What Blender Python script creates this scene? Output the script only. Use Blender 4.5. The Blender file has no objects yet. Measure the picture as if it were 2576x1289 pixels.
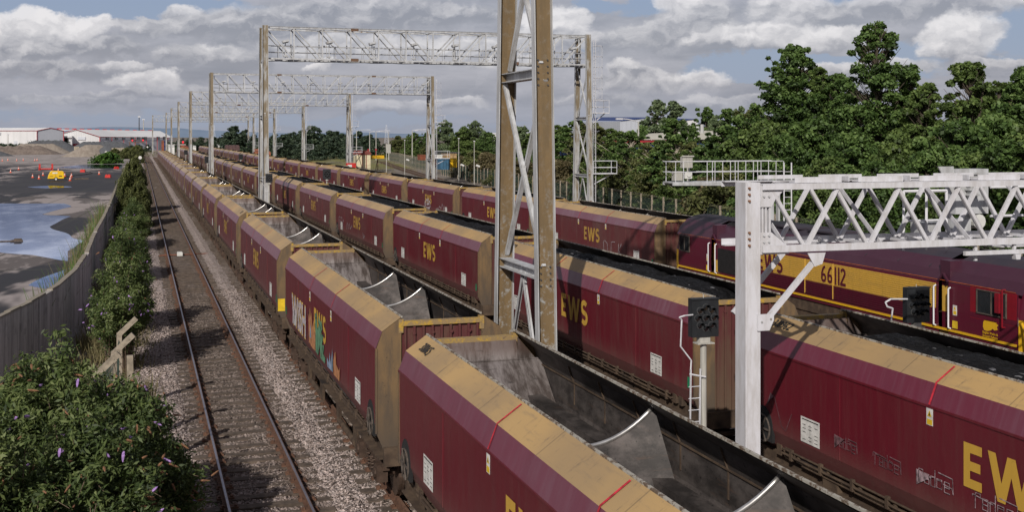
import bpy, bmesh, math, random
import numpy as np
from mathutils import Vector, Matrix
R = math.radians
sc = bpy.context.scene
col = sc.collection
random.seed(7)
rng = np.random.default_rng(11)

# ---------------------------------------------------------------- camera model (metres; z = 0 is the rail top, +Y runs along the tracks)
FP, VX, HY, CH = 2905.0, 350.7, 343.4, 7.065
PSI = math.atan((1288 - VX) / FP)
CP, SP = math.cos(PSI), math.sin(PSI)
def at_z(px, py, Z):
    d = FP * (CH - Z) / (py - HY); r = d * (px - 1288) / FP
    return (d * SP + r * CP, d * CP - r * SP)
def at_x(px, py, X):
    k = (px - 1288) / FP
    Y = X * (CP - k * SP) / (k * CP + SP); d = Y * CP + X * SP
    return (Y, CH - (py - HY) * d / FP)
def at_y(px, py, Y):
    k = (px - 1288) / FP
    X = Y * (k * CP + SP) / (CP - k * SP); d = Y * CP + X * SP
    return (X, CH - (py - HY) * d / FP)

cam_d = bpy.data.cameras.new('camera'); cam = bpy.data.objects.new('camera', cam_d); col.objects.link(cam)
cam.location = (0, 0, CH); cam.rotation_euler = (R(90), 0, -PSI)
cam_d.sensor_width = 36; cam_d.lens = FP / 2576 * 36; cam_d.shift_y = -(644.5 - HY) / 2576
cam_d.clip_start = 0.1; cam_d.clip_end = 30000
sc.camera = cam
sc.view_settings.view_transform = 'Standard'; sc.view_settings.look = 'None'
sc.view_settings.exposure = 0; sc.view_settings.gamma = 1
try:
    sc.cycles.max_bounces = 5; sc.cycles.diffuse_bounces = 2; sc.cycles.glossy_bounces = 2
    sc.cycles.transmission_bounces = 2; sc.cycles.transparent_max_bounces = 4
    sc.cycles.use_denoising = True
except Exception:
    pass

# ---------------------------------------------------------------- node helpers
class NT:
    def __init__(s, nt):
        s.nt = nt
    def n(s, t, **kw):
        o = s.nt.nodes.new(t)
        for k, v in kw.items():
            setattr(o, k, v)
        return o
    def put(s, sock, v):
        if v is None: return
        if isinstance(v, bpy.types.NodeSocket): s.nt.links.new(v, sock)
        else:
            if isinstance(v, (tuple, list)) and len(v) == 3 and sock.type == 'RGBA': v = (*v, 1)
            sock.default_value = v
    def m(s, op, a, b=None, c=None, clamp=False):
        o = s.n('ShaderNodeMath', operation=op, use_clamp=clamp)
        s.put(o.inputs[0], a); s.put(o.inputs[1], b); s.put(o.inputs[2], c)
        return o.outputs[0]
    def ss(s, v, a, b):
        o = s.n('ShaderNodeMapRange', interpolation_type='SMOOTHSTEP')
        s.put(o.inputs[0], v); s.put(o.inputs[1], a); s.put(o.inputs[2], b)
        return o.outputs[0]
    def mix(s, f, a, b, mode='MIX'):
        o = s.n('ShaderNodeMix', data_type='RGBA', blend_type=mode)
        s.put(o.inputs[0], f); s.put(o.inputs[6], a); s.put(o.inputs[7], b)
        return o.outputs[2]
    def noise(s, vec, scale, detail=4, rough=.55, dist=0, out=0):
        o = s.n('ShaderNodeTexNoise')
        s.put(o.inputs['Vector'], vec)
        s.put(o.inputs['Scale'], scale); s.put(o.inputs['Detail'], detail); s.put(o.inputs['Roughness'], rough); s.put(o.inputs['Distortion'], dist)
        return o.outputs[out]
    def vor(s, vec, scale, out='Distance', feature='F1', rnd=1):
        o = s.n('ShaderNodeTexVoronoi', feature=feature)
        s.put(o.inputs['Vector'], vec); s.put(o.inputs['Scale'], scale); s.put(o.inputs['Randomness'], rnd)
        return o.outputs[out]
    def xyz(s, vec):
        o = s.n('ShaderNodeSeparateXYZ'); s.put(o.inputs[0], vec)
        return o.outputs[0], o.outputs[1], o.outputs[2]
    def vec(s, x=0, y=0, z=0):
        o = s.n('ShaderNodeCombineXYZ'); s.put(o.inputs[0], x); s.put(o.inputs[1], y); s.put(o.inputs[2], z)
        return o.outputs[0]
    def vm(s, op, a, b=None):
        o = s.n('ShaderNodeVectorMath', operation=op); s.put(o.inputs[0], a)
        if b is not None: s.put(o.inputs[1], b)
        return o.outputs[0]
    def ramp(s, f, stops, interp='LINEAR'):
        o = s.n('ShaderNodeValToRGB'); o.color_ramp.interpolation = interp
        e = o.color_ramp.elements
        while len(e) < len(stops): e.new(0.5)
        for i, (p, c) in enumerate(stops):
            e[i].position = p; e[i].color = (*c, 1) if len(c) == 3 else c
        s.put(o.inputs[0], f)
        return o.outputs[0]

MATS = {}
def mat(name, fn, rough=.7, metal=0.0, spec=.4):
    m = bpy.data.materials.new(name); m.use_nodes = True
    nt = m.node_tree
    b = nt.nodes['Principled BSDF']
    N = NT(nt); N.b = b; N.out = nt.nodes['Material Output']
    tc = N.n('ShaderNodeTexCoord'); oi = N.n('ShaderNodeObjectInfo'); ge = N.n('ShaderNodeNewGeometry')
    N.obj = tc.outputs['Object']; N.pos = ge.outputs['Position']; N.rnd = oi.outputs['Random']; N.ocol = oi.outputs['Color']
    N.nrm = ge.outputs['Normal']
    # object coordinates shifted by a random amount so that copies differ
    N.co = N.vm('ADD', N.obj, N.vec(N.m('MULTIPLY', N.rnd, 91.0), N.m('MULTIPLY', N.rnd, 57.0), N.m('MULTIPLY', N.rnd, 33.0)))
    b.inputs['Roughness'].default_value = rough; b.inputs['Metallic'].default_value = metal
    b.inputs['Specular IOR Level'].default_value = spec
    c = fn(N)
    if c is not None: N.put(b.inputs['Base Color'], c)
    MATS[name] = m
    return m
def bump(N, h, strength=.5, dist=.02):
    o = N.n('ShaderNodeBump'); N.put(o.inputs['Height'], h); o.inputs['Strength'].default_value = strength; o.inputs['Distance'].default_value = dist
    N.put(N.b.inputs['Normal'], o.outputs[0])
def flat(c, var=.25, scale=3.0, streak=False):
    def f(N):
        v = N.co
        if streak: v = N.vm('MULTIPLY', N.co, N.vec(4, 4, .35))
        n = N.noise(v, scale, 5, .6)
        k = N.m('ADD', N.m('MULTIPLY', N.ss(n, .3, .7), 2 * var), 1 - var)
        o = N.n('ShaderNodeVectorMath', operation='SCALE'); N.put(o.inputs[0], (c[0], c[1], c[2])); N.put(o.inputs[3], k)
        return o.outputs[0]
    return f

# ---- painted steel of the wagons: clean colour, dust by object colour, vertical streaks, dirt near the bottom
def wagon_paint(base, dusty, streak_amt=.5):
    def f(N):
        x, y, z = N.xyz(N.obj)
        st = N.noise(N.vm('MULTIPLY', N.co, N.vec(1.0, 5.0, .35)), 1.6, 6, .65)
        big = N.noise(N.co, .35, 4, .6)
        fine = N.noise(N.co, 14, 5, .7)
        r, g, b_ = N.xyz(N.ocol)
        low = N.m('SUBTRACT', 1.0, N.ss(z, 1.35, 2.0))
        d = N.m('ADD', N.m('MULTIPLY', N.ss(st, .42, .72), streak_amt), N.m('MULTIPLY', N.ss(big, .35, .75), .45))
        d = N.m('MULTIPLY', d, N.m('ADD', r, .12))
        d = N.m('ADD', d, N.m('MULTIPLY', low, N.m('MULTIPLY', N.m('ADD', fine, .2), .62)), clamp=True)
        base_c = N.mix(N.m('MULTIPLY', N.ss(big, .3, .7), .35), base, tuple(v * .62 for v in base))
        c = N.mix(d, base_c, dusty)
        # whole-wagon fading; on the purple shoulder also a painted-in sky sheen
        fade = N.mix(N.ss(st, .3, .7), tuple(v * 1.05 + .02 for v in dusty), tuple(v * .75 for v in dusty))
        c = N.mix(N.m('MULTIPLY', g, .8), c, fade)
        N.put(N.b.inputs['Roughness'], N.m('ADD', .34, N.m('MULTIPLY', d, .5)))
        bump(N, N.noise(N.vm('MULTIPLY', N.co, N.vec(1, 1.3, .7)), 1.1, 2, .5), .5, .05)
        return c
    return f
mat('maroon_paint', wagon_paint((.116, .0095, .0185), (.118, .066, .055)), spec=.45)
mat('purple_paint', wagon_paint((.125, .015, .034), (.25, .185, .225), .38), spec=.4)  # pale second colour is dust plus sky sheen painted on the shoulder
def tan_f(N):
    st = N.noise(N.vm('MULTIPLY', N.co, N.vec(1.2, 3.5, 1.2)), 2.2, 7, .72)
    st2 = N.noise(N.vm('MULTIPLY', N.co, N.vec(5, .7, 5)), 2.0, 6, .7)
    big = N.noise(N.co, .5, 3, .5)
    x, y, z = N.xyz(N.obj)
    r, g, b_ = N.xyz(N.ocol)
    seam = N.m('LESS_THAN', N.m('ABSOLUTE', N.m('SUBTRACT', N.m('MODULO', N.m('ADD', y, 20.0), 2.38), 1.19)), .012)
    c = N.mix(N.ss(big, .35, .65), (.4, .26, .11), (.3, .205, .105))
    c = N.mix(N.m('MULTIPLY', N.ss(st2, .5, .8), .6), c, (.16, .125, .09))
    c = N.mix(N.m('MULTIPLY', N.ss(st, .56, .74), .7), c, (.075, .062, .055))
    c = N.mix(N.m('MULTIPLY', g, .9), c, N.mix(N.ss(big, .35, .65), (.36, .3, .24), (.27, .22, .17)))
    c = N.mix(N.m('MULTIPLY', seam, .42), c, (.06, .05, .04))
    bump(N, N.noise(N.vm('MULTIPLY', N.co, N.vec(1, 1.2, 1)), 1.2, 2, .5), .3, .03)
    return c
mat('tan_paint', tan_f, rough=.62, spec=.3)
def end_f(N):
    x, y, z = N.xyz(N.obj)
    n = N.noise(N.vm('MULTIPLY', N.co, N.vec(3, 3, .8)), 1.8, 6, .65)
    sp = N.noise(N.co, 22, 3, .6)
    c = N.mix(N.ss(n, .35, .68), (.165, .105, .052), (.095, .068, .045))
    c = N.mix(N.m('MULTIPLY', N.ss(sp, .66, .72), .8), c, (.03, .025, .02))
    return N.mix(N.m('SUBTRACT', 1.0, N.ss(z, .7, 2.6)), c, (.07, .055, .044))
mat('end_tan_paint', end_f, rough=.7, spec=.3)
def rib_f(N):
    n = N.noise(N.vm('MULTIPLY', N.co, N.vec(3, 3, .6)), 1.8, 6, .65)
    x, y, z = N.xyz(N.obj)
    c = N.mix(N.ss(n, .4, .7), (.085, .02, .022), (.09, .048, .034))
    return N.mix(N.m('MULTIPLY', N.m('SUBTRACT', 1.0, N.ss(z, 1.0, 3.1)), .85), c, (.1, .068, .045))
mat('rib_maroon', rib_f, rough=.6)
def yel_f(N):
    n = N.noise(N.vm('MULTIPLY', N.co, N.vec(4, 4, 4)), 2.5, 6, .7)
    c = N.mix(N.ss(n, .36, .54), (.4, .25, .035), (.24, .165, .08))
    return N.mix(N.ss(n, .62, .72), c, (.09, .06, .045))
mat('worn_yellow', yel_f, rough=.6)
def flake_f(N):
    n = N.noise(N.co, 9, 5, .8)
    return N.mix(N.ss(n, .47, .56), (.34, .32, .28), (.12, .085, .06))
mat('flaking_edge', flake_f, rough=.7)
def inner_f(N):
    x, y, z = N.xyz(N.obj)
    n = N.noise(N.vm('MULTIPLY', N.co, N.vec(3, .8, .8)), 1.6, 6, .68)
    n2 = N.noise(N.vm('MULTIPLY', N.co, N.vec(1, 1, 5)), 2.0, 5, .7)
    c = N.mix(N.ss(n, .38, .66), (.07, .055, .05), (.26, .23, .225))
    c = N.mix(N.m('MULTIPLY', N.ss(z, 3.1, 3.35), .6), c, (.095, .055, .042))
    c = N.mix(N.ss(n2, .56, .75), c, (.02, .018, .018))
    N.put(N.b.inputs['Roughness'], N.m('SUBTRACT', .62, N.m('MULTIPLY', N.ss(n, .4, .7), .2)))
    N.put(N.b.inputs['Metallic'], .35)
    bump(N, n2, .25, .02)
    return c
mat('hopper_steel', inner_f, spec=.5)
def inner_dk(N):
    n = N.noise(N.vm('MULTIPLY', N.co, N.vec(1, .7, 1.4)), 1.6, 6, .7)
    c = N.mix(N.ss(n, .38, .68), (.028, .024, .023), (.105, .09, .085))
    st = N.noise(N.vm('MULTIPLY', N.co, N.vec(.6, .6, 5)), 2.2, 5, .7)
    c = N.mix(N.m('MULTIPLY', N.ss(st, .55, .72), .5), c, (.1, .06, .042))
    return N.mix(N.ss(N.noise(N.co, 12, 4, .8), .6, .68), c, (.008, .008, .008))
mat('sooty_steel', inner_dk, rough=.6, metal=.25)
mat('bright_steel', flat((.6, .58, .56), .2, 8), rough=.32, metal=.85)
def under_f(N):
    n = N.noise(N.co, 3.2, 6, .7)
    c = N.mix(N.ss(n, .35, .68), (.052, .036, .027), (.1, .07, .048))
    return N.mix(N.ss(N.noise(N.co, 1.1, 3, .6), .58, .75), c, (.024, .019, .017))
mat('brake_dust', under_f, rough=.85, spec=.2)
mat('wheel_steel', flat((.07, .045, .033), .3, 6), rough=.6, metal=.3)
def coal_f(N):
    v = N.vor(N.pos, 11, 'Color'); r, g, b_ = N.xyz(v)
    d = N.vor(N.pos, 11, 'Distance')
    n = N.noise(N.pos, 30, 3, .7)
    k = N.m('MULTIPLY', N.m('POWER', r, 3.0), .07)
    c = N.mix(k, (.0075, .0075, .0085), (.13, .13, .14))
    c = N.mix(N.m('GREATER_THAN', g, .992), c, (.14, .14, .15))
    N.put(N.b.inputs['Roughness'], N.m('ADD', .55, N.m('MULTIPLY', g, .4)))
    bump(N, N.m('ADD', N.m('MULTIPLY', d, -1.0), N.m('MULTIPLY', n, .5)), 1.0, .06)
    return c
mat('coal', coal_f, spec=.12)
def letter_f(N):
    n = N.noise(N.co, 5, 6, .75)
    st = N.noise(N.vm('MULTIPLY', N.co, N.vec(1, 6, .4)), 1.6, 6, .65)
    r, g, b_ = N.xyz(N.ocol)
    c = N.mix(N.ss(n, .66, .72), (.5, .3, .045), (.08, .03, .02))
    c = N.mix(N.m('MULTIPLY', N.ss(st, .42, .68), N.m('MULTIPLY', r, .8)), c, (.13, .085, .05))
    return N.mix(N.m('MULTIPLY', g, .82), c, (.17, .105, .07))
mat('gold_letter', letter_f, rough=.55)
mat('white_label', flat((.58, .57, .55), .18, 6), rough=.6)
mat('yellow_label', flat((.62, .42, .02), .15, 6), rough=.55)
mat('black_ink', flat((.012, .012, .012), .2, 6), rough=.6)
mat('green_label', flat((.01, .2, .09), .2, 6), rough=.5)
mat('red_chalk', flat((.42, .02, .035), .4, 14), rough=.8)
mat('spray_chalk', flat((.26, .19, .21), .6, 12), rough=.8)
mat('spray_white', flat((.34, .3, .32), .5, 9), rough=.8)
mat('spray_dim', flat((.13, .065, .075), .5, 9), rough=.8)
mat('spray_orange', flat((.34, .15, .065), .3, 6), rough=.8)
mat('spray_yellow', flat((.5, .33, .1), .3, 6), rough=.8)
mat('spray_green', flat((.08, .19, .11), .3, 6), rough=.8)
mat('spray_blue', flat((.17, .23, .32), .4, 6), rough=.8)
# locomotive
def loco_f(base, dust):
    def f(N):
        n = N.noise(N.vm('MULTIPLY', N.co, N.vec(1, .8, 2)), 1.5, 6, .65)
        st = N.noise(N.vm('MULTIPLY', N.co, N.vec(1, 6, .4)), 1.6, 6, .65)
        c = N.mix(N.m('MULTIPLY', N.ss(n, .4, .75), .6), base, dust)
        return N.mix(N.m('MULTIPLY', N.ss(st, .5, .75), .35), c, tuple(v * .5 for v in base))
    return f
mat('loco_maroon', loco_f((.09, .008, .022), (.07, .018, .022)), rough=.35, spec=.5)
mat('loco_red', loco_f((.19, .008, .016), (.12, .01, .018)), rough=.35, spec=.5)
mat('loco_gold', loco_f((.58, .35, .06), (.44, .27, .07)), rough=.42, spec=.4)
mat('loco_yellow', loco_f((.62, .36, .012), (.5, .3, .03)), rough=.42)
mat('loco_roof', loco_f((.032, .026, .036), (.055, .035, .04)), rough=.6)
mat('loco_shoulder', loco_f((.05, .012, .026), (.06, .022, .036)), rough=.42, spec=.5)
mat('loco_grille', flat((.012, .011, .012), .3, 8), rough=.6)
mat('orange_line', flat((.42, .09, .02), .3, 3), rough=.5)
mat('glass', flat((.02, .023, .026), .2, 3), rough=.08, spec=.8)
mat('white_paint', flat((.62, .62, .65), .06, 1.2), rough=.42)
def gw_f(N):
    n = N.noise(N.vm('MULTIPLY', N.co, N.vec(3, 3, .7)), 2.2, 6, .7)
    c = N.mix(N.m('MULTIPLY', N.ss(n, .35, .7), .8), (.55, .55, .59), (.4, .385, .385))
    return N.mix(N.ss(n, .705, .76), c, (.3, .2, .13))
mat('gantry_white', gw_f, rough=.5)
mat('rust_bolt', flat((.2, .1, .055), .3, 20), rough=.8)
def galv_f(N):
    n = N.noise(N.vm('MULTIPLY', N.pos, N.vec(2, 2, .35)), 1.8, 6, .7)
    c = N.mix(N.ss(n, .35, .65), (.5, .51, .53), (.33, .33, .33))
    return N.mix(N.ss(n, .63, .72), c, (.24, .17, .11))
mat('galvanised', galv_f, rough=.5, metal=.15)
def rust_f(N):
    n = N.noise(N.vm('MULTIPLY', N.pos, N.vec(3, 3, .45)), 1.6, 7, .7)
    big = N.noise(N.pos, .4, 3, .6)
    x, y, z = N.xyz(N.pos)
    k = N.m('SUBTRACT', N.m('ADD', N.m('MULTIPLY', n, .6), N.m('MULTIPLY', big, .4)), N.m('MULTIPLY', N.m('SUBTRACT', 1.0, N.ss(z, 3, 11)), .1))
    c = N.mix(N.ss(k, .4, .52), (.33, .33, .33), (.17, .135, .088))
    return N.mix(N.m('MULTIPLY', N.ss(n, .6, .75), .5), c, (.155, .1, .05))
mat('web_rust', rust_f, rough=.65)
def web0_f(N):
    n = N.noise(N.vm('MULTIPLY', N.pos, N.vec(4, 4, .7)), 1.6, 7, .75)
    f2 = N.noise(N.pos, 5, 5, .75)
    x, y, z = N.xyz(N.pos)
    lowz = N.m('SUBTRACT', 1.0, N.ss(z, 2.0, 7.0))
    c = N.mix(N.ss(n, .4, .6), (.16, .108, .052), (.13, .09, .046))
    k = N.m('MULTIPLY', N.ss(f2, .5, .72), N.m('ADD', .16, N.m('MULTIPLY', lowz, .8)))
    return N.mix(k, c, (.33, .35, .36))
mat('web_brown', web0_f, rough=.6)
mat('rusty_plate', flat((.12, .07, .045), .3, 9), rough=.85)
mat('dark_steel', flat((.05, .05, .053), .3, 5), rough=.6)
mat('signal_black', flat((.016, .018, .021), .25, 4), rough=.5)
mat('lens_black', flat((.006, .006, .007), .1, 4), rough=.15, spec=.8)
mat('pole_grey', flat((.36, .35, .32), .2, 4, True), rough=.6)
mat('ladder_grey', flat((.5, .5, .53), .15, 5), rough=.5)
# ground
def ballast_f(N):
    p = N.pos
    v1 = N.vor(p, 15, 'Color'); r, g, b_ = N.xyz(v1); d = N.vor(p, 15, 'Distance')
    v2 = N.vor(p, 34, 'Color'); r2, g2, b2 = N.xyz(v2)
    x, y, z = N.xyz(p)
    n = N.noise(p, .45, 4, .6)
    c = N.mix(r, (.32, .255, .225), (.68, .57, .54))
    c = N.mix(N.m('MULTIPLY', N.m('GREATER_THAN', g, .8), .75), c, (.5, .44, .42))
    c = N.mix(N.m('MULTIPLY', N.m('LESS_THAN', b_, .22), .75), c, (.05, .038, .032))
    c = N.mix(N.m('MULTIPLY', r2, .35), c, (.22, .17, .15))
    # pink clean shoulders, dark brown inside the four-foot and by the train
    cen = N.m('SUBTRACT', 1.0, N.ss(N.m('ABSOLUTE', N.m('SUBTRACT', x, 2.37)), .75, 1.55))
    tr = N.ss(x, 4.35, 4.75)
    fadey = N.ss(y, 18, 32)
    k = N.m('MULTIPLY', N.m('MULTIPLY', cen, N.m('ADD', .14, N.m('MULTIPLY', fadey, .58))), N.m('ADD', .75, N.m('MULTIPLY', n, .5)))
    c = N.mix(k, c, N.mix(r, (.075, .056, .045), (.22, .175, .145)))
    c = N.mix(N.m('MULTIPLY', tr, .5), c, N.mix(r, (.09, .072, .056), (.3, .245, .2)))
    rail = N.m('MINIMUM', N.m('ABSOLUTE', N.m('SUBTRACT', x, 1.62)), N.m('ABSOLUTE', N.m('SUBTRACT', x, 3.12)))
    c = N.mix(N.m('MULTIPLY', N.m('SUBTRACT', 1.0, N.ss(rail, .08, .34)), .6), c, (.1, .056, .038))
    c = N.mix(N.m('MULTIPLY', N.ss(n, .5, .8), .35), c, (.1, .075, .06))
    bump(N, N.m('SUBTRACT', N.m('MULTIPLY', r2, .35), d), 1.0, .09)
    return c
mat('ballast', ballast_f, rough=.9, spec=.2)
mat('ballast_stone', lambda N: N.ramp(N.rnd, [(0, (.1, .07, .06)), (.5, (.27, .2, .18)), (1, (.45, .38, .36))]), rough=.9)
def dirt_f(N):
    n = N.noise(N.pos, .12, 6, .65); f = N.noise(N.pos, 3.5, 5, .7)
    c = N.mix(N.ss(n, .35, .65), (.2, .175, .15), (.12, .1, .082))
    c = N.mix(N.m('MULTIPLY', N.ss(f, .45, .7), .5), c, (.28, .25, .22))
    x, y, z = N.xyz(N.pos)
    g = N.m('MULTIPLY', N.ss(y, 235, 262), N.m('MULTIPLY', N.ss(x, 27, 31), N.m('SUBTRACT', 1.0, N.ss(y, 470, 520))))
    c = N.mix(N.m('MULTIPLY', g, N.ss(N.noise(N.pos, .06, 5, .6), .38, .52)), c, N.mix(f, (.12, .13, .04), (.22, .2, .08)))
    bump(N, f, .6, .05)
    return c
mat('yard_dirt', dirt_f, rough=.95, spec=.15)
def conc_f(N):
    p = N.pos
    x, y, z = N.xyz(p)
    sq = N.vec(x, N.m('MULTIPLY', y, .32), z)
    n = N.noise(sq, .32, 7, .62); n2 = N.noise(N.vm('ADD', sq, (31, 7, 0)), .085, 5, .6, .6); f = N.noise(p, 2.2, 6, .7)
    c = N.mix(f, (.23, .2, .195), (.34, .3, .29))
    c = N.mix(N.m('MULTIPLY', N.ss(n, .5, .57), .8), c, (.068, .058, .056))
    wet = N.ss(n2, .485, .53)
    wet = N.m('MULTIPLY', wet, N.m('SUBTRACT', 1.0, N.ss(y, 255, 300)))
    wet = N.m('MAXIMUM', wet, N.m('MULTIPLY', N.m('MULTIPLY', N.ss(y, 128, 140), N.m('SUBTRACT', 1.0, N.ss(y, 205, 235))), N.m('MULTIPLY', N.ss(N.m('ADD', x, N.m('MULTIPLY', n, 16.0)), -14, -9), .95)))
    c = N.mix(wet, c, (.022, .02, .021))
    N.put(N.b.inputs['Roughness'], N.m('SUBTRACT', .9, N.m('MULTIPLY', wet, .3)))
    # slab joints
    j1 = N.m('LESS_THAN', N.m('ABSOLUTE', N.m('SUBTRACT', N.m('MODULO', N.m('ADD', N.m('ADD', x, N.m('MULTIPLY', y, -.08)), 800), 5.2), 2.6)), .06)
    j2 = N.m('LESS_THAN', N.m('ABSOLUTE', N.m('SUBTRACT', N.m('MODULO', N.m('ADD', y, 800), 17.0), 8.5)), .13)
    c = N.mix(N.m('MULTIPLY', N.m('MAXIMUM', j1, j2), .75), c, (.05, .05, .035))
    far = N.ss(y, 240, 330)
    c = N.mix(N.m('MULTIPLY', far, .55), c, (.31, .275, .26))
    return c
mat('yard_concrete', conc_f, spec=.3)
def water_f(N):
    n = N.noise(N.vm('MULTIPLY', N.pos, N.vec(2.2, .8, 1)), 3.0, 4, .6)
    m2 = N.noise(N.vm('MULTIPLY', N.pos, N.vec(1, .5, 1)), .3, 5, .65)
    g = N.n('ShaderNodeBsdfGlossy'); g.inputs['Roughness'].default_value = .05
    N.put(g.inputs['Color'], N.mix(N.ss(m2, .4, .66), (.34, .4, .56), (.56, .62, .78)))
    o = N.n('ShaderNodeBump'); N.put(o.inputs['Height'], n); o.inputs['Strength'].default_value = .06; o.inputs['Distance'].default_value = .02
    N.put(g.inputs['Normal'], o.outputs[0]); N.nt.links.new(g.outputs[0], N.out.inputs[0])
    return None
mat('puddle_water', water_f)
def wall_f(N):
    x, y, z = N.xyz(N.pos)
    st = N.noise(N.vm('MULTIPLY', N.pos, N.vec(3, 3, .25)), 1.5, 7, .7)
    n = N.noise(N.pos, 2, 6, .7)
    c = N.mix(N.ss(st, .35, .7), (.55, .52, .53), (.3, .28, .285))
    c = N.mix(N.m('MULTIPLY', N.ss(n, .5, .7), .4), c, (.09, .08, .08))
    top = N.ss(z, 1.78, 1.9)
    return N.mix(top, c, N.mix(n, (.17, .145, .105), (.28, .25, .21)))
mat('wall_concrete', wall_f, rough=.9)
mat('wheel_paint', flat((.075, .06, .05), .3, 7), rough=.8)
mat('post_concrete', flat((.26, .22, .17), .3, 7), rough=.9)
mat('block_concrete', flat((.3, .26, .2), .3, .8, True), rough=.9)
mat('rail_side', flat((.11, .055, .034), .35, 6), rough=.85)
mat('rail_top', flat((.3, .29, .33), .15, 4), rough=.42, metal=.8)
mat('rail_rusty', flat((.13, .07, .045), .25, 5), rough=.8)
mat('sleeper_wood', flat((.085, .064, .05), .4, 5), rough=.9)
mat('sleeper_concrete', flat((.2, .18, .155), .3, 5), rough=.9)
mat('mesh_wire', flat((.025, .045, .036), .3, 5), rough=.7)
mat('wire', flat((.13, .12, .11), .2, 5), rough=.7)
mat('barrier_red', flat((.45, .025, .02), .2, 3), rough=.55)
mat('cone_orange', flat((.55, .07, .02), .2, 3), rough=.5)
mat('machine_yellow', flat((.68, .42, .015), .1, 1.5), rough=.4)
mat('rubber', flat((.015, .015, .015), .2, 5), rough=.8)
mat('hose', flat((.02, .02, .022), .2, 5), rough=.6)
def heap(c1, c2):
    def f(N):
        n = N.noise(N.vm('MULTIPLY', N.pos, N.vec(1, 1, 2.4)), .35, 6, .65)
        st = N.noise(N.vm('MULTIPLY', N.pos, N.vec(1.4, .4, .3)), 1.0, 6, .65)
        bump(N, N.noise(N.pos, 1.4, 5, .7), .7, .2)
        return N.mix(N.ss(N.m('ADD', N.m('MULTIPLY', n, .5), N.m('MULTIPLY', st, .5)), .36, .64), c1, c2)
    return f
mat('gravel_brown', heap((.205, .165, .14), (.125, .098, .083)), rough=.95)
mat('gravel_pale', heap((.29, .25, .21), (.2, .165, .135)), rough=.95)
mat('gravel_grey', heap((.1, .105, .115), (.07, .073, .08)), rough=.95)
def clad(c, k=.04, horiz=False, per=1.1):
    def f(N):
        x, y, z = N.xyz(N.obj)
        a = N.m('SINE', N.m('MULTIPLY', N.m('ADD', x, y), 6.283 / per))
        n = N.noise(N.obj, .05, 4, .6)
        cc = N.mix(N.ss(n, .3, .7), c, tuple(v * .85 for v in c))
        return N.mix(N.m('MULTIPLY', N.ss(a, .2, 1.0), .18), cc, tuple(v * .6 for v in c))
    return f
mat('cladding_white', clad((.6, .6, .61)), rough=.6)
mat('cladding_grey', clad((.4, .42, .47)), rough=.6)
mat('cladding_blue_grey', clad((.55, .57, .62)), rough=.6)
mat('cladding_navy', clad((.02, .045, .17)), rough=.55)
mat('roof_sheet', clad((.68, .68, .69), per=2.4), rough=.7)
mat('roof_cream', clad((.55, .52, .44), per=2.4), rough=.7)
mat('trim_red', flat((.3, .02, .03), .2, 1), rough=.6)
mat('window_dark', flat((.04, .045, .055), .2, 3), rough=.3)
mat('opening_dark', flat((.012, .012, .013), .1, 3), rough=.9)
mat('brick_red', flat((.26, .09, .05), .25, 2), rough=.9)
mat('tile_red', flat((.2, .06, .05), .25, 2), rough=.9)
mat('cream_panel', flat((.55, .49, .33), .1, 2), rough=.8)
mat('container_blue', flat((.035, .1, .17), .2, 2), rough=.6)
mat('container_rust', flat((.2, .06, .03), .3, 1.2), rough=.7)
mat('container_navy', flat((.02, .04, .13), .2, 1.2), rough=.6)
mat('van_wagon_brown', flat((.08, .045, .045), .3, 1.5), rough=.8)
mat('tarp_white', flat((.55, .55, .53), .15, 2), rough=.7)
mat('timber', flat((.3, .2, .1), .35, 3), rough=.85)
def lamp_f(N):
    N.put(N.b.inputs['Emission Color'], (1, .02, .04, 1)); N.put(N.b.inputs['Emission Strength'], 1.6)
    return (.4, .01, .01)
mat('red_lamp', lamp_f)
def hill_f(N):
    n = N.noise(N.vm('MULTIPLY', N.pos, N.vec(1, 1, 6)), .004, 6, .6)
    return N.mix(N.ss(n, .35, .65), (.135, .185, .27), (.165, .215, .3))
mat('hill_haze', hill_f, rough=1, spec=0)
# foliage
def leaf_mat(name, stops, trans=.28):
    m = bpy.data.materials.new(name); m.use_nodes = True
    nt = m.node_tree; N = NT(nt); b = nt.nodes['Principled BSDF']; out = nt.nodes['Material Output']
    ge = N.n('ShaderNodeNewGeometry')
    at = N.n('ShaderNodeAttribute'); at.attribute_name = 'tint'
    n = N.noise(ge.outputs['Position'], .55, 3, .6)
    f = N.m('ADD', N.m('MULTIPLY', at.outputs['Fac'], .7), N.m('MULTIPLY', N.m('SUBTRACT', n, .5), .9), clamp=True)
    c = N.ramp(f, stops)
    N.put(b.inputs['Base Color'], c); b.inputs['Roughness'].default_value = .55; b.inputs['Specular IOR Level'].default_value = .28
    t = N.n('ShaderNodeBsdfTranslucent'); N.put(t.inputs[0], N.mix(.35, c, (.16, .24, .02)))
    mx = N.n('ShaderNodeMixShader'); mx.inputs[0].default_value = trans
    nt.links.new(b.outputs[0], mx.inputs[1]); nt.links.new(t.outputs[0], mx.inputs[2]); nt.links.new(mx.outputs[0], out.inputs[0])
    MATS[name] = m
leaf_mat('leaf_deep', [(0, (0.020, 0.037, 0.011)), (.35, (0.073, 0.128, 0.034)), (.75, (0.159, 0.238, 0.071)), (1, (0.268, 0.342, 0.134))], .32)
leaf_mat('leaf_mid', [(0, (0.037, 0.055, 0.017)), (.4, (0.104, 0.159, 0.044)), (.8, (0.195, 0.256, 0.079)), (1, (0.293, 0.342, 0.134))], .32)
leaf_mat('leaf_pale', [(0, (0.061, 0.085, 0.049)), (.4, (0.134, 0.183, 0.091)), (.8, (0.220, 0.268, 0.146)), (1, (0.342, 0.378, 0.244))])
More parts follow.
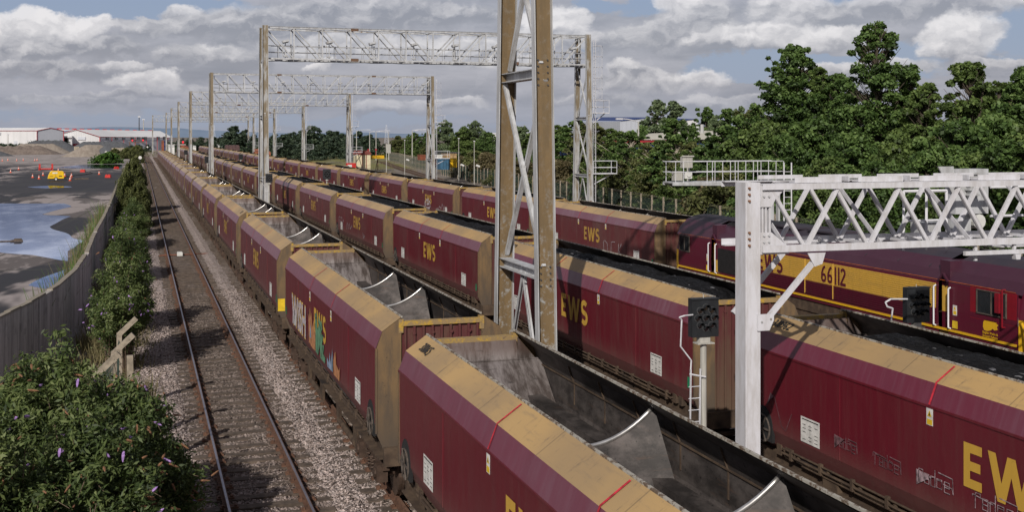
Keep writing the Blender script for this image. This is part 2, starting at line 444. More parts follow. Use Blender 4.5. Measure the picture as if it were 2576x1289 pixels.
leaf_mat('leaf_olive', [(0, (0.049, 0.055, 0.022)), (.4, (0.110, 0.122, 0.044)), (.8, (0.183, 0.195, 0.073)), (1, (0.268, 0.256, 0.110))])
leaf_mat('leaf_brown', [(0, (0.061, 0.049, 0.024)), (.4, (0.134, 0.110, 0.055)), (.8, (0.232, 0.195, 0.110)), (1, (0.305, 0.268, 0.171))])
leaf_mat('leaf_far', [(0, (.025, .042, .03)), (.4, (.045, .068, .042)), (.8, (.075, .1, .056)), (1, (.1, .13, .075))], .15)
leaf_mat('leaf_buddleia', [(0, (.022, .036, .014)), (.3, (.06, .09, .028)), (.6, (.13, .165, .055)), (.82, (.22, .25, .11)), (.9, (.33, .34, .22)), (.95, (.46, .37, .04)), (1, (.55, .4, .035))], .3)
leaf_mat('leaf_grass', [(0, (.04, .09, .016)), (.5, (.08, .17, .03)), (1, (.14, .22, .05))])
leaf_mat('leaf_dry', [(0, (.1, .08, .04)), (.5, (.2, .17, .09)), (1, (.26, .24, .13))])
mat('bark', flat((.075, .06, .045), .3, 6), rough=.9)
mat('bark_pale', flat((.36, .32, .26), .3, 4), rough=.9)
mat('twig', flat((.14, .1, .07), .3, 6), rough=.9)
mat('flower_lilac', flat((.3, .18, .42), .3, 20), rough=.8)
mat('flower_dead', flat((.17, .085, .045), .3, 20), rough=.9)

# ---------------------------------------------------------------- mesh builder
class MB:
    def __init__(s):
        s.v = []; s.f = []; s.m = []; s.cur = 0
    def add(s, vs, fs):
        o = len(s.v); s.v += [tuple(v) for v in vs]
        for f in fs:
            s.f.append(tuple(i + o for i in f)); s.m.append(s.cur)
        return s
    def box(s, c, size, rot=None):
        x, y, z = (a / 2 for a in size)
        vs = [Vector((i * x, j * y, k * z)) for i in (-1, 1) for j in (-1, 1) for k in (-1, 1)]
        if rot is not None: vs = [rot @ v for v in vs]
        vs = [(v.x + c[0], v.y + c[1], v.z + c[2]) for v in vs]
        return s.add(vs, [(0, 1, 3, 2), (4, 6, 7, 5), (0, 4, 5, 1), (2, 3, 7, 6), (0, 2, 6, 4), (1, 5, 7, 3)])
    def b2(s, x0, x1, y0, y1, z0, z1):
        return s.box(((x0 + x1) / 2, (y0 + y1) / 2, (z0 + z1) / 2), (abs(x1 - x0), abs(y1 - y0), abs(z1 - z0)))
    def frame(s, p0, p1, up=(0, 0, 1)):
        d = (Vector(p1) - Vector(p0)); L = d.length; d.normalize()
        u = Vector(up)
        if abs(d.dot(u)) > .98: u = Vector((0, 1, 0)) if abs(d.y) < .9 else Vector((1, 0, 0))
        a = d.cross(u).normalized(); b = a.cross(d).normalized()
        return d, a, b, L
    def bar(s, p0, p1, w, h=None, up=(0, 0, 1)):
        h = w if h is None else h
        d, a, b, L = s.frame(p0, p1, up); p0 = Vector(p0); p1 = Vector(p1)
        vs = []
        for p in (p0, p1):
            for i, j in ((-1, -1), (1, -1), (1, 1), (-1, 1)):
                vs.append(p + a * (i * w / 2) + b * (j * h / 2))
        return s.add(vs, [(3, 2, 1, 0), (4, 5, 6, 7), (0, 1, 5, 4), (1, 2, 6, 5), (2, 3, 7, 6), (3, 0, 4, 7)])
    def angle(s, p0, p1, w, t=.012, up=(0, 0, 1), sx=1, sy=1):   # L section
        d, a, b, L = s.frame(p0, p1, up); p0 = Vector(p0); p1 = Vector(p1)
        o = -a * (sx * w / 2) - b * (sy * w / 2)
        s.bar(p0 + o + a * sx * w / 2, p1 + o + a * sx * w / 2, w, t, up)
        s.bar(p0 + o + b * sy * (w / 2 + t), p1 + o + b * sy * (w / 2 + t), t, w, up)
        return s
    def tube(s, p0, p1, r, n=8, r1=None, cap=True):
        r1 = r if r1 is None else r1
        d, a, b, L = s.frame(p0, p1); p0 = Vector(p0); p1 = Vector(p1)
        vs = []
        for p, q in ((p0, r), (p1, r1)):
            for i in range(n):
                t = 2 * math.pi * i / n; vs.append(p + a * (q * math.cos(t)) + b * (q * math.sin(t)))
        fs = [(i, (i + 1) % n, n + (i + 1) % n, n + i) for i in range(n)]
        if cap: fs += [tuple(range(n - 1, -1, -1)), tuple(range(n, 2 * n))]
        return s.add(vs, fs)
    def path(s, pts, r, n=6):
        for a, b in zip(pts[:-1], pts[1:]): s.tube(a, b, r, n)
        return s
    def sweep(s, pts, r, n=8, up=(0, 1, 0)):     # one smooth pipe through the points
        P = [Vector(p) for p in pts]; vs = []; up = Vector(up)
        for i, p in enumerate(P):
            d = (P[min(i + 1, len(P) - 1)] - P[max(i - 1, 0)]).normalized(); a = d.cross(up).normalized(); b = a.cross(d).normalized()
            vs += [p + a * (r * math.cos(2 * math.pi * k / n)) + b * (r * math.sin(2 * math.pi * k / n)) for k in range(n)]
        fs = [(i * n + k, i * n + (k + 1) % n, (i + 1) * n + (k + 1) % n, (i + 1) * n + k) for i in range(len(P) - 1) for k in range(n)]
        return s.add(vs, fs + [tuple(range(n - 1, -1, -1)), tuple(range((len(P) - 1) * n, len(P) * n))])
    def ring(s, c, r, t, n=16, axis='x'):
        P = []
        for i in range(n + 1):
            a = 2 * math.pi * i / n; u, w = r * math.cos(a), r * math.sin(a)
            P.append((c[0], c[1] + u, c[2] + w) if axis == 'x' else (c[0] + u, c[1], c[2] + w))
        return s.path(P, t, 5)
    def strip(s, prof, y0, y1, n=1):        # sweep an open xz profile along y
        for k in range(n):
            a = y0 + (y1 - y0) * k / n; b = y0 + (y1 - y0) * (k + 1) / n
            for (x0, z0), (x1, z1) in zip(prof[:-1], prof[1:]):
                s.add([(x0, a, z0), (x1, a, z1), (x1, b, z1), (x0, b, z0)], [(0, 1, 2, 3)])
        return s
    def poly(s, pts, ax=None):
        return s.add(pts, [tuple(range(len(pts)))])
    def prism(s, pts, h, axis='z'):         # closed 2d outline extruded
        n = len(pts)
        def q(p, t):
            return {'z': (p[0], p[1], t), 'y': (p[0], t, p[1]), 'x': (t, p[0], p[1])}[axis]
        vs = [q(p, h[0]) for p in pts] + [q(p, h[1]) for p in pts]
        return s.add(vs, [tuple(range(n - 1, -1, -1)), tuple(range(n, 2 * n))] + [(i, (i + 1) % n, n + (i + 1) % n, n + i) for i in range(n)])
    def mesh(s, name, mats, smooth=False):
        me = bpy.data.meshes.new(name); me.from_pydata(s.v, [], s.f)
        for m in (mats if isinstance(mats, (list, tuple)) else [mats]): me.materials.append(MATS[m])
        if isinstance(mats, (list, tuple)) and len(mats) > 1: me.polygons.foreach_set('material_index', s.m)
        if smooth: me.polygons.foreach_set('use_smooth', [True] * len(me.polygons))
        me.update()
        return me
    def build(s, name, mats, parent=None, smooth=False, loc=None):
        o = bpy.data.objects.new(name, s.mesh(name, mats, smooth)); col.objects.link(o)
        if parent is not None: o.parent = parent
        if loc is not None: o.location = loc
        return o
def fix_normals(o):
    bm = bmesh.new(); bm.from_mesh(o.data); bmesh.ops.recalc_face_normals(bm, faces=bm.faces); bm.to_mesh(o.data); bm.free()
def tag(o, label=None, cat=None, group=None, kind=None):
    if label: o['label'] = label
    if cat: o['category'] = cat
    if group: o['group'] = group
    if kind: o['kind'] = kind
    return o
def thing(name, label, cat, loc=(0, 0, 0), rz=0, group=None):
    o = bpy.data.objects.new(name, None); col.objects.link(o); o.location = loc; o.rotation_euler = (0, 0, rz)
    o.empty_display_size = .2
    return tag(o, label, cat, group)
def kids(o):
    return [c for c in bpy.data.objects if c.parent == o]
def copy_tree(o, parent=None, tree=None):
    c = o.copy(); col.objects.link(c); c.parent = parent
    for ch in (tree or TREE).get(o.name, ()):
        copy_tree(ch, c, tree)
    return c
TREE = {}
def index_tree():
    TREE.clear()
    for o in bpy.data.objects:
        if o.parent is not None: TREE.setdefault(o.parent.name, []).append(o)
def struct(o): return tag(o, kind='structure')
def text_mesh(s, size, mname, offset=0, name='lettering'):
    cu = bpy.data.curves.new('t', 'FONT'); cu.body = s; cu.size = size; cu.align_x = 'CENTER'; cu.offset = offset; cu.resolution_u = 4
    o = bpy.data.objects.new('t', cu); col.objects.link(o)
    bpy.context.view_layer.update()
    me = bpy.data.meshes.new_from_object(o.evaluated_get(bpy.context.evaluated_depsgraph_get()))
    bpy.data.objects.remove(o); bpy.data.curves.remove(cu)
    me.name = name; me.materials.clear(); me.materials.append(MATS[mname])
    return me
# ---------------------------------------------------------------- light and sky
SUN_AZ, SUN_EL = 31.0, 31.0          # light travels towards +Y, 31 degrees to the right of the track; the sun stands behind and left
w = bpy.data.worlds.new('World'); sc.world = w; w.use_nodes = True
w.cycles.sampling_method = 'MANUAL'; w.cycles.sample_map_resolution = 256
N = NT(w.node_tree)
bg = w.node_tree.nodes['Background']
sky = N.n('ShaderNodeTexSky', sky_type='NISHITA'); sky.sun_disc = False
sky.sun_elevation = R(SUN_EL); sky.sun_rotation = R(SUN_AZ + 180); sky.air_density = 1.2; sky.dust_density = 2.0
tc = N.n('ShaderNodeTexCoord')
x, y, z = N.xyz(N.vm('NORMALIZE', tc.outputs['Generated']))
# azimuth / elevation of the sky direction, in units of about a thousandth of a radian / 2.9
U = N.m('MULTIPLY', N.m('SUBTRACT', N.m('ARCTAN2', x, y), PSI), 2.905)
V = N.m('MULTIPLY', N.m('ARCSINE', z), 2.905)
def uv(px, py): return math.atan((px - 1288) / 2905) * 2.905, (HY - py) / 1000
pw = N.vec(N.m('MULTIPLY', U, 8.0), N.m('MULTIPLY', V, 11.0), 3.3)
wn_c = N.n('ShaderNodeTexNoise'); N.put(wn_c.inputs['Vector'], pw); wn_c.inputs['Scale'].default_value = 1.0; wn_c.inputs['Detail'].default_value = 9; wn_c.inputs['Roughness'].default_value = .61
cx, cy, cz = N.xyz(wn_c.outputs[1])
U2 = N.m('ADD', U, N.m('MULTIPLY', N.m('SUBTRACT', cx, .5), .17)); V2 = N.m('ADD', V, N.m('MULTIPLY', N.m('SUBTRACT', cy, .5), .095))
pl = N.vec(N.m('MULTIPLY', U2, 13.0), N.m('MULTIPLY', V2, 19.0), 9.1); pl2 = N.vec(N.m('MULTIPLY', N.m('ADD', U2, -.012), 13.0), N.m('MULTIPLY', N.m('ADD', V2, .014), 19.0), 9.1)
l0 = N.noise(pl, 1.0, 5, .55); l1 = N.noise(pl2, 1.0, 5, .55)
rel = N.m('MULTIPLY', N.m('SUBTRACT', l0, l1), 2.7)
soft = N.noise(N.vec(N.m('MULTIPLY', U, 2.4), N.m('MULTIPLY', V, 9.0), 1.0), 1.0, 7, .55, .3)
soft2 = N.noise(N.vec(N.m('MULTIPLY', U, 5.0), N.m('MULTIPLY', V, 24.0), 5.0), 1.0, 7, .55, .3)
blue = N.mix(N.ss(V, -.02, .75), (.3, .355, .475), (.2, .285, .47))
hole = None
for (px, py, ru, rv, amp) in ((200, 22, .40, .035, 1.0), (60, 45, .26, .026, .8), (560, 30, .1, .01, .5), (1990, 155, .2, .02, .9), (1850, 185, .16, .022, .8), (2290, 165, .08, .05, 1.0), (2560, 90, .07, .06, .8), (1630, 12, .06, .03, 1.0), (2190, 6, .16, .022, 1.0), (1480, 8, .07, .02, .8), (60, 205, .1, .012, .4), (100, 300, .3, .03, .5), (900, 310, .7, .02, .5), (1500, 120, .05, .03, .5)):
    u0, v0 = uv(px, py)
    a = N.m('DIVIDE', N.m('SUBTRACT', U2, u0), ru); b = N.m('DIVIDE', N.m('SUBTRACT', V2, v0), rv)
    t = N.m('MULTIPLY', N.m('EXPONENT', N.m('MULTIPLY', N.m('ADD', N.m('MULTIPLY', a, a), N.m('MULTIPLY', b, b)), -1.0)), amp)
    hole = t if hole is None else N.m('ADD', hole, t)
veil = N.mix(N.ss(N.m('ADD', N.m('MULTIPLY', soft, .6), N.m('MULTIPLY', soft2, .4)), .36, .62), (.255, .265, .33), (.40, .40, .465))
veil = N.mix(N.m('MULTIPLY', N.ss(rel, .02, .3), .12), veil, (.55, .54, .6))
col_ = N.mix(N.ss(N.m('SUBTRACT', N.m('ADD', N.m('MULTIPLY', soft, .7), N.m('MULTIPLY', soft2, .35)), N.m('MULTIPLY', hole, .55)), .24, .36), blue, veil)
def cumulus(col_, px, py, rx, ry, br):
    u0, v0 = uv(px, py); ru = rx / 1000; rv = ry / 1000
    a = N.m('DIVIDE', N.m('SUBTRACT', U2, u0), ru); b = N.m('DIVIDE', N.m('SUBTRACT', V2, v0), rv)
    bb = N.m('MULTIPLY', b, N.m('ADD', 1.0, N.m('MULTIPLY', N.m('LESS_THAN', b, 0.0), .15)))
    r2 = N.m('ADD', N.m('MULTIPLY', a, a), N.m('MULTIPLY', bb, bb))
    al = N.m('MULTIPLY', N.m('SUBTRACT', 1.0, N.ss(r2, .5, 1.12)), N.ss(b, -1.0, -.1))
    lit = N.m('ADD', N.m('ADD', N.m('MULTIPLY', b, .33), br - .12), N.m('ADD', N.m('MULTIPLY', rel, .6), N.m('MULTIPLY', a, -.1)), clamp=True)
    c = N.mix(lit, (.27, .275, .335), (.82, .79, .81))
    return N.mix(N.m('MULTIPLY', al, .93), col_, c)
CU = [(1850, 262, 230, 26, .3), (1020, 272, 130, 22, .5), (1160, 262, 100, 20, .52), (1500, 255, 150, 20, .3), (600, 235, 160, 22, .3), (180, 262, 160, 16, .3), (330, 245, 120, 14, .25),
      (100, 188, 160, 24, .28), (330, 175, 70, 14, .45), (380, 212, 92, 34, .72), (800, 167, 44, 18, .6), (560, 150, 170, 34, .28), (1560, 215, 130, 28, .3), (1640, 200, 150, 36, .42), (1745, 205, 95, 34, .55), (1570, 180, 60, 34, .42),
      (2180, 185, 200, 26, .5), (110, 88, 150, 40, .95), (235, 84, 52, 30, .95), (140, 74, 50, 26, 1.0), (30, 104, 90, 34, .7), (165, 138, 200, 36, .22), (40, 150, 120, 30, .3),
      (455, 55, 66, 36, .5), (385, 88, 110, 34, .38), (640, 75, 190, 60, .22), (900, 45, 300, 60, .2), (900, 125, 260, 42, .5), (1150, 128, 200, 40, .55), (1290, 165, 130, 26, .5), (1120, 40, 200, 34, .25),
      (1400, 62, 98, 52, .98), (1330, 98, 76, 36, .7), (1480, 110, 90, 36, .35), (1720, 92, 190, 50, .32), (1740, 45, 110, 62, .5), (1700, 10, 80, 26, .75), (1620, 100, 80, 44, .35), (1810, 100, 90, 30, .42),
      (1990, 38, 130, 56, .6), (2250, 40, 220, 44, .3), (1960, 100, 190, 38, .78), (2130, 108, 130, 32, .6), (1880, 112, 66, 22, .75), (2430, 108, 98, 56, .85), (2395, 150, 80, 30, .45), (2545, 28, 80, 36, .5), (2520, 170, 100, 22, .45)]
for q_ in CU: col_ = cumulus(col_, *q_)
haze = N.m('SUBTRACT', 1.0, N.ss(V, -.01, .16))
body = N.mix(N.m('MULTIPLY', haze, .75), col_, (.325, .36, .45))
dk = N.m('SUBTRACT', 1.0, N.m('MULTIPLY', N.ss(V, .45, 1.4), .4))     # sky above the view is dimmed to lower the fill light
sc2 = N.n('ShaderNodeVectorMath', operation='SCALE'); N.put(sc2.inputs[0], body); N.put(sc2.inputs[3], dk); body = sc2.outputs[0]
hs = N.n('ShaderNodeVectorMath', operation='SCALE'); N.put(hs.inputs[0], sky.outputs[0]); hs.inputs[3].default_value = .012
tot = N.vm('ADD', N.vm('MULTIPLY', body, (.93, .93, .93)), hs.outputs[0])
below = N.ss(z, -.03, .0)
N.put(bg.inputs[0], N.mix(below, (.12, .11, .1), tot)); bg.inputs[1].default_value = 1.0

sd = bpy.data.lights.new('sun', 'SUN'); sd.energy = 4.3; sd.angle = R(.55); sd.color = (1, .94, .86)
so = bpy.data.objects.new('sun', sd); col.objects.link(so)
ld = Vector((math.sin(R(SUN_AZ)) * math.cos(R(SUN_EL)), math.cos(R(SUN_AZ)) * math.cos(R(SUN_EL)), -math.sin(R(SUN_EL))))
so.rotation_euler = ld.to_track_quat('-Z', 'Y').to_euler()

# ---------------------------------------------------------------- ground
def grid(name, x0, x1, y0, y1, nx, ny, zf, mname, kind='structure'):
    xs = np.linspace(x0, x1, nx); ys = np.linspace(y0, y1, ny)
    v = [(float(a), float(b), zf(float(a), float(b))) for b in ys for a in xs]
    f = [(j * nx + i, j * nx + i + 1, (j + 1) * nx + i + 1, (j + 1) * nx + i) for j in range(ny - 1) for i in range(nx - 1)]
    me = bpy.data.meshes.new(name); me.from_pydata(v, [], f); me.materials.append(MATS[mname]); me.update()
    o = bpy.data.objects.new(name, me); col.objects.link(o); o['kind'] = kind
    return o
from mathutils import noise as mn
ZY = 0.8
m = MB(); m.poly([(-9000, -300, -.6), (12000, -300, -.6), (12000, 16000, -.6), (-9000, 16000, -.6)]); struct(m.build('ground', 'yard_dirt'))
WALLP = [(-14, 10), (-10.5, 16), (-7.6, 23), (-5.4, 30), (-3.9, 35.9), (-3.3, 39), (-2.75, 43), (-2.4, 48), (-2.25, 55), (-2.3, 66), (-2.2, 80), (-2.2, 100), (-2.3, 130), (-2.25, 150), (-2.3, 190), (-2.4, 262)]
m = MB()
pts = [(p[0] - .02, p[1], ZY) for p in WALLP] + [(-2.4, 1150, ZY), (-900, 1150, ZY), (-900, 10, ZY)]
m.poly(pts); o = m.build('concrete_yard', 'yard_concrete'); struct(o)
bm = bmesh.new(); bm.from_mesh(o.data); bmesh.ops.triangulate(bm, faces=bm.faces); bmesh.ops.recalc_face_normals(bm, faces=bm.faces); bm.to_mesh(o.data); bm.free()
# ballast bed with a real bumpy surface near the camera
def bed(a, b):
    h = -.205
    e = abs(a - 2.37)
    if 1.3 < e < 1.9 and a > 2.37: h += .07 * (1 - abs(e - 1.6) / .3)
    if e > 1.3 and a < 2.37: h += .04
    if a < .2: h -= .25 * min(1.6, (.2 - a))
    return h + .045 * mn.noise((a * 1.1, b * .8, 0)) + .03 * mn.noise((a * 3.1, b * 2.3, 0)) + .022 * mn.noise((a * 9, b * 9, 4))
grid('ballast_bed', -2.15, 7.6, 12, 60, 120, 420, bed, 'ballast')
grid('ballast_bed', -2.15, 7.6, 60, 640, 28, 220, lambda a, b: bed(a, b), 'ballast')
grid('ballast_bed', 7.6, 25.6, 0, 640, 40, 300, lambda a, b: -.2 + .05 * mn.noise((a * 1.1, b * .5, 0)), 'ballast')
grid('gravel_yard', 25.6, 140, 20, 620, 30, 80, lambda a, b: -.22 + .14 * mn.noise((a * .15, b * .05, 0)), 'yard_dirt')
# loose stones on the near ballast
def stones(name, x0, x1, y0, y1, n, zf):
    rr = np.random.default_rng(5)
    base = np.array([(1, 0, -.3), (-.5, .87, -.3), (-.5, -.87, -.3), (.5, .5, .6), (-.7, 0, .5), (.4, -.6, .55)])
    fc = [(0, 3, 5), (0, 1, 3), (1, 4, 3), (1, 2, 4), (2, 5, 4), (2, 0, 5), (3, 4, 5)]
    V_, F_ = [], []
    for i in range(n):
        a = rr.uniform(x0, x1); b = y0 + (y1 - y0) * rr.random() ** 1.5
        if abs(a - 1.62) < .08 or abs(a - 3.12) < .08 or abs(a - 4.85) < .08: continue
        s_ = rr.uniform(.018, .04); t = rr.uniform(0, 6.28)
        c_, s2 = math.cos(t), math.sin(t)
        q = base * (s_ * rr.uniform(.7, 1.3), s_ * rr.uniform(.7, 1.3), s_ * rr.uniform(.6, 1.1)) * rr.uniform(.8, 1.2, (6, 3))
        zz = zf(a, b) + s_ * .25
        o_ = len(V_)
        for vx in q: V_.append((a + vx[0] * c_ - vx[1] * s2, b + vx[0] * s2 + vx[1] * c_, zz + vx[2]))
        F_ += [tuple(k + o_ for k in f) for f in fc]
    me = bpy.data.meshes.new(name); me.from_pydata(V_, [], F_); me.materials.append(MATS['ballast']); me.update()
    o = bpy.data.objects.new(name, me); col.objects.link(o)
    return tag(o, 'loose pinkish ballast stones lying over the track bed in the foreground', 'ballast stones', kind='stuff')
stones('ballast_stones', -.1, 5.3, 18, 56, 52000, bed)

# puddles
def puddle(pts, seed, mname='puddle_water', z=ZY + .006):
    P = []
    n = len(pts)
    for i in range(n):
        a = Vector(pts[i]); b = Vector(pts[(i + 1) % n])
        for k in range(8):
            t = k / 8; p = a.lerp(b, t)
            d = mn.noise((p.x * .5 + seed, p.y * .14, seed)) * .55
            P.append((p.x + d, p.y + d * 1.6, z))
    m = MB(); m.poly(P); o = m.build('puddle', mname); struct(o)
    bm = bmesh.new(); bm.from_mesh(o.data); bmesh.ops.triangulate(bm, faces=bm.faces); bmesh.ops.recalc_face_normals(bm, faces=bm.faces)
    for f in bm.faces:
        if f.normal.z < 0: f.normal_flip()
    bm.to_mesh(o.data); bm.free()
puddle([(-26, 117), (-12.3, 117), (-6.7, 115.5), (-5.9, 109.5), (-7.4, 99.7), (-5.2, 96.5), (-5.9, 86.3), (-4.4, 79), (-3.1, 73.7), (-4.0, 67), (-3.4, 62.0), (-5.2, 66), (-8.2, 69.5), (-14, 69)], 1)
puddle([(-13.2, 155), (-11, 158), (-8, 154.5), (-7.6, 152.7), (-9, 151), (-10.4, 149.8), (-12.2, 151.5)], 2)
puddle([(-16.1, 247), (-11.9, 275), (-4.1, 274), (-3.2, 262), (-3.5, 242), (-9, 240)], 3)
puddle([(-3.2, 59.0), (-3.9, 55.5), (-4.3, 52.6), (-3.5, 50.4), (-2.9, 52.6), (-2.75, 57.5)], 4)

# distant hills
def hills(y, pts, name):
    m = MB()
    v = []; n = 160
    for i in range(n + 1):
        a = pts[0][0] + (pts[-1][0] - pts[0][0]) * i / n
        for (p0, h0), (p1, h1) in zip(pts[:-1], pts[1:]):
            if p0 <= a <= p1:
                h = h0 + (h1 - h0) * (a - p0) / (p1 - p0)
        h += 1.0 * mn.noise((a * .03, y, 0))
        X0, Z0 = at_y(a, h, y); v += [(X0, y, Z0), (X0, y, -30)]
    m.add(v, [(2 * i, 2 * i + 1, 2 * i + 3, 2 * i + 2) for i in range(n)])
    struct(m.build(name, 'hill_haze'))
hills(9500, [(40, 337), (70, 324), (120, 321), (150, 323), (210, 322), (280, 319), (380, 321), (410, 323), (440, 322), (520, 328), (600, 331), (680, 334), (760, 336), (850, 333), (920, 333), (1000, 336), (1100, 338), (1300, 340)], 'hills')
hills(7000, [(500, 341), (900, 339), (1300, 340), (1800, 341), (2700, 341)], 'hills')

# ---------------------------------------------------------------- railway tracks
def track(name, label, xf, y0, y1, n_ind, near=True, sl='sleeper_wood', rt='rail_top', gauge=1.505, pitch=.65, ang=None):
    t = thing(name, label, 'railway track', (0, 0, 0))
    step = 4 if y1 - y0 < 450 else 6
    for s in (-1, 1):
        m = MB(); ys = np.arange(y0, y1 + .1, step)
        for a, b in zip(ys[:-1], ys[1:]):
            xa, xb = xf(a) + s * gauge / 2, xf(b) + s * gauge / 2
            m.cur = 0; m.bar((xa, a, -.14), (xb, b, -.14), .14, .02); m.bar((xa, a, -.085), (xb, b, -.085), .02, .1)
            m.bar((xa, a, -.026), (xb, b, -.026), .07, .04)
            m.cur = 1; m.bar((xa, a, -.003), (xb, b, -.003), .045, .006)
        m.build('rail', ['rail_side', rt], t)
    k = 0; y = y0
    rest = MB(); base = None
    r2 = random.Random(3)
    while y < y1:
        x = xf(y) + r2.uniform(-.05, .05)
        if k < n_ind:
            if base is None:
                mb = MB(); mb.box((0, 0, 0), (2.5, .25, .12))
                for s in (-1, 1): mb.cur = 1; mb.box((s * gauge / 2, 0, .075), (.34, .17, .04)); mb.box((s * gauge / 2 - .12, 0, .1), (.05, .1, .05)); mb.box((s * gauge / 2 + .12, 0, .1), (.05, .1, .05)); mb.cur = 0
                base = mb.mesh('sleeper', [sl, 'rail_side'])
            o = bpy.data.objects.new('sleeper', base); col.objects.link(o); o.parent = t; o.location = (x, y, -.235 + r2.uniform(-.008, .012)); o.rotation_euler = (0, 0, r2.uniform(-.012, .012))
        else:
            rest.box((x, y, -.235), (2.5, .25, .12))
        k += 1; y += pitch if y < 260 else pitch * 2
    if rest.v:
        o = rest.build('sleepers', sl, t); o['kind'] = 'stuff'
    return t
def left_x(y): return 2.37 - (max(0, y - 340) / 130) ** 2 * 1.9
track('railway_track', 'empty plain railway track with shiny rails left of all the wagons', left_x, 12, 620, 100)
track('railway_track', 'railway track under the left train of empty hopper wagons', lambda y: 5.57, 0, 420, 60, rt='rail_rusty')
track('railway_track', 'railway track under the middle train of coal filled wagons', lambda y: 12.59, 0, 420, 30, rt='rail_rusty')
track('railway_track', 'railway track under the maroon and gold locomotive and its train', lambda y: 22.0, 10, 470, 10, rt='rail_rusty')
track('railway_track', 'rusty curved siding beside the green fence on the right', lambda y: 48.6 + (y - 198) * .122 + .00012 * (y - 198) ** 2, 40, 330, 0, rt='rail_rusty', pitch=.75)
track('railway_track', 'bent siding leaving the left track near the far bushes', lambda y: 2.37 - (max(0, y - 290) / 60) ** 1.6 * 1.0 if y < 420 else 2.37 - (130 / 60) ** 1.6 - (y - 420) * .03, 300, 520, 0, rt='rail_rusty')
# axle counter box between the rails with its cable
t = thing('track_detector', 'small pale box between the rails with an orange cable', 'detector', (2.33, 72.9, -.12))
m = MB(); m.b2(-.16, .16, -.3, .3, -.1, .14); m.b2(-.13, .13, -.25, .25, .14, .17); m.build('housing', 'tarp_white', t)
m = MB(); m.path([(-1.2, .1, -.04), (-.8, .02, 0), (-.16, 0, 0)], .025); m.path([(.16, 0, 0), (.8, .05, 0), (1.3, .5, -.03), (1.7, .6, -.03)], .025); m.build('cable', 'container_rust', t)
# ---------------------------------------------------------------- coal hopper wagons
HW, HL = 1.29, 7.15
PITCH, LEN = 16.553, 14.3
def mirror(p): return [(-a, b) for a, b in reversed(p)]
def E_poly(u0, v0, w, h, t):
    return [[(u0, v0), (u0 + t, v0), (u0 + t, v0 + h), (u0, v0 + h)], [(u0 + t, v0 + h - t), (u0 + w, v0 + h - t), (u0 + w, v0 + h), (u0 + t, v0 + h)],
            [(u0 + t, v0 + h / 2 - t / 2), (u0 + w * .92, v0 + h / 2 - t / 2), (u0 + w * .92, v0 + h / 2 + t / 2), (u0 + t, v0 + h / 2 + t / 2)], [(u0 + t, v0), (u0 + w, v0), (u0 + w, v0 + t), (u0 + t, v0 + t)]]
def stroke(P, t):
    out = []
    P = [Vector((*p, 0)) for p in P]
    n = len(P); L = []
    for i in range(n):
        d = (P[min(i + 1, n - 1)] - P[max(i - 1, 0)]).normalized(); q = Vector((-d.y, d.x, 0)) * t / 2
        L.append(((P[i] - q)[:2], (P[i] + q)[:2]))
    for a, b in zip(L[:-1], L[1:]): out.append([tuple(a[0]), tuple(b[0]), tuple(b[1]), tuple(a[1])])
    return out
def arc(cx, cy, r, a0, a1, n=10, ry=None):
    ry = r if ry is None else ry
    return [(cx + r * math.cos(R(a0 + (a1 - a0) * i / n)), cy + ry * math.sin(R(a0 + (a1 - a0) * i / n))) for i in range(n + 1)]
def W_poly(u0, v0, w, h, t):
    k = t * 1.1; q = w / 4
    def leg(a, b, va, vb): return [(a, va), (a + k, va), (b + k, vb), (b, vb)]
    e = (w - k)
    return [leg(u0 + e * .25, u0, v0, v0 + h), leg(u0 + e * .25, u0 + e * .5, v0, v0 + h), leg(u0 + e * .75, u0 + e * .5, v0, v0 + h), leg(u0 + e * .75, u0 + e, v0, v0 + h)]
def S_strokes(u0, v0, w, h, t):
    r = (h - t) / 4; rx = (w - t) / 2; cx = u0 + w / 2
    return stroke(arc(cx, v0 + h - t / 2 - r, rx, 35, 270, 12, r) + arc(cx, v0 + t / 2 + r, rx, 90, -145, 12, r)[1:], t)
def glyph(ch, u, v, h, t):
    w = h * .52; r = h * .27
    if ch == '1': return stroke([(u + w * .35, v), (u + w * .35, v + h)], t), w * .62
    if ch == '0': return stroke(arc(u + w / 2, v + h / 2, w / 2 - t / 2, 0, 360, 14, h / 2 - t / 2), t), w * 1.15
    if ch == '2': return stroke(arc(u + w / 2, v + h - r, w / 2 - t / 2, 165, -35, 9, r - t / 2) + [(u + t * .3, v + t / 2)], t) + stroke([(u, v + t / 2), (u + w, v + t / 2)], t), w * 1.2
    if ch == '6': return stroke(arc(u + w / 2, v + r, w / 2 - t / 2, 0, 360, 12, r - t / 2), t) + stroke([(u + w * .78, v + h - t / 2), (u + w * .42, v + h * .8), (u + w * .17, v + h * .52), (u + t / 2, v + r)], t), w * 1.2
    if ch == '9': return stroke(arc(u + w / 2, v + h - r, w / 2 - t / 2, 0, 360, 12, r - t / 2), t) + stroke([(u + w * .25, v + t / 2), (u + w * .6, v + h * .2), (u + w * .85, v + h * .5), (u + w - t / 2, v + h - r)], t), w * 1.2
    if ch == '3': return stroke(arc(u + w / 2, v + h - r, w / 2 - t / 2, 160, -90, 8, r - t / 2) + arc(u + w / 2, v + r, w / 2 - t / 2, 90, -160, 8, r - t / 2)[1:], t), w * 1.2
    if ch == '5': return stroke([(u + w * .9, v + h - t / 2), (u + t / 2, v + h - t / 2), (u + t / 2, v + h * .55)], t) + stroke([(u + t / 2, v + h * .57)] + arc(u + w / 2, v + r, w / 2 - t / 2, 100, -150, 9, r), t), w * 1.2
    return [], w
def word(s, u, v, h, t):
    P = []
    for ch in s:
        g, a = glyph(ch, u, v, h, t); P += g; u += a
    return P, u
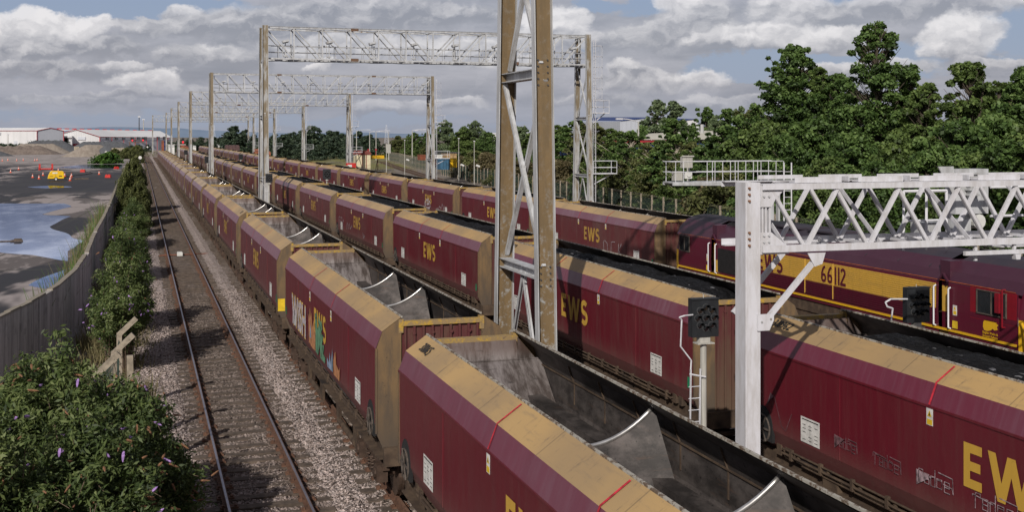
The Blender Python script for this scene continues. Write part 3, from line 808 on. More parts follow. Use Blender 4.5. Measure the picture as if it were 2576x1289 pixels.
def put_polys(m, P, f):
    for k, p in enumerate(P):
        q = [f(a, b, k) for a, b in p]
        m.poly(q)
    return m
def side(xoff, yc, z0):    # text on the left flank of a vehicle: reads from +y to -y, faces -x
    return lambda u, v, k=0: (xoff - .0004 * (k % 7), yc - u, z0 + v)
def two_sided(m): return m

def make_hopper(loaded):
    name = 'hopper_wagon'
    t = thing(name, 'x', 'hopper wagon')
    sideL = [(-.98, 1.10), (-1.17, 1.26), (-HW + .01, 1.55), (-HW, 3.02)]
    for s in (1, -1):
        pr = sideL if s == 1 else mirror(sideL)
        m = MB(); m.cur = 0; m.strip(pr, -HL, HL, 1)
        # flange edge under the shoulder, vertical weld seams
        m.bar((-s * (HW + .006), -HL, 3.0), (-s * (HW + .006), HL, 3.0), .02, .035)
        for yy in (-4.1, 4.1): m.bar((-s * (HW + .002), yy, 1.56), (-s * (HW + .002), yy, 2.98), .012, .012)
        m.cur = 1; m.strip([(-s * HW, 3.02), (-s * 1.17, 3.34)], -HL, HL, 1)
        m.cur = 2; m.strip([(-s * 1.17, 3.34), (-s * .80, 3.60)], -HL, HL, 1)
        if s == 1:    # inner skin of the near flank
            pass
        m.cur = 3; m.strip([(-s * .78, 3.575), (-s * 1.12, 3.30), (-s * 1.22, 3.02), (-s * 1.22, 2.55), (-s * .8, 1.6)], -7.0, 7.0, 1)
        o = m.build('body_side', ['maroon_paint', 'purple_paint', 'tan_paint', 'sooty_steel'], t)
        m = MB(); m.bar((-s * .79, -HL, 3.605), (-s * .79, HL, 3.605), .035, .03)
        m.build('top_rim', 'flaking_edge', t)
        m = MB(); m.bar((-s * .88, -7.0, 2.48), (-s * .88, 7.0, 2.48), .26, .3); m.build('inner_ledge', 'sooty_steel', t)
    prof = [(-1.06, .88), (-HW + .01, 1.4), (-HW + .01, 3.02), (-1.165, 3.335), (-.8, 3.59)]
    for e in (-1, 1):
        ye = e * HL
        for s in (-1, 1):
            m = MB()
            q = [(s * .80, .62)] + [(-s * a if s > 0 else a, b) for a, b in []]
            P = [(-s * -1 * abs(a), b) for a, b in prof] if s == 1 else [(-abs(a), b) for a, b in prof]
            P = [(s * abs(a), b) for a, b in prof]
            P = [(s * .80, .88)] + P + [(s * .80, 3.42)]
            m.prism(P, (ye - e * .03, ye + e * .02), 'y')
            m.bar((s * (HW - .005), ye, 1.4), (s * (HW - .005), ye, 3.02), .03, .07)
            o = m.build('end_frame', 'end_tan_paint', t); fix_normals(o)
        m = MB(); m.cur = 0; m.b2(-.80, .80, ye - e * .06, ye - e * .03, .8, 3.44)
        for i in range(9):
            xx = -.72 + i * .18
            m.bar((xx, ye - e * .01, .9), (xx, ye - e * .01, 3.42), .045, .05)
        for i in range(4): m.tube((-.55 + i * .37, ye, 3.28), (-.55 + i * .37, ye + e * .03, 3.28), .035, 8)
        m.build('end_panel', 'rib_maroon', t)
        m = MB(); m.bar((-.80, ye - e * .03, 3.475), (.80, ye - e * .03, 3.475), .14, .09)
        m.b2(-.85, -.76, ye - e * .1, ye + e * .03, 3.3, 3.56); m.b2(.76, .85, ye - e * .1, ye + e * .03, 3.3, 3.56)
        m.build('end_beam', 'worn_yellow', t)
        # sloping end sheet inside
        m = MB(); a = e * 7.0
        m.add([(-.80, a, 3.45), (.80, a, 3.45), (.80, a - e * .12, 3.12), (-.80, a - e * .12, 3.12)], [(0, 1, 2, 3)])
        m.add([(-.82, a, 3.5), (-1.25, a - e * .01, 3.0), (-1.22, a - e * .15, 3.12), (-.78, a - e * .12, 3.14)], [(0, 1, 2, 3)])
        m.add([(.82, a, 3.5), (1.25, a - e * .01, 3.0), (1.22, a - e * .15, 3.12), (.78, a - e * .12, 3.14)], [(0, 1, 2, 3)])
        m.add([(-1.22, a - e * .12, 3.12), (1.22, a - e * .12, 3.12), (1.15, a - e * 2.6, 1.3), (-1.15, a - e * 2.6, 1.3)], [(0, 1, 2, 3)])
        m.bar((-1.2, a - e * .13, 3.13), (1.2, a - e * .13, 3.13), .02, .02)
        for q in (.45, .95): m.bar((-1.18, a - e * (.12 + 2.48 * q), 3.125 - 1.82 * q), (1.18, a - e * (.12 + 2.48 * q), 3.125 - 1.82 * q), .012, .012)
        m.build('end_slope', 'hopper_steel', t)
        # drawgear
        m = MB(); m.b2(-1.15, 1.15, ye, ye + e * .12, .78, 1.14)
        m.tube((0, ye, .96), (0, ye + e * .85, .96), .09, 8); m.box((0, ye + e * .95, .96), (.3, .34, .36))
        m.build('headstock', 'brake_dust', t)
        m = MB(); m.path([(.35, ye + e * .1, .8), (.4, ye + e * .4, .55), (.35, ye + e * .7, .5), (.2, ye + e * .95, .75)], .035, 6)
        m.build('air_hose', 'rubber', t)
    if not loaded:
        for e in (-1, 1):
            y0 = e * 1.62
            A = [(x / 10 * .98, 2.98 + .46 * (abs(x) / 10) ** 2) for x in range(-10, 11)]
            V_ = []; F_ = []; nr = 9
            for q in (-1, 1):
                o_ = len(V_)
                for j in range(nr + 1):
                    for x, z in A: V_.append((x + x * .12 * (j / nr), y0 + q * 1.35 * j / nr + q * .002, z + (1.35 - z) * j / nr))
                na = len(A)
                F_ += [(o_ + j * na + i, o_ + j * na + i + 1, o_ + (j + 1) * na + i + 1, o_ + (j + 1) * na + i) for j in range(nr) for i in range(na - 1)]
            m = MB(); m.add(V_, F_)
            s_ = m.build('dividing_saddle', 'sooty_steel', t, True)
            m = MB(); m.sweep([(x, y0, z + .01) for x, z in A], .03, 10); m.build('worn_edge', 'bright_steel', s_, True)
        m = MB(); m.b2(-1.2, 1.2, -4.4, 4.4, 1.28, 1.32); m.bar((0, -4.4, 1.45), (0, 4.4, 1.45), .35, .3)
        m.build('hopper_floor', 'sooty_steel', t)
        V_ = []; F_ = []; nx, ny = 16, 90
        for j in range(ny + 1):
            for i in range(nx + 1):
                a_ = -1.18 + 2.36 * i / nx; b_ = -4.4 + 8.8 * j / ny
                zz = 1.33 + .34 * (abs(a_) / 1.18) ** 2 + .14 * mn.noise((a_ * 1.6, b_ * 1.3, 5)) + .06 * mn.noise((a_ * 6, b_ * 6, 2))
                V_.append((a_, b_, zz))
        F_ = [(j * (nx + 1) + i, j * (nx + 1) + i + 1, (j + 1) * (nx + 1) + i + 1, (j + 1) * (nx + 1) + i) for j in range(ny) for i in range(nx)]
        m = MB(); m.add(V_, F_); o = m.build('coal_residue', 'coal', t); o['kind'] = 'stuff'
        m = MB()
        for q_ in (-5.2, -3.9, -2.6, -1.3, 0, 1.3, 2.6, 3.9, 5.2): m.bar((1.215, q_, 2.66), (1.215, q_, 3.02), .015, .03); m.bar((1.21, q_, 3.03), (1.11, q_, 3.3), .015, .03)
        m.bar((1.2, -6.9, 3.03), (1.2, 6.9, 3.03), .02, .02)
        m.build('weld_seams', 'brake_dust', t)
    else:
        m = MB(); m.b2(-1.2, 1.2, -6.8, 6.8, 2.4, 2.42); m.build('hopper_floor', 'sooty_steel', t)
    # frame, pipes, brackets
    for s in (-1, 1):
        m = MB(); m.bar((s * 1.05, -HL, 1.0), (s * 1.05, HL, 1.0), .1, .2)
        m.bar((s * 1.14, -HL, .91), (s * 1.14, HL, .91), .2, .03)
        for yy in (-3.6, -1.3, 1.3, 3.6):
            m.prism([(yy - .34, .9), (yy + .34, .9), (yy + .12, .2), (yy - .18, .2)], (s * 1.0, s * 1.06), 'x')
        m.tube((s * 1.03, -3.6, .3), (s * 1.03, -1.3, .3), .065, 8); m.tube((s * 1.03, 1.3, .3), (s * 1.03, 3.6, .3), .065, 8)
        m.tube((s * .6, -2.2, .6), (s * .6, -.6, .6), .2, 10)
        for yy in (-5, -2.5, 0, 2.5, 5): m.b2(-1.0, 1.0, yy - .05, yy + .05, .7, .95)
        m.build('sole_bar', 'brake_dust', t)
        m = MB()
        m.tube((s * 1.24, -5.9, 1.19), (s * 1.24, 6.0, 1.19), .026, 6); m.tube((s * 1.25, -5.9, 1.28), (s * 1.25, 6.0, 1.28), .019, 6)
        m.tube((s * 1.2, -5.2, 1.1), (s * 1.2, 5.4, 1.1), .022, 6)
        for i in range(13):
            yy = -5.7 + i * .95
            m.box((s * 1.24, yy, 1.22), (.06, .07, .2)); m.bar((s * 1.05, yy, 1.15), (s * 1.24, yy, 1.15), .04, .04)
        for yy in (-6.3, -6.0, 5.9, 6.2): m.box((s * 1.14, yy, 1.2), (.12, .16, .2))
        m.b2(s * 1.1, s * 1.2, 4.3, 4.75, .72, 1.12)
        m.build('brake_pipes', 'brake_dust', t)
    m = MB(); m.b2(-.35, .35, -5, 5, .75, 1.1)
    for yy in (-3.2, 0, 3.2): m.prism([(yy - 1.1, 1.12), (yy + 1.1, 1.12), (yy + .6, .5), (yy - .6, .5)], (-.95, .95), 'x')
    m.build('discharge_doors', 'brake_dust', t)
    for e in (-1, 1):
        b = bpy.data.objects.new('bogie', None); col.objects.link(b); b.parent = t; b.location = (0, e * 5.55, 0)
        for s in (-1, 1):
            m = MB()
            m.bar((s * 1.0, -1.15, .62), (s * 1.0, -.45, .66), .14, .16); m.bar((s * 1.0, 1.15, .62), (s * 1.0, .45, .66), .14, .16); m.bar((s * 1.0, -.5, .68), (s * 1.0, .5, .68), .16, .2)
            m.bar((s * 1.0, -.45, .6), (s * 1.0, -.3, .28), .12, .14); m.bar((s * 1.0, .45, .6), (s * 1.0, .3, .28), .12, .14); m.bar((s * 1.0, -.38, .27), (s * 1.0, .38, .27), .14, .1)
            for yy in (-.92, .92): m.box((s * 1.06, yy, .47), (.22, .32, .34)); m.tube((s * 1.1, yy, .46), (s * 1.2, yy, .46), .11, 10)
            m.build('side_frame', 'wheel_steel', b)
            for yy in (-.16, .16):
                m = MB(); m.sweep([(s * 1.06 + .08 * math.cos(q_ * .8), yy + .08 * math.sin(q_ * .8), .32 + .009 * q_) for q_ in range(36)], .017, 5, (0, 0, 1)); m.build('coil_spring', 'wheel_steel', b)
        for yy in (-.92, .92):
            m = MB(); m.tube((-.9, yy, .46), (.9, yy, .46), .07, 8)
            for s in (-1, 1): m.tube((s * .72, yy, .46), (s * .79, yy, .46), .46, 20); m.tube((s * .68, yy, .46), (s * .72, yy, .46), .49, 20)
            m.build('wheelset', 'wheel_steel', b)
        tag(b)
    # hand wheel in its black recess, both ends of the left flank
    for e in (1,):
        yy = e * 6.62
        m = MB(); P = [(yy + .34 * math.cos(R(a)), 1.52 + .42 * math.sin(R(a))) for a in range(0, 181, 15)]
        P = [(yy + .34, 1.3)] + P + [(yy - .34, 1.3)]
        m.prism(P, (-HW - .004, -HW + .05), 'x'); o = m.build('wheel_recess', 'opening_dark', t); fix_normals(o)
        m = MB(); m.ring((-HW - .01, yy, 1.52), .25, .02, 18)
        for a in range(0, 180, 60): m.bar((-HW - .03, yy - .27 * math.cos(R(a)), 1.52 - .27 * math.sin(R(a))), (-HW - .03, yy + .27 * math.cos(R(a)), 1.52 + .27 * math.sin(R(a))), .02, .03)
        m.build('hand_wheel', 'wheel_paint', t)
    # lettering and labels on the left flank
    m = MB(); P = E_poly(0, 0, .38, .64, .135) + W_poly(.5, -.02, .92, .66, .14) + S_strokes(1.5, -.02, .5, .68, .14)
    put_polys(m, P, side(-HW - .004, 1.0, 2.03)); m.build('lettering', 'gold_letter', t)
    for yy in (1.75, -1.75):
        m = MB(); X = -HW - .004
        m.cur = 0; m.b2(X - .002, X, yy - .075, yy + .075, 2.72, 3.0 - .02)
        m.cur = 1; m.b2(X - .004, X - .002, yy - .06, yy + .06, 2.73, 2.81)
        m.poly([(X - .005, yy + .05, 2.85), (X - .005, yy - .05, 2.85), (X - .005, yy, 2.95)])
        m.cur = 2; m.poly([(X - .006, yy + .02, 2.865), (X - .006, yy - .02, 2.865), (X - .006, yy, 2.925)])
        m.build('warning_label', ['white_label', 'yellow_label', 'black_ink'], t)
    for yy in (-5.25, 5.0):
        m = MB(); X = -HW - .004; m.cur = 0; m.b2(X - .002, X, yy - .3, yy + .3, 1.6, 2.05)
        m.cur = 1
        m.b2(X - .003, X - .0021, yy - .26, yy + .26, 2.0, 2.02)
        for i in range(5):
            for j in range(3):
                if (i * 3 + j) % 4 != 3: m.b2(X - .003, X - .0021, yy + .24 - j * .19 - .1, yy + .24 - j * .19, 1.65 + i * .065, 1.662 + i * .065)
        m.b2(X - .003, X - .0021, yy - .004, yy + .004, 1.62, 1.97)
        m.build('data_panel', ['white_label', 'black_ink'], t)
    m = MB(); m.b2(-HW - .006, -HW - .004, -6.97, -6.85, 1.62, 1.86); m.build('green_marker', 'green_label', t)
    # chalk lines over the shoulder
    for yy in (1.75, -1.75):
        m = MB(); o_ = .006
        for (xa, za), (xb, zb) in (((-.84, 3.572 + .012), (-1.17, 3.34 + .012)), ((-1.172, 3.345 + .006), (-HW - .004, 3.03))):
            m.add([(xa - .003, yy - .02, za), (xa - .003, yy + .02, za), (xb - .003, yy + .03, zb), (xb - .003, yy - .01, zb)], [(0, 1, 2, 3)])
        m.build('chalk_line', 'red_chalk', t)
    return t

proto_e = make_hopper(False); proto_l = make_hopper(True)
index_tree()
ORD = ['', 'first', 'second', 'third', 'fourth', 'fifth', 'sixth', 'seventh', 'eighth', 'ninth', 'tenth', 'eleventh', 'twelfth', 'thirteenth', 'fourteenth', 'fifteenth', 'sixteenth', 'seventeenth', 'eighteenth', 'nineteenth', 'twentieth', 'twenty-first', 'twenty-second', 'twenty-third', 'twenty-fourth', 'twenty-fifth', 'twenty-sixth', 'twenty-seventh', 'twenty-eighth']
W = {}
def paint_all(o, c):
    o.color = c
    for ch in o.children_recursive: ch.color = c
def _unused(o, c):
    o.color = c
    for ch in kids(o):
        ch.color = c
        for g in kids(ch): g.color = c
NEARONLY = ('hand_wheel', 'wheel_recess', 'chalk_line', 'coil_spring', 'inner_ledge')
rw = random.Random(21)
# coal heaps
def coal_mesh(seed):
    nx, ny = 22, 130
    v = []
    for j in range(ny + 1):
        for i in range(nx + 1):
            a = -1.14 + 2.28 * i / nx; b = -6.75 + 13.5 * j / ny
            t = abs(a) / 1.14; e = min(1, (6.75 - abs(b)) / 2.2)
            z = 2.72 + .82 * e ** .8 - .3 * t ** 2.2 + .1 * mn.noise((a * .8, b * .45, seed)) + .05 * mn.noise((a * 3, b * 3, seed)) + .028 * mn.noise((a * 11, b * 11, seed))
            z += .1 * math.cos(b * 2.2 + seed) * (1 - t) * e
            v.append((a, b, z))
    f = [(j * (nx + 1) + i, j * (nx + 1) + i + 1, (j + 1) * (nx + 1) + i + 1, (j + 1) * (nx + 1) + i) for j in range(ny) for i in range(nx)]
    me = bpy.data.meshes.new('coal_load'); me.from_pydata(v, [], f); me.materials.append(MATS['coal']); me.update()
    return me
coalM = [coal_mesh(s) for s in (1.3, 7.7, 15.1)]
used = set()
def put_wagon(key, proto, x, yc, label, group, colr, strip_parts):
    if proto.name not in used:
        used.add(proto.name); o = proto
    else:
        o = proto.copy(); col.objects.link(o)
        for ch in TREE.get(proto.name, ()):
            base = ch.name.split('.')[0]
            if base in strip_parts: continue
            c = ch.copy(); col.objects.link(c); c.parent = o
            for g in TREE.get(ch.name, ()):
                if g.name.split('.')[0] in strip_parts: continue
                d = g.copy(); col.objects.link(d); d.parent = c
    o.location = (x, yc, 0); tag(o, label, 'hopper wagon', group)
    W[key] = (o, colr); return o
XA, XB, XC = 5.57, 12.59, 22.0
FAR = ('coal_residue', 'weld_seams', 'hand_wheel', 'wheel_recess', 'chalk_line', 'coil_spring', 'inner_ledge', 'green_marker', 'air_hose', 'hopper_floor', 'top_rim')
descA = {0: 'empty maroon hopper wagon filling the bottom of the photo, nearest of the left train', 1: 'empty maroon hopper wagon with white, orange and green graffiti, second in the left train', 2: 'empty hopper wagon behind the graffiti wagon, yellow square on its end, left train'}
for i in range(18):
    y = 19.45 - HL + i * PITCH + (.2 if i == 0 else 0)
    lab = descA.get(i, 'empty dusty hopper wagon, %s from the camera in the left train' % ORD[i + 1])
    k = min(1, max(0, (i - 1) / 4))
    c = (min(1, .28 + .5 * k + rw.uniform(-.12, .12)), max(0, .45 * k + .3 * (i > 4) + rw.uniform(-.12, .12)), .5, 1)
    put_wagon(('A', i), proto_e, XA, y, lab, 'hopper wagons of the left train', c, FAR if i > 5 else ())
descB = {0: 'coal filled hopper wagon with chalked tags on its flank, nearest of the middle train', 1: 'coal filled hopper wagon behind the tall rusty gantry leg, middle train'}
for i in range(23):
    y = 20.08 - HL + i * PITCH - (.1 if i == 0 else 0)
    lab = descB.get(i, 'coal filled hopper wagon, %s from the camera in the middle train' % ORD[i + 1])
    c = (min(1, .2 + .06 * i + rw.uniform(-.12, .2)), min(.85, max(0, .09 * (i - 2) + rw.uniform(-.12, .16))), .5, 1)
    put_wagon(('B', i), proto_l, XB, y, lab, 'coal hopper wagons of the middle train', c, FAR if i > 6 else ())
    if i < 16:
        o = bpy.data.objects.new('coal_load', coalM[i % 3]); col.objects.link(o); o.location = (XB, y, 0)
        tag(o, 'black coal heaped in the %s wagon of the middle train' % ('nearest' if i == 0 else ORD[i + 1]), 'coal load', 'coal heaps in the middle train')
descC = {0: 'hopper wagon coupled directly to the locomotive, with scribbles on its flank'}
for i in range(24):
    y = 44.55 + HL + i * (PITCH - .05)
    lab = descC.get(i, 'empty hopper wagon, %s behind the locomotive in the right train' % ORD[i + 1])
    c = (min(1, .25 + .04 * i + rw.uniform(-.1, .15)), min(.8, max(0, .06 * (i - 3) + rw.uniform(-.08, .16))), .5, 1)
    put_wagon(('C', i), proto_e, XC, y, lab, 'hopper wagons of the right train', c, FAR if i > 4 else ())
for o, c in W.values(): paint_all(o, c)
paint_all(W[('C', 0)][0], (.75, .2, .5, 1))

for ch in kids(W[('A', 1)][0]):      # this wagon stands the other way round: its hand wheel is at the near end
    b_ = ch.name.split('.')[0]
    if b_ in ('hand_wheel', 'wheel_recess'): ch.location.y = -13.24
    if b_ == 'green_marker': ch.location.y = 13.8
# extras: roof numbers, chalk tags, graffiti
def roof_text(s, parent, yc, size=.2):
    P, u = word(s, 0, 0, size, size * .17)
    dx, dz = .37, .26; L = math.hypot(dx, dz)
    m = MB()
    def f(a, b, k): # runs across the sloping tan strip near the wagon end
        t = .1 + b; return (-.80 - dx * t / L - .006, yc - a, 3.60 - dz * t / L + .012 + .0004 * (k % 5))
    put_polys(m, [[(a, size - b) for a, b in p] for p in P], f); m.build('roof_number', 'black_ink', parent)
def roof_text2(s, parent, yc, size=.19):
    P, u = word(s, 0, 0, size, size * .17)
    dx, dz = -.37, -.26; L = math.hypot(dx, dz)
    m = MB()
    def f(a, b, k):
        t = .12 + (size - b); return (-.80 + dx * t / L - .006, yc - a, 3.60 + dz * t / L + .013 + .0004 * (k % 5))
    put_polys(m, P, f); m.build('roof_number', 'black_ink', parent)
roof_text2('310962', W[('B', 0)][0], 6.75); roof_text2('311065', W[('A', 0)][0], 6.7)
roof_text2('310511', W[('A', 3)][0], -5.9); roof_text2('310259', W[('B', 1)][0], 6.7)
def side_strokes(name, parent, lines, t, mname, xoff=-HW - .008):
    m = MB(); k = 0
    for L_ in lines:
        P = stroke(L_, t)
        for p in P:
            m.poly([(xoff - .0005 * (k % 5), -a, b if b > 1.74 and name == 'chalk_tag' and t < .03 else b + (.25 if b < 2 else .1)) for a, b in p]); k += 1
    return m.build(name, mname, parent)
def radge(u, v, s):        # the blocky chalk tag, letter by letter
    L = [[(0, 0), (0, .75), (.35, .75), (.35, .6)], [(.5, .1), (.5, .62), (.85, .62), (.85, .1), (.5, .1), (.5, .35), (.85, .35)],
         [(1.35, 1.0), (1.35, .08), (1.0, .08), (1.0, .6), (1.35, .6)], [(1.9, .6), (1.5, .6), (1.5, .12), (1.9, .12), (1.9, .62), (1.9, -.35), (1.55, -.35)],
         [(2.1, .32), (2.5, .32), (2.5, .6), (2.1, .6), (2.1, .05), (2.55, .05)], [(-.2, .55), (-.2, -.2), (1.2, -.32)], [(1.6, .95), (2.75, .9), (2.8, .1), (2.7, -.5), (2.0, -.45)]]
    return [[(u + a * s, v + b * s) for a, b in l] for l in L]
B0 = W[('B', 0)][0]
for k, (u, v, s, mm) in enumerate(((-4.2, 1.78, .22, 'spray_dim'), (-3.1, 1.76, .24, 'spray_dim'), (-2.0, 1.8, .28, 'spray_chalk'), (-.75, 1.78, .3, 'spray_chalk'))):
    side_strokes('chalk_tag', B0, radge(u, v, s), .017, mm)
side_strokes('blue_scrawl', B0, [[(-6.5, 1.7), (-6.35, 2.0), (-6.2, 1.95), (-5.95, 1.45), (-5.8, 1.4), (-5.6, 1.75)]], .015, 'spray_dim')
C0 = W[('C', 0)][0]
side_strokes('chalk_tag', C0, [[(1.5 + 0, 1.9), (1.55, 1.35)], [(1.6, 1.95), (1.95, 1.85), (2.0, 1.5), (1.7, 1.4)], [(2.4, 1.4), (2.45, 1.95), (2.9, 1.98)], [(3.3, 1.95), (3.2, 1.3), (3.4, 1.6)], [(3.6, 2.0), (3.3, 1.65), (3.7, 1.35)], [(5.2, 1.8), (5.3, 1.5), (5.5, 1.9), (5.6, 1.4)]], .03, 'spray_white')
C2 = W[('C', 2)][0]
side_strokes('chalk_tag', C2, [[(2.3, 1.35), (2.5, 1.55), (2.7, 1.4), (2.9, 1.6), (3.1, 1.45), (3.4, 1.75), (3.9, 1.6), (4.2, 1.95), (4.6, 1.6), (4.6, 1.4), (4.75, 1.9)]], .05, 'spray_white')
side_strokes('white_tag', C2, [[(-.8, 1.5), (-.75, 2.1), (-.4, 2.2), (-.2, 1.9), (0, 2.3), (.2, 1.9), (.5, 2.1), (.6, 1.5)], [(-.6, 1.4), (.5, 1.45)], [(-.4, 1.7), (.3, 1.75)], [(-1.1, 1.6), (-1.0, 2.0)]], .16, 'spray_white')
B3, B6 = W[('B', 3)][0], W[('B', 6)][0]
side_strokes('chalk_tag', B3, [[(-5.9, 1.4), (-5.9, 2.2), (-5.5, 2.2), (-5.5, 1.5)], [(-5.2, 2.2), (-4.8, 2.2), (-4.9, 1.4)], [(-4.5, 1.4), (-4.5, 2.1), (-4.2, 1.9)], [(-3.3, 1.5), (-3, 1.9), (-2.7, 1.5), (-2.4, 1.9), (-2.0, 1.6), (-1.6, 1.8)], [(1.8, 1.7), (2.0, 1.4), (2.3, 1.6)]], .045, 'spray_white')
side_strokes('white_tag', B6, [[(-2.0, 1.3), (-1.8, 1.75), (-1.4, 1.5), (-1.2, 2.0), (-.8, 1.5)], [(.2, 1.3), (.5, 2.0), (.9, 1.4), (1.2, 2.1), (1.6, 1.4)]], .16, 'spray_white')
# big piece on the second wagon of the left train
A1 = W[('A', 1)][0]
def paint_text(s, size, u, v, off, mname, nm, depth, sx=1, rot=0):
    me = text_mesh(s, size, mname, off, nm)
    o = bpy.data.objects.new(nm, me); col.objects.link(o); o.parent = A1
    o.matrix_local = Matrix.Translation((-HW - depth, -u, v)) @ Matrix(((0, 0, -1, 0), (-1, 0, 0, 0), (0, 1, 0, 0), (0, 0, 0, 1))) @ Matrix.Rotation(rot, 4, 'Z') @ Matrix.Diagonal((sx, 1, 1, 1))
    return o
paint_text('WiSH', 1.12, -3.95, 1.64, .075, 'spray_yellow', 'graffiti_outline', .006, 1.05)
paint_text('WiSH', 1.12, -3.95, 1.64, .035, 'spray_white', 'graffiti_letters', .010, 1.1)
def blobs(nm, polys, mname, depth):
    m = MB()
    for P in polys: m.poly([(-HW - depth, -(a + (.58 if a < .4 else .7)), 1.56 + (b - 1.22) * .78) for a, b in P])
    o = m.build(nm, mname, A1)
    bm = bmesh.new(); bm.from_mesh(o.data); bmesh.ops.triangulate(bm, faces=bm.faces); bm.to_mesh(o.data); bm.free()
blobs('graffiti_orange', [[(-2.5, 1.3), (-2.6, 2.3), (-2.45, 2.1), (-2.3, 2.55), (-2.15, 2.2), (-1.95, 2.4), (-1.9, 1.9), (-1.6, 2.2), (-1.55, 1.7), (-1.35, 2.1), (-1.3, 1.25), (-1.8, 1.22)]], 'spray_orange', .007)
blobs('graffiti_green', [[(-1.25, 1.25), (-1.35, 2.45), (-1.15, 2.55), (-1.0, 2.0), (-.75, 2.2), (-.8, 2.5), (-.5, 2.35), (-.3, 2.45), (-.15, 2.2), (-.35, 2.0), (.05, 2.05), (-.2, 1.7), (.15, 1.75), (0, 1.45), (.35, 1.4), (.3, 1.22), (-.4, 1.22), (-.6, 1.6), (-.8, 1.22)]], 'spray_green', .008)
blobs('graffiti_scrawl', [[(.55, 1.22), (.5, 1.5), (.8, 1.4), (.9, 1.75), (1.1, 1.4), (1.3, 1.95), (1.35, 1.25)], [(-2.35, 1.5), (-2.2, 2.0), (-2.05, 1.5)]], 'spray_blue', .009)
blobs('graffiti_flame', [[(1.5, 1.22), (1.45, 1.6), (1.6, 1.85), (1.75, 1.95), (1.85, 1.6), (2.2, 1.5), (2.35, 1.65), (2.3, 1.22)]], 'spray_orange', .0095)
side_strokes('graffiti_edging', A1, [[(a + .58, 1.3 + (b - 1.22) * .78) for a, b in l] for l in [[(-2.62, 1.3), (-2.65, 2.4), (-2.35, 2.6)], [(-1.35, 2.5), (-1.1, 2.6), (-.95, 2.05)], [(-.8, 2.5), (-.5, 2.42), (-.1, 2.2), (.1, 2.05)], [(-.6, 1.6), (-.8, 1.25), (-1.0, 1.7)], [(-.3, 1.3), (.0, 1.75)]]], .035, 'black_ink')
# yellow square on the end of the third wagon of the left train
m = MB(); m.b2(-1.27, -1.0, -HL - .024, -HL - .021, 1.35, 1.75); m.build('yellow_square', 'yellow_label', W[('A', 2)][0])

# ---------------------------------------------------------------- locomotive 66112
L = thing('diesel_locomotive', 'maroon and gold diesel locomotive 66112 standing behind the white gantry truss', 'locomotive', (XC, 33.0, 0))
LX = -1.25; y0, y1 = -9.9, 9.65     # near cab front ... far cab front (local y)
roofp = [(-1.25, 1.72), (-1.27, 2.4), (-1.25, 3.12), (-1.12, 3.42), (-.8, 3.72), (-.45, 3.86), (0, 3.9)]
full = roofp + [(-a, b) for a, b in reversed(roofp[:-1])]
m = MB()
m.cur = 0; m.strip(roofp[:3], -6.6, 6.2); m.strip([(-a, b) for a, b in reversed(roofp[:3])], -6.6, 6.2)
o = m.build('body_side', ['loco_maroon'], L)
m = MB(); m.cur = 0
m.strip(roofp[2:5], -6.6, 6.2); m.strip([(-a, b) for a, b in reversed(roofp[2:5])], -6.6, 6.2)
m.cur = 1; m.strip(roofp[4:] + [(-a, b) for a, b in reversed(roofp[4:-1])], -6.6, 6.2)
m.build('roof', ['loco_shoulder', 'loco_roof'], L)
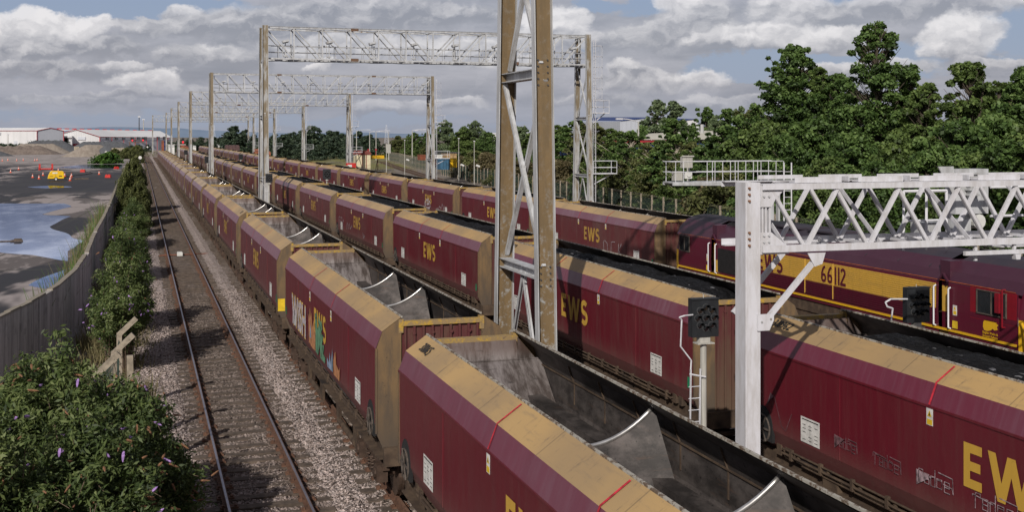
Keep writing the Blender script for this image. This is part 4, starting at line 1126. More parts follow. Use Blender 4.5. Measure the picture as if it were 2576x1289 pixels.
# cabs
for e, (a, b) in ((-1, (y0, -7.0)), (1, (6.55, y1))):
    m = MB()
    m.cur = 0; m.strip(roofp[:3], a + (.3 if e < 0 else 0), b - (.3 if e > 0 else 0)); m.strip([(-p, q) for p, q in reversed(roofp[:3])], a + (.3 if e < 0 else 0), b - (.3 if e > 0 else 0))
    m.cur = 1; m.strip(roofp[2:5], a + (.15 if e < 0 else 0), b - (.15 if e > 0 else 0)); m.strip([(-p, q) for p, q in reversed(roofp[2:5])], a + (.15 if e < 0 else 0), b - (.15 if e > 0 else 0))
    m.cur = 2; m.strip(roofp[4:] + [(-p, q) for p, q in reversed(roofp[4:-1])], a + (.15 if e < 0 else 0), b - (.15 if e > 0 else 0))
    yf = a if e < 0 else b
    # nose: yellow lower, maroon upper with raked windscreen
    m.cur = 3; yy = yf - e * .0
    m.add([(-1.25, yf - e * .3, 1.4), (1.25, yf - e * .3, 1.4), (1.2, yf, 1.4), (-1.2, yf, 1.4), (-1.25, yf - e * .3, 2.5), (1.25, yf - e * .3, 2.5), (1.2, yf, 2.5), (-1.2, yf, 2.5)], [(0, 3, 7, 4), (3, 2, 6, 7), (2, 1, 5, 6)])
    m.cur = 0
    m.add([(-1.25, yf - e * .3, 2.5), (-1.2, yf, 2.5), (-1.1, yf - e * .35, 3.4), (-1.22, yf - e * .5, 3.2), (1.25, yf - e * .3, 2.5), (1.2, yf, 2.5), (1.1, yf - e * .35, 3.4), (1.22, yf - e * .5, 3.2), (-.7, yf - e * .45, 3.75), (.7, yf - e * .45, 3.75)],
          [(0, 1, 2, 3), (1, 5, 6, 2), (5, 4, 7, 6), (2, 6, 9, 8)])
    side_m = 'loco_maroon'
    cb = m.build('cab', [side_m, 'loco_shoulder', 'loco_roof', 'loco_yellow'], L)
    m = MB(); m.b2(-1.0, -.08, yf - e * .02, yf - e * .03, 2.62, 3.3) if False else m.add([(-1.05, yf - e * .03, 2.6), (-.06, yf - e * .03, 2.6), (-.06, yf - e * .36, 3.33), (-1.0, yf - e * .36, 3.33)], [(0, 1, 2, 3)])
    m.add([(1.05, yf - e * .03, 2.6), (.06, yf - e * .03, 2.6), (.06, yf - e * .36, 3.33), (1.0, yf - e * .36, 3.33)], [(0, 1, 2, 3)])
    m.v = [(x_, y_ + e * .02, z_) for x_, y_, z_ in m.v]
    m.build('windscreen', 'glass', cb)
    wy0, wy1 = (-9.2, -8.15) if e < 0 else (8.35, 9.2)
    m = MB(); m.b2(1.262, 1.285, wy0, wy1, 2.5, 3.08); m.build('side_window', 'glass', cb)
    m = MB(); m.b2(-1.285, -1.262, wy0, wy1, 2.5, 3.08); wn = m.build('side_window', 'glass', cb)
    if e < 0:
        m = MB(); m.b2(-1.268, -1.256, wy0 - .35, wy1 + .28, 2.32, 3.14); m.build('window_surround', 'loco_red', cb)
    m = MB()
    for zz in (2.49, 3.09): m.bar((-1.285, wy0 - .02, zz), (-1.285, wy1 + .02, zz), .035, .03)
    for yy in (wy0, (wy0 + wy1) / 2, wy1): m.bar((-1.285, yy, 2.49), (-1.285, yy, 3.09), .035, .03)
    m.build('window_frame', 'wheel_paint', wn)
    # door recess with gold and maroon door and two white grab rails
    dy0, dy1 = (-7.0, -6.6) if e < 0 else (6.2, 6.55)
    m = MB(); m.cur = 0; m.b2(-1.14, -1.1, dy0, dy1, 2.3, 3.0); m.cur = 1; m.b2(-1.14, -1.1, dy0, dy1, 1.72, 2.3); m.b2(-1.14, -1.1, dy0, dy1, 3.0, 3.12)
    m.cur = 2; m.b2(-1.3, -.9, dy0 - .02, dy1 + .02, 1.6, 1.72); m.cur = 3; m.bar((-1.26, dy0, 3.14), (-1.26, (dy0 + dy1) / 2, 3.34), .06, .05); m.bar((-1.26, (dy0 + dy1) / 2, 3.34), (-1.26, dy1, 3.14), .06, .05); m.b2(-1.2, 1.2, dy0, dy1, 3.14, 3.7)
    m.build('cab_door', ['loco_gold', 'loco_maroon', 'loco_yellow', 'loco_shoulder'], L)
    for yy in (dy0 - .1, dy1 + .1):
        m = MB(); m.path([(-1.27, yy, 1.9), (-1.34, yy, 1.93), (-1.34, yy, 2.97), (-1.27, yy, 3.0)], .022, 6); m.build('grab_rail', 'white_paint', L)
    m = MB(); m.cur = 0; lx = dy0 - .28 if e < 0 else dy1 + .28; m.b2(-1.275, -1.27, lx - .08, lx + .08, 2.28, 2.55); m.cur = 1; m.b2(-1.277, -1.275, lx - .06, lx + .06, 2.3, 2.4); m.b2(-1.277, -1.27, lx - .1, lx + .1, 1.93, 2.13); m.poly([(-1.278, lx + .05, 2.43), (-1.278, lx - .05, 2.43), (-1.278, lx, 2.53)])
    m.build('warning_label', ['white_label', 'yellow_label'], L)
    if e < 0:
        m = MB(); m.cur = 0; m.bar((-1.36, -9.15, 2.25), (-1.36, -9.15, 3.2), .035, .035); m.b2(-1.42, -1.34, -9.1, -8.95, 2.6, 3.1); m.bar((-1.25, -9.15, 3.2), (-1.36, -9.15, 3.2), .03, .03); m.bar((-1.25, -9.15, 2.25), (-1.36, -9.15, 2.25), .03, .03); m.build('wing_mirror', 'loco_red', L)
# gold band and louvres of the body side
m = MB(); zs = np.arange(1.98, 3.04, .062)
for i, zz in enumerate(zs):
    m.cur = 0 if zz > 2.36 else 1
    m.bar((-1.275, -6.5, zz), (-1.275, 3.3, zz), .03, .034)
m.cur = 0; m.b2(-1.272, -1.262, -6.5, 3.3, 2.36, 3.05)
for yy in (-1.6, .0): m.bar((-1.285, yy, 1.95), (-1.285, yy, 3.06), .03, .03)
m.build('louvre_panel', ['loco_gold', 'loco_maroon'], L)
m = MB(); m.b2(-1.28, -1.262, 4.0, 6.0, 1.98, 2.86)
for i in range(24): m.bar((-1.288, 4.05 + i * .083, 2.0), (-1.288, 4.05 + i * .083, 2.84), .012, .012)
m.build('radiator_grille', 'loco_grille', L)
m = MB(); m.b2(-1.272, -1.262, 6.2, 6.0, 1.95, 2.4); m.b2(-1.272, -1.262, 3.4, 3.9, 1.95, 2.7); m.build('gold_panel', 'loco_gold', L)
m = MB(); m.b2(-1.285, -1.26, -9.55, 9.35, 1.82, 1.882); m.build('sole_stripe', 'loco_yellow', L)
m = MB(); m.path([(-1.252, -9.5, 3.16), (-1.252, 9.3, 3.16)], .009, 4); m.build('cantrail_line', 'orange_line', L)
# raised letters: number and company initials
m = MB(); P, u = word('66112', 0, 0, .56, .088)
put_polys(m, P, side(-1.295, -.95, 2.42)); m.build('running_number', 'loco_maroon', L)
m = MB(); P = E_poly(0, 0, .34, .6, .11) + W_poly(.42, -.02, .75, .62, .11) + S_strokes(1.22, -.02, .42, .64, .11)
put_polys(m, P, side(-1.295, 3.0, 2.42)); put_polys(m, [[(-.15, -.1), (.85, -.1), (.3, -.32)]], side(-1.297, 3.0, 2.5)); m.build('lettering', 'loco_maroon', L)
# lion head emblem with the company name under it
m = MB(); lion = [(.0, .1), (.02, .25), (.1, .36), (.07, .42), (.16, .4), (.2, .47), (.26, .4), (.34, .45), (.38, .38), (.46, .42), (.5, .35), (.6, .38), (.58, .28), (.66, .24), (.6, .18), (.64, .1), (.5, .06), (.42, .1), (.34, .04), (.2, .0), (.06, .0)]
put_polys(m, [[(a * .85, b * .85) for a, b in lion]], side(-1.268, -8.35, 2.06)); o = m.build('emblem', 'loco_yellow', L)
bm = bmesh.new(); bm.from_mesh(o.data); bmesh.ops.triangulate(bm, faces=bm.faces); bm.to_mesh(o.data); bm.free()
for k, s_ in enumerate(('English Welsh &', 'Scottish Railway')):
    me = text_mesh(s_, .085, 'loco_yellow', .002, 'emblem_lettering'); o = bpy.data.objects.new('emblem_lettering', me); col.objects.link(o); o.parent = L
    o.matrix_local = Matrix.Translation((-1.272, -8.62, 1.985 - k * .085)) @ Matrix(((0, 0, -1, 0), (-1, 0, 0, 0), (0, 1, 0, 0), (0, 0, 0, 1)))
# roof fittings
m = MB(); m.b2(-.75, .75, 5.0, 6.1, 3.86, 3.9); m.build('roof_hatch', 'loco_roof', L)
m = MB(); m.b2(-.75, .75, 3.2, 4.7, 3.86, 3.93)
for i in range(14): m.bar((-.95, 4.2 + i * .13, 3.72), (-.35, 4.2 + i * .13, 3.95), .03, .03)
m.build('roof_grating', 'loco_grille', L)
for yy in (-4.5, -2.5, -.5, 1.5):
    m = MB(); m.b2(-.6, .6, yy, yy + 1.5, 3.88, 3.94); m.build('roof_hatch', 'loco_roof', L)
m = MB()
for yy in (-6, -4.6, -3, -1, 1, 3): m.bar((-1.1, yy, 3.45), (-.5, yy, 3.87), .03, .02)
m.build('roof_seams', 'loco_roof', L)
# underframe, tank and bogies
m = MB(); m.b2(-1.2, 1.2, -9.7, 9.5, 1.35, 1.78); m.b2(-1.15, 1.15, -2.6, 2.6, .55, 1.35); m.b2(-1.1, 1.1, -9.95, -9.7, .9, 1.5); m.b2(-1.1, 1.1, 9.5, 9.75, .9, 1.5)
m.build('underframe', 'brake_dust', L)
for e in (-1, 1):
    b = bpy.data.objects.new('bogie', None); col.objects.link(b); b.parent = L; b.location = (0, e * 6.2, 0)
    m = MB()
    for s in (-1, 1): m.bar((s * 1.08, -2.4, .85), (s * 1.08, 2.4, .85), .14, .3); [m.box((s * 1.1, q, .62), (.2, .4, .4)) for q in (-1.95, 0, 1.95)]
    m.build('side_frame', 'brake_dust', b)
    for q in (-1.95, 0, 1.95):
        m = MB(); m.tube((-.9, q, .53), (.9, q, .53), .08, 8); [m.tube((s * .7, q, .53), (s * .8, q, .53), .53, 20) for s in (-1, 1)]
        m.build('wheelset', 'wheel_steel', b)
    for s in (-1, 1):
        m = MB(); m.tube((s * .87, e * 3.6, 1.05), (s * .87, e * 4.05, 1.05), .09, 8); m.tube((s * .87, e * 4.05, 1.05), (s * .87, e * 4.1, 1.05), .26, 14); o = m.build('buffer', 'brake_dust', L); o.location = (0, e * 6.2, 0)
# yellow handrail and panel at the near nose corner
m = MB(); m.path([(-1.28, -9.75, 2.45), (-1.34, -9.9, 2.3), (-1.34, -10.0, 1.5), (-1.3, -9.8, 1.4)], .03, 6); m.b2(-1.28, -1.2, -10.02, -9.9, 1.3, 2.5); m.build('nose_rail', 'loco_yellow', L)
# ---------------------------------------------------------------- floodlight gantries
ZT, ZB = 15.5, 13.1
def icol(parent, x, p0, p1, webm, wd=.44, fd=.26):
    (ya, za), (yb, zb) = p0, p1
    m = MB(); m.cur = 0
    m.add([(x - wd / 2, ya - .01, za), (x + wd / 2, ya - .01, za), (x + wd / 2, yb - .01, zb), (x - wd / 2, yb - .01, zb), (x - wd / 2, ya + .01, za), (x + wd / 2, ya + .01, za), (x + wd / 2, yb + .01, zb), (x - wd / 2, yb + .01, zb)],
          [(0, 1, 2, 3), (7, 6, 5, 4)])
    m.cur = 1
    for s in (-1, 1):
        m.bar((x + s * wd / 2, ya, za), (x + s * wd / 2, yb, zb), .022, fd, up=(0, 1, 0))
    return m.build('column', [webm, 'galvanised'], parent)
def gantry(n, Y, XL, XR, label, webm, detail):
    g = thing('floodlight_gantry', label, 'gantry', (0, 0, 0), group='floodlight gantries over the sidings')
    s_t, s_m, s_b = 1.15, 1.32, 1.78
    for side_, X in ((-1, XL), (1, XR)):
        for q in (-1, 1):
            icol(g, X, (Y + q * s_b, -.3), (Y + q * s_t, ZT + .15), webm)
        sp = lambda z: s_b + (s_t - s_b) * (z + .3) / 15.8
        for z in (3.85, 8.7):
            m = MB(); m.bar((X, Y - sp(z), z), (X, Y + sp(z), z), .3, .02); m.bar((X, Y - sp(z), z - .22), (X, Y + sp(z), z - .22), .3, .02); m.bar((X, Y - sp(z), z - .11), (X, Y + sp(z), z - .11), .02, .2)
            m.build('cross_strut', 'galvanised', g)
        m = MB(); m.bar((X, Y - sp(13), 13.0), (X, Y + sp(13), 13.0), .2, .2); m.build('cross_strut', 'galvanised', g)
        m = MB()
        def br(ya, za, yb, zb, dx=0): m.angle((X + dx, Y + ya, za), (X + dx, Y + yb, zb), .09, .014, up=(1, 0, 0))
        br(-sp(3.9), 3.95, sp(8.5), 8.45, -.05); br(sp(3.9), 3.95, -sp(8.5), 8.45, .06)
        br(0, 3.6, -sp(.2) + .1, .0); br(0, 3.6, sp(.2) - .1, .0)
        br(sp(8.8) - .1, 8.8, -sp(13) + .1, 12.9, .05); br(-sp(8.8), 8.8, sp(13), 12.9, -.05)
        m.box((X, Y, 3.55), (.06, .35, .3)); m.box((X, Y, 6.2), (.05, .2, .25))
        m.build('brace', 'galvanised', g)
        m = MB()
        for q in (-1, 1): m.b2(X - .45, X + .45, Y + q * s_b - .4, Y + q * s_b + .4, -.45, -.12)
        m.build('footing', 'block_concrete', g)
        if n == 0:
            m = MB()
            for z in (8.3, 8.45, 8.6, 8.75, 8.9, 3.5, 3.65, 3.8, 3.95):
                for dx in (-.12, .12):
                    y_ = Y - sp(z) - .012; m.tube((X + dx, y_, z), (X + dx, y_ - .03, z), .022, 6)
            m.build('bolts', 'dark_steel', g)
    # box truss
    nb = max(12, round((XR - XL) / 2.15)); st = (XR - XL) / nb
    m = MB()
    for q in (-1, 1):
        for z in (ZT, ZB): m.bar((XL, Y + q * .95, z), (XR, Y + q * .95, z), .11, .11)
    m.bar((XL, Y - .95, ZT + .09), (XR, Y - .95, ZT + .09), .22, .02)
    m.build('chord', 'galvanised', g)
    m = MB()
    for q in (-1, 1): m.bar((0, q * .95, ZB), (0, q * .95, ZT), .09, .09)
    m.bar((0, -.95, ZT), (0, .95, ZT), .08, .08); m.bar((0, -.95, ZB), (0, .95, ZB), .08, .08)
    pm_ = m.mesh('truss_post', 'galvanised')
    for i in range(nb + 1):
        o = bpy.data.objects.new('truss_post', pm_); col.objects.link(o); o.parent = g; o.location = (XL + i * st, Y, 0)
    m = MB()
    for i in range(nb):
        a, b = XL + i * st, XL + (i + 1) * st
        dn = i < nb / 2
        for q in (-1, 1):
            za, zb = (ZT, ZB) if dn else (ZB, ZT)
            m.angle((a, Y + q * .95, za), (b, Y + q * .95, zb), .08, .015)
        m.bar((a, Y - .95, ZT), (b, Y + .95, ZT), .05, .05)
    m.build('truss_diagonal', 'galvanised', g)
    m = MB(); pts = []
    for i in range(nb * 2 + 1): pts.append((XL + i * st / 2, Y + (-.9 if i % 2 else .9), ZB - .1 - (.08 if i % 2 else 0)))
    for a, b in zip(pts[:-1], pts[1:]): m.bar(a, b, .09, .05)
    m.b2(XL, XR, Y - .35, Y + .35, ZB + .05, ZB + .09)
    m.build('walkway_grating', 'dark_steel', g)
    m = MB()
    for z, q in ((ZB + .55, -.35), (ZB + 1.05, -.35), (ZB + .55, .35), (ZB + 1.05, .35)): m.tube((XL, Y + q, z), (XR, Y + q, z), .024, 5)
    for i in range(nb * 2):
        for q in (-.35, .35): m.tube((XL + i * st / 2, Y + q, ZB + .1), (XL + i * st / 2, Y + q, ZB + 1.05), .02, 4)
    m.build('handrail', 'galvanised', g)
    m = MB()
    for i in (int(nb * .3), int(nb * .75)):
        for z in (ZT, ZB): m.b2(XL + i * st, XL + i * st + .6, Y - 1.03, Y - 1.0, z - .12, z + .12)
    m.build('splice_plate', 'rusty_plate', g)
    for i in range(8):
        x = XL + 1.6 + i * (XR - XL - 2.8) / 7
        m = MB(); m.cur = 0; m.bar((x, Y - .6, ZB + .1), (x, Y - .6, ZB + 1.25), .06, .06); m.bar((x - .2, Y - .6, ZB + .1), (x - .2, Y - .6, ZB + .9), .04, .04)
        m.box((x, Y - .7, ZB + 1.38), (.5, .6, .16), Matrix.Rotation(R(-14), 3, 'Y')); m.cur = 1; m.box((x + .02, Y - .7, ZB + 1.28), (.42, .5, .06), Matrix.Rotation(R(-14), 3, 'Y'))
        m.cur = 0; m.box((x - .34, Y - .6, ZB + 1.05), (.36, .18, .14)); m.box((x, Y - .6, ZB + .22), (.3, .3, .1))
        m.build('floodlight', ['galvanised', 'dark_steel'], g)
    # ladder with cage and two service platforms on the right leg
    X = XR + .55
    m = MB()
    for q in (-.22, .22): m.bar((X, Y - 1.3 + q, -.2), (X, Y - 1.3 + q, ZT - .3), .04, .06)
    for i in range(50): m.tube((X, Y - 1.52, i * .3), (X, Y - 1.08, i * .3), .014, 4)
    for z in np.arange(10.2, 15.0, .9): m.path([(X, Y - 1.6, z), (X + .45, Y - 1.65, z), (X + .7, Y - 1.3, z), (X + .45, Y - .95, z), (X, Y - 1.0, z)], .016, 4)
    for dx, dy in ((.45, -1.65), (.7, -1.3), (.45, -.95)): m.tube((X + dx, Y + dy, 10.2), (X + dx, Y + dy, 14.7), .012, 4)
    m.build('ladder', 'ladder_grey', g)
    for zp, ext in ((9.0, 1.5), (3.9, 2.2)):
        m = MB(); x0, x1 = XR + .2, XR + .2 + ext; ya, yb = Y - 1.7, Y - .5
        m.b2(x0, x1, ya, yb, zp, zp + .08)
        for x in (x0 + .1, x1): [m.tube((x, y_, zp), (x, y_, zp + 1.1), .025, 5) for y_ in (ya, yb)]
        for z in (zp + .55, zp + 1.1): m.path([(x0, ya, z), (x1, ya, z), (x1, yb, z), (x0, yb, z)], .025, 5)
        m.bar((XR + .2, Y - 1.2, zp - 1.0), (x1 - .2, Y - 1.2, zp), .07, .07)
        m.build('service_platform', 'ladder_grey', g)
    if n == 1:
        m = MB(); m.cur = 0; m.b2(XR - .2, XR + .2, Y - 2.02, Y - 2.0, 1.0, 1.7); m.cur = 1; m.b2(XR - .2, XR, Y - 2.03, Y - 2.021, 1.35, 1.7); m.b2(XR, XR + .2, Y - 2.03, Y - 2.021, 1.0, 1.35)
        m.build('check_panel', ['white_label', 'container_rust'], g)
    return g
GY = [27.55, 91.5, 160.7, 227.0, 297.2, 364.5, 435.5]
GR = [36.0, 35.85, 39.6, 39.35, 39.85, 39.9, 40.15]
GN = ['tall rusty floodlight gantry whose tapering leg crosses the whole middle of the photo', 'floodlight gantry with the largest complete lattice beam, second from the camera', 'third floodlight gantry from the camera, beam just below the largest one', 'fourth floodlight gantry from the camera over the three trains', 'fifth floodlight gantry from the camera, far down the sidings', 'sixth floodlight gantry from the camera, near the end of the trains', 'seventh floodlight gantry from the camera, beyond the left train']
for i in range(7): gantry(i, GY[i], 9.2, GR[i], GN[i], 'web_brown' if i == 0 else 'web_rust', i < 3)
gantry(7, 489.7, 5.1, 43.0, 'farthest and leftmost floodlight gantry, its left leg before the warehouse', 'web_rust', False)

# ---------------------------------------------------------------- white signal gantry in the right foreground
g = thing('signal_gantry', 'white lattice signal gantry with rusty bolts in the right foreground', 'signal gantry', (0, 0, 0))
GX, GYY = 9.2, 16.25
m = MB()
m.b2(GX - .165, GX + .115, GYY - .13, GYY - .105, -.3, 6.34); m.b2(GX - .165, GX - .145, GYY - .105, GYY + .14, -.3, 6.34)
m.b2(GX + .095, GX + .115, GYY - .105, GYY + .14, -.3, 6.34); m.b2(GX - .165, GX + .115, GYY + .14, GYY + .165, -.3, 6.34); m.b2(GX - .165, GX - .135, GYY - .16, GYY - .13, -.3, 6.34)
m.build('post', 'gantry_white', g)
m = MB()
for z in (6.05, 6.15, 6.25, 5.35, 5.45, 5.55): m.tube((GX - .09, GYY - .13, z), (GX - .09, GYY - .165, z), .02, 6)
m.build('bolts', 'rust_bolt', g)
YN, YF = 16.12, 17.35; XE = 27.0
for y_, q in ((YN, 1), (YF, -1)):
    m = MB()
    m.bar((GX + .12, y_, 6.31), (XE, y_, 6.31), .14, .016); m.bar((GX + .12, y_ - q * .062, 6.265), (XE, y_ - q * .062, 6.265), .014, .085)
    m.build('top_chord', 'gantry_white', g)
    m = MB(); m.bar((GX + .12, y_, 5.24), (XE, y_, 5.24), .14, .016); m.bar((GX + .12, y_ - q * .062, 5.295), (XE, y_ - q * .062, 5.295), .014, .1)
    m.build('bottom_chord', 'gantry_white', g)
for y_, ph, dd in ((YN, 0, .0), (YF, .45, 0)):
    m = MB(); x = 9.52 + ph * .6; k = 0
    while x < XE - 1.2:
        a, b = x, x + 1.177
        m.angle((a, y_ + .01, 6.22), ((a + b) / 2, y_ + .01, 5.3), .052, .01, up=(0, 1, 0)); m.angle(((a + b) / 2 + .02, y_ - .02, 5.3), (b, y_ - .02, 6.22), .052, .012, up=(0, 1, 0), sx=-1)
        x = b
    m.build('lattice', 'gantry_white', g)
m = MB(); x = 9.7; k = 0
while x < XE - 1.2:
    m.angle((x, YN, 5.3 if k % 2 else 6.25), (x + .6, YF, 5.3 if k % 2 else 6.25), .05, .01); m.bar((x + .55, YN, 6.28), (x + .55, YF, 6.28), .045, .045); m.bar((x + .2, YN, 5.27), (x + .2, YF, 5.27), .045, .045)
    if k % 2 == 0: m.angle((x + .1, YN, 5.3), (x + .1, YF, 6.22), .07, .012)
    x += .885; k += 1
m.build('cross_bracing', 'gantry_white', g)
x = 9.95
while x < XE - 1.2:
    m = MB(); m.b2(x, x + .86, YN + .02, YN + .035, 6.34, 6.415); m.b2(x, x + .86, YN + .02, YN + .2, 6.325, 6.34); m.build('capping_plate', 'gantry_white', g)
    m = MB(); m.box((x + 1.02, YN + .15, 6.375), (.012, .2, .08)); m.build('upstand', 'gantry_white', g)
    m = MB(); m.b2(x, x + .86, YF - .06, YF - .045, 6.34, 6.41); m.build('capping_plate', 'gantry_white', g)
    x += 1.177
m = MB()
m.prism([(GX + .11, 6.3), (GX + .62, 6.3), (GX + .38, 6.08), (GX + .3, 5.95), (GX + .11, 5.95)], (GYY - .15, GYY - .135), 'y'); m.prism([(GX + .11, 5.2), (GX + .62, 5.2), (GX + .62, 5.3), (GX + .3, 5.55), (GX + .11, 5.55)], (GYY - .15, GYY - .135), 'y')
for dx in (.14, .2, .27): m.b2(GX + dx, GX + dx + .03, GYY - .13, GYY + .1, 5.5, 6.0)
m.prism([(GX + .05, 4.0), (GX + .26, 4.0), (GX + .34, 4.16), (GX + .34, 4.26), (GX + .05, 4.26)], (GYY - .16, GYY - .14), 'y'); m.prism([(10.15, 5.2), (10.48, 5.2), (10.42, 5.02), (10.28, 4.98)], (GYY - .16, GYY - .14), 'y')
o = m.build('gusset', 'gantry_white', g); fix_normals(o)
m = MB()
for y_ in (GYY - .1, YF - .2): m.bar((GX + .2, y_, 4.12), (10.36, y_, 5.12), .075, .075)
m.build('knee_brace', 'gantry_white', g)
m = MB()
for x, z in ((.16, 6.22), (.25, 6.22), (.16, 6.12), (.25, 6.12), (.16, 5.5), (.25, 5.5), (.16, 5.4), (.25, 5.4), (.16, 5.3), (.25, 5.3), (.12, 4.14), (.28, 4.18)): m.tube((GX + x, GYY - .152, z), (GX + x, GYY - .175, z), .018, 6)
m.build('rivets', 'galvanised', g)
# signal heads, walkway, rails and cable hung on the far side
m = MB()
m.b2(14.2, 22, YN + .3, YF + .5, 5.14, 5.16); m.bar((13.1, YN - .1, 5.11), (22, YN - .1, 5.11), .06, .07); m.bar((13.1, YF + .5, 5.11), (22, YF + .5, 5.11), .06, .07)
for x in (14.1, 15.2, 15.4, 16.4, 17.6, 18.8): m.prism([(x, 5.07), (x + .12, 5.07), (x + .1, 4.98), (x + .02, 4.98)], (YN - .15, YN - .05), 'y')
for x in (13.4, 14.2, 15.0, 16, 17): m.bar((x, YN, 5.22), (x, YN, 4.97), .05, .05)
m.build('hanging_walkway', 'gantry_white', g)
m = MB(); Yh = YF + .75
for x in (13.45, 13.95, 14.4): m.tube((x, Yh, 4.95), (x, Yh, 6.05), .025, 6)
m.path([(13.45, Yh, 6.05), (14.4, Yh, 6.05)], .028, 6); m.path([(13.45, Yh, 5.5), (14.4, Yh, 5.5)], .022, 6)
m.path([(15.4, Yh, 6.1), (22, Yh, 6.1)], .026, 6); m.path([(15.4, Yh, 5.55), (22, Yh, 5.55)], .026, 6)
for x in (16.35, 17.8, 19.2): m.tube((x, Yh, 4.95), (x, Yh, 6.1), .025, 6)
m.build('handrail', 'white_paint', g)
m = MB(); m.cur = 0; m.b2(14.6, 15.35, Yh, Yh + .3, 5.6, 6.45); m.prism([(14.25, 6.5), (14.6, 6.5), (14.6, 5.95)], (Yh + .05, Yh + .08), 'y'); m.b2(14.85, 15.0, Yh - .12, Yh, 5.9, 6.35)
for i in range(5): m.b2(14.8, 15.02, Yh - .16, Yh, 5.95 + i * .1, 5.98 + i * .1)
m.b2(14.65, 14.95, Yh, Yh + .35, 5.02, 5.5); m.b2(13.9, 14.35, Yh + .1, Yh + .4, 5.02, 5.45); m.cur = 1; m.tube((15.15, Yh, 5.45), (15.15, Yh + .3, 5.45), .14, 12)
m.build('signal_head', ['galvanised', 'tarp_white'], g)
m = MB(); P = [(14.65, YN - .1, 4.9), (14.75, YN - .12, 4.72), (14.9, YN - .12, 4.64), (15.02, YN - .12, 4.7), (15.1, YN - .1, 4.88), (15.6, YN - .1, 4.86)]
m.path(P, .014, 5); m.build('cable_loop', 'rubber', g)
m = MB(); m.b2(XE - .1, XE + .2, GYY - .1, GYY + .2, -.3, 6.34); m.build('post', 'gantry_white', g)

# ---------------------------------------------------------------- cantilever signal bracket behind the locomotive
g = thing('cantilever_signal_bracket', 'grey railed signal platform on a laddered mast before the dark trees', 'signal bracket', (0, 0, 0))
Yc = 48.0; xr = at_y(1950, 450, Yc)[0]; xl = at_y(1680, 450, Yc)[0]; zd = at_y(1800, 459, Yc)[1]
m = MB(); m.b2(xr - .45, xr - .15, Yc - .15, Yc + .15, -.3, zd); m.b2(xr + .1, xr + .2, Yc - .1, Yc + .1, -.3, zd); m.build('mast', 'galvanised', g)
m = MB(); m.b2(xl, xr + .1, Yc - .5, Yc + .5, zd, zd + .06); m.bar((xl, Yc - .5, zd - .04), (xr - 2.2, Yc - .5, zd - .08), .1, .12); m.bar((xl, Yc + .5, zd - .04), (xr, Yc + .5, zd - .04), .1, .12); m.build('deck', 'galvanised', g)
m = MB(); m.bar((xr - 2.2, Yc - .52, zd - .08), (xr, Yc - .52, zd - .08), .1, .16); m.build('deck_beam', 'rusty_plate', g)
m = MB()
for i in range(15):
    x = xl + .15 + (xr - xl) * i / 14
    for y_ in (Yc - .5, Yc + .5):
        if (y_ < Yc and i not in (2, 3)) or (y_ > Yc and i % 3 == 0): m.tube((x, y_, zd), (x, y_, zd + .98), .017, 5)
for y_ in (Yc - .5, Yc + .5):
    for z in (.5, .98): m.tube((xl, y_, zd + z), (xr + .1, y_, zd + z), .018, 5)
for z in (.5, .98): m.tube((xl, Yc - .5, zd + z), (xl, Yc + .5, zd + z), .022, 5)
m.build('handrail', 'ladder_grey', g)
m = MB(); m.b2(xl + .5, xl + 1.0, Yc - .5, Yc - .25, zd + .7, zd + 1.2); m.b2(xl + .45, xl + 1.05, Yc - .56, Yc - .5, zd + 1.2, zd + 1.26); m.b2(xl + .1, xl + .5, Yc - .5, Yc - .2, zd + .12, zd + .55); m.tube((xl + .75, Yc - .5, zd + .1), (xl + .75, Yc - .5, zd + .7), .04, 6); m.build('signal_head', 'pole_grey', g)
m = MB(); m.box((xl + .78, Yc - .45, zd + .35), (.34, .2, .28)); m.tube((xl + .78, Yc - .6, zd + .4), (xl + .78, Yc - .4, zd + .4), .12, 10); m.build('signal_lamp', 'tarp_white', g)
m = MB()
for dx in (.35, .75): m.bar((xr + dx, Yc - .2, 0), (xr + dx, Yc - .2, zd + .9), .04, .05)
for i in range(19): m.tube((xr + .35, Yc - .2, .3 * i), (xr + .75, Yc - .2, .3 * i), .015, 4)
m.build('ladder', 'white_paint', g)

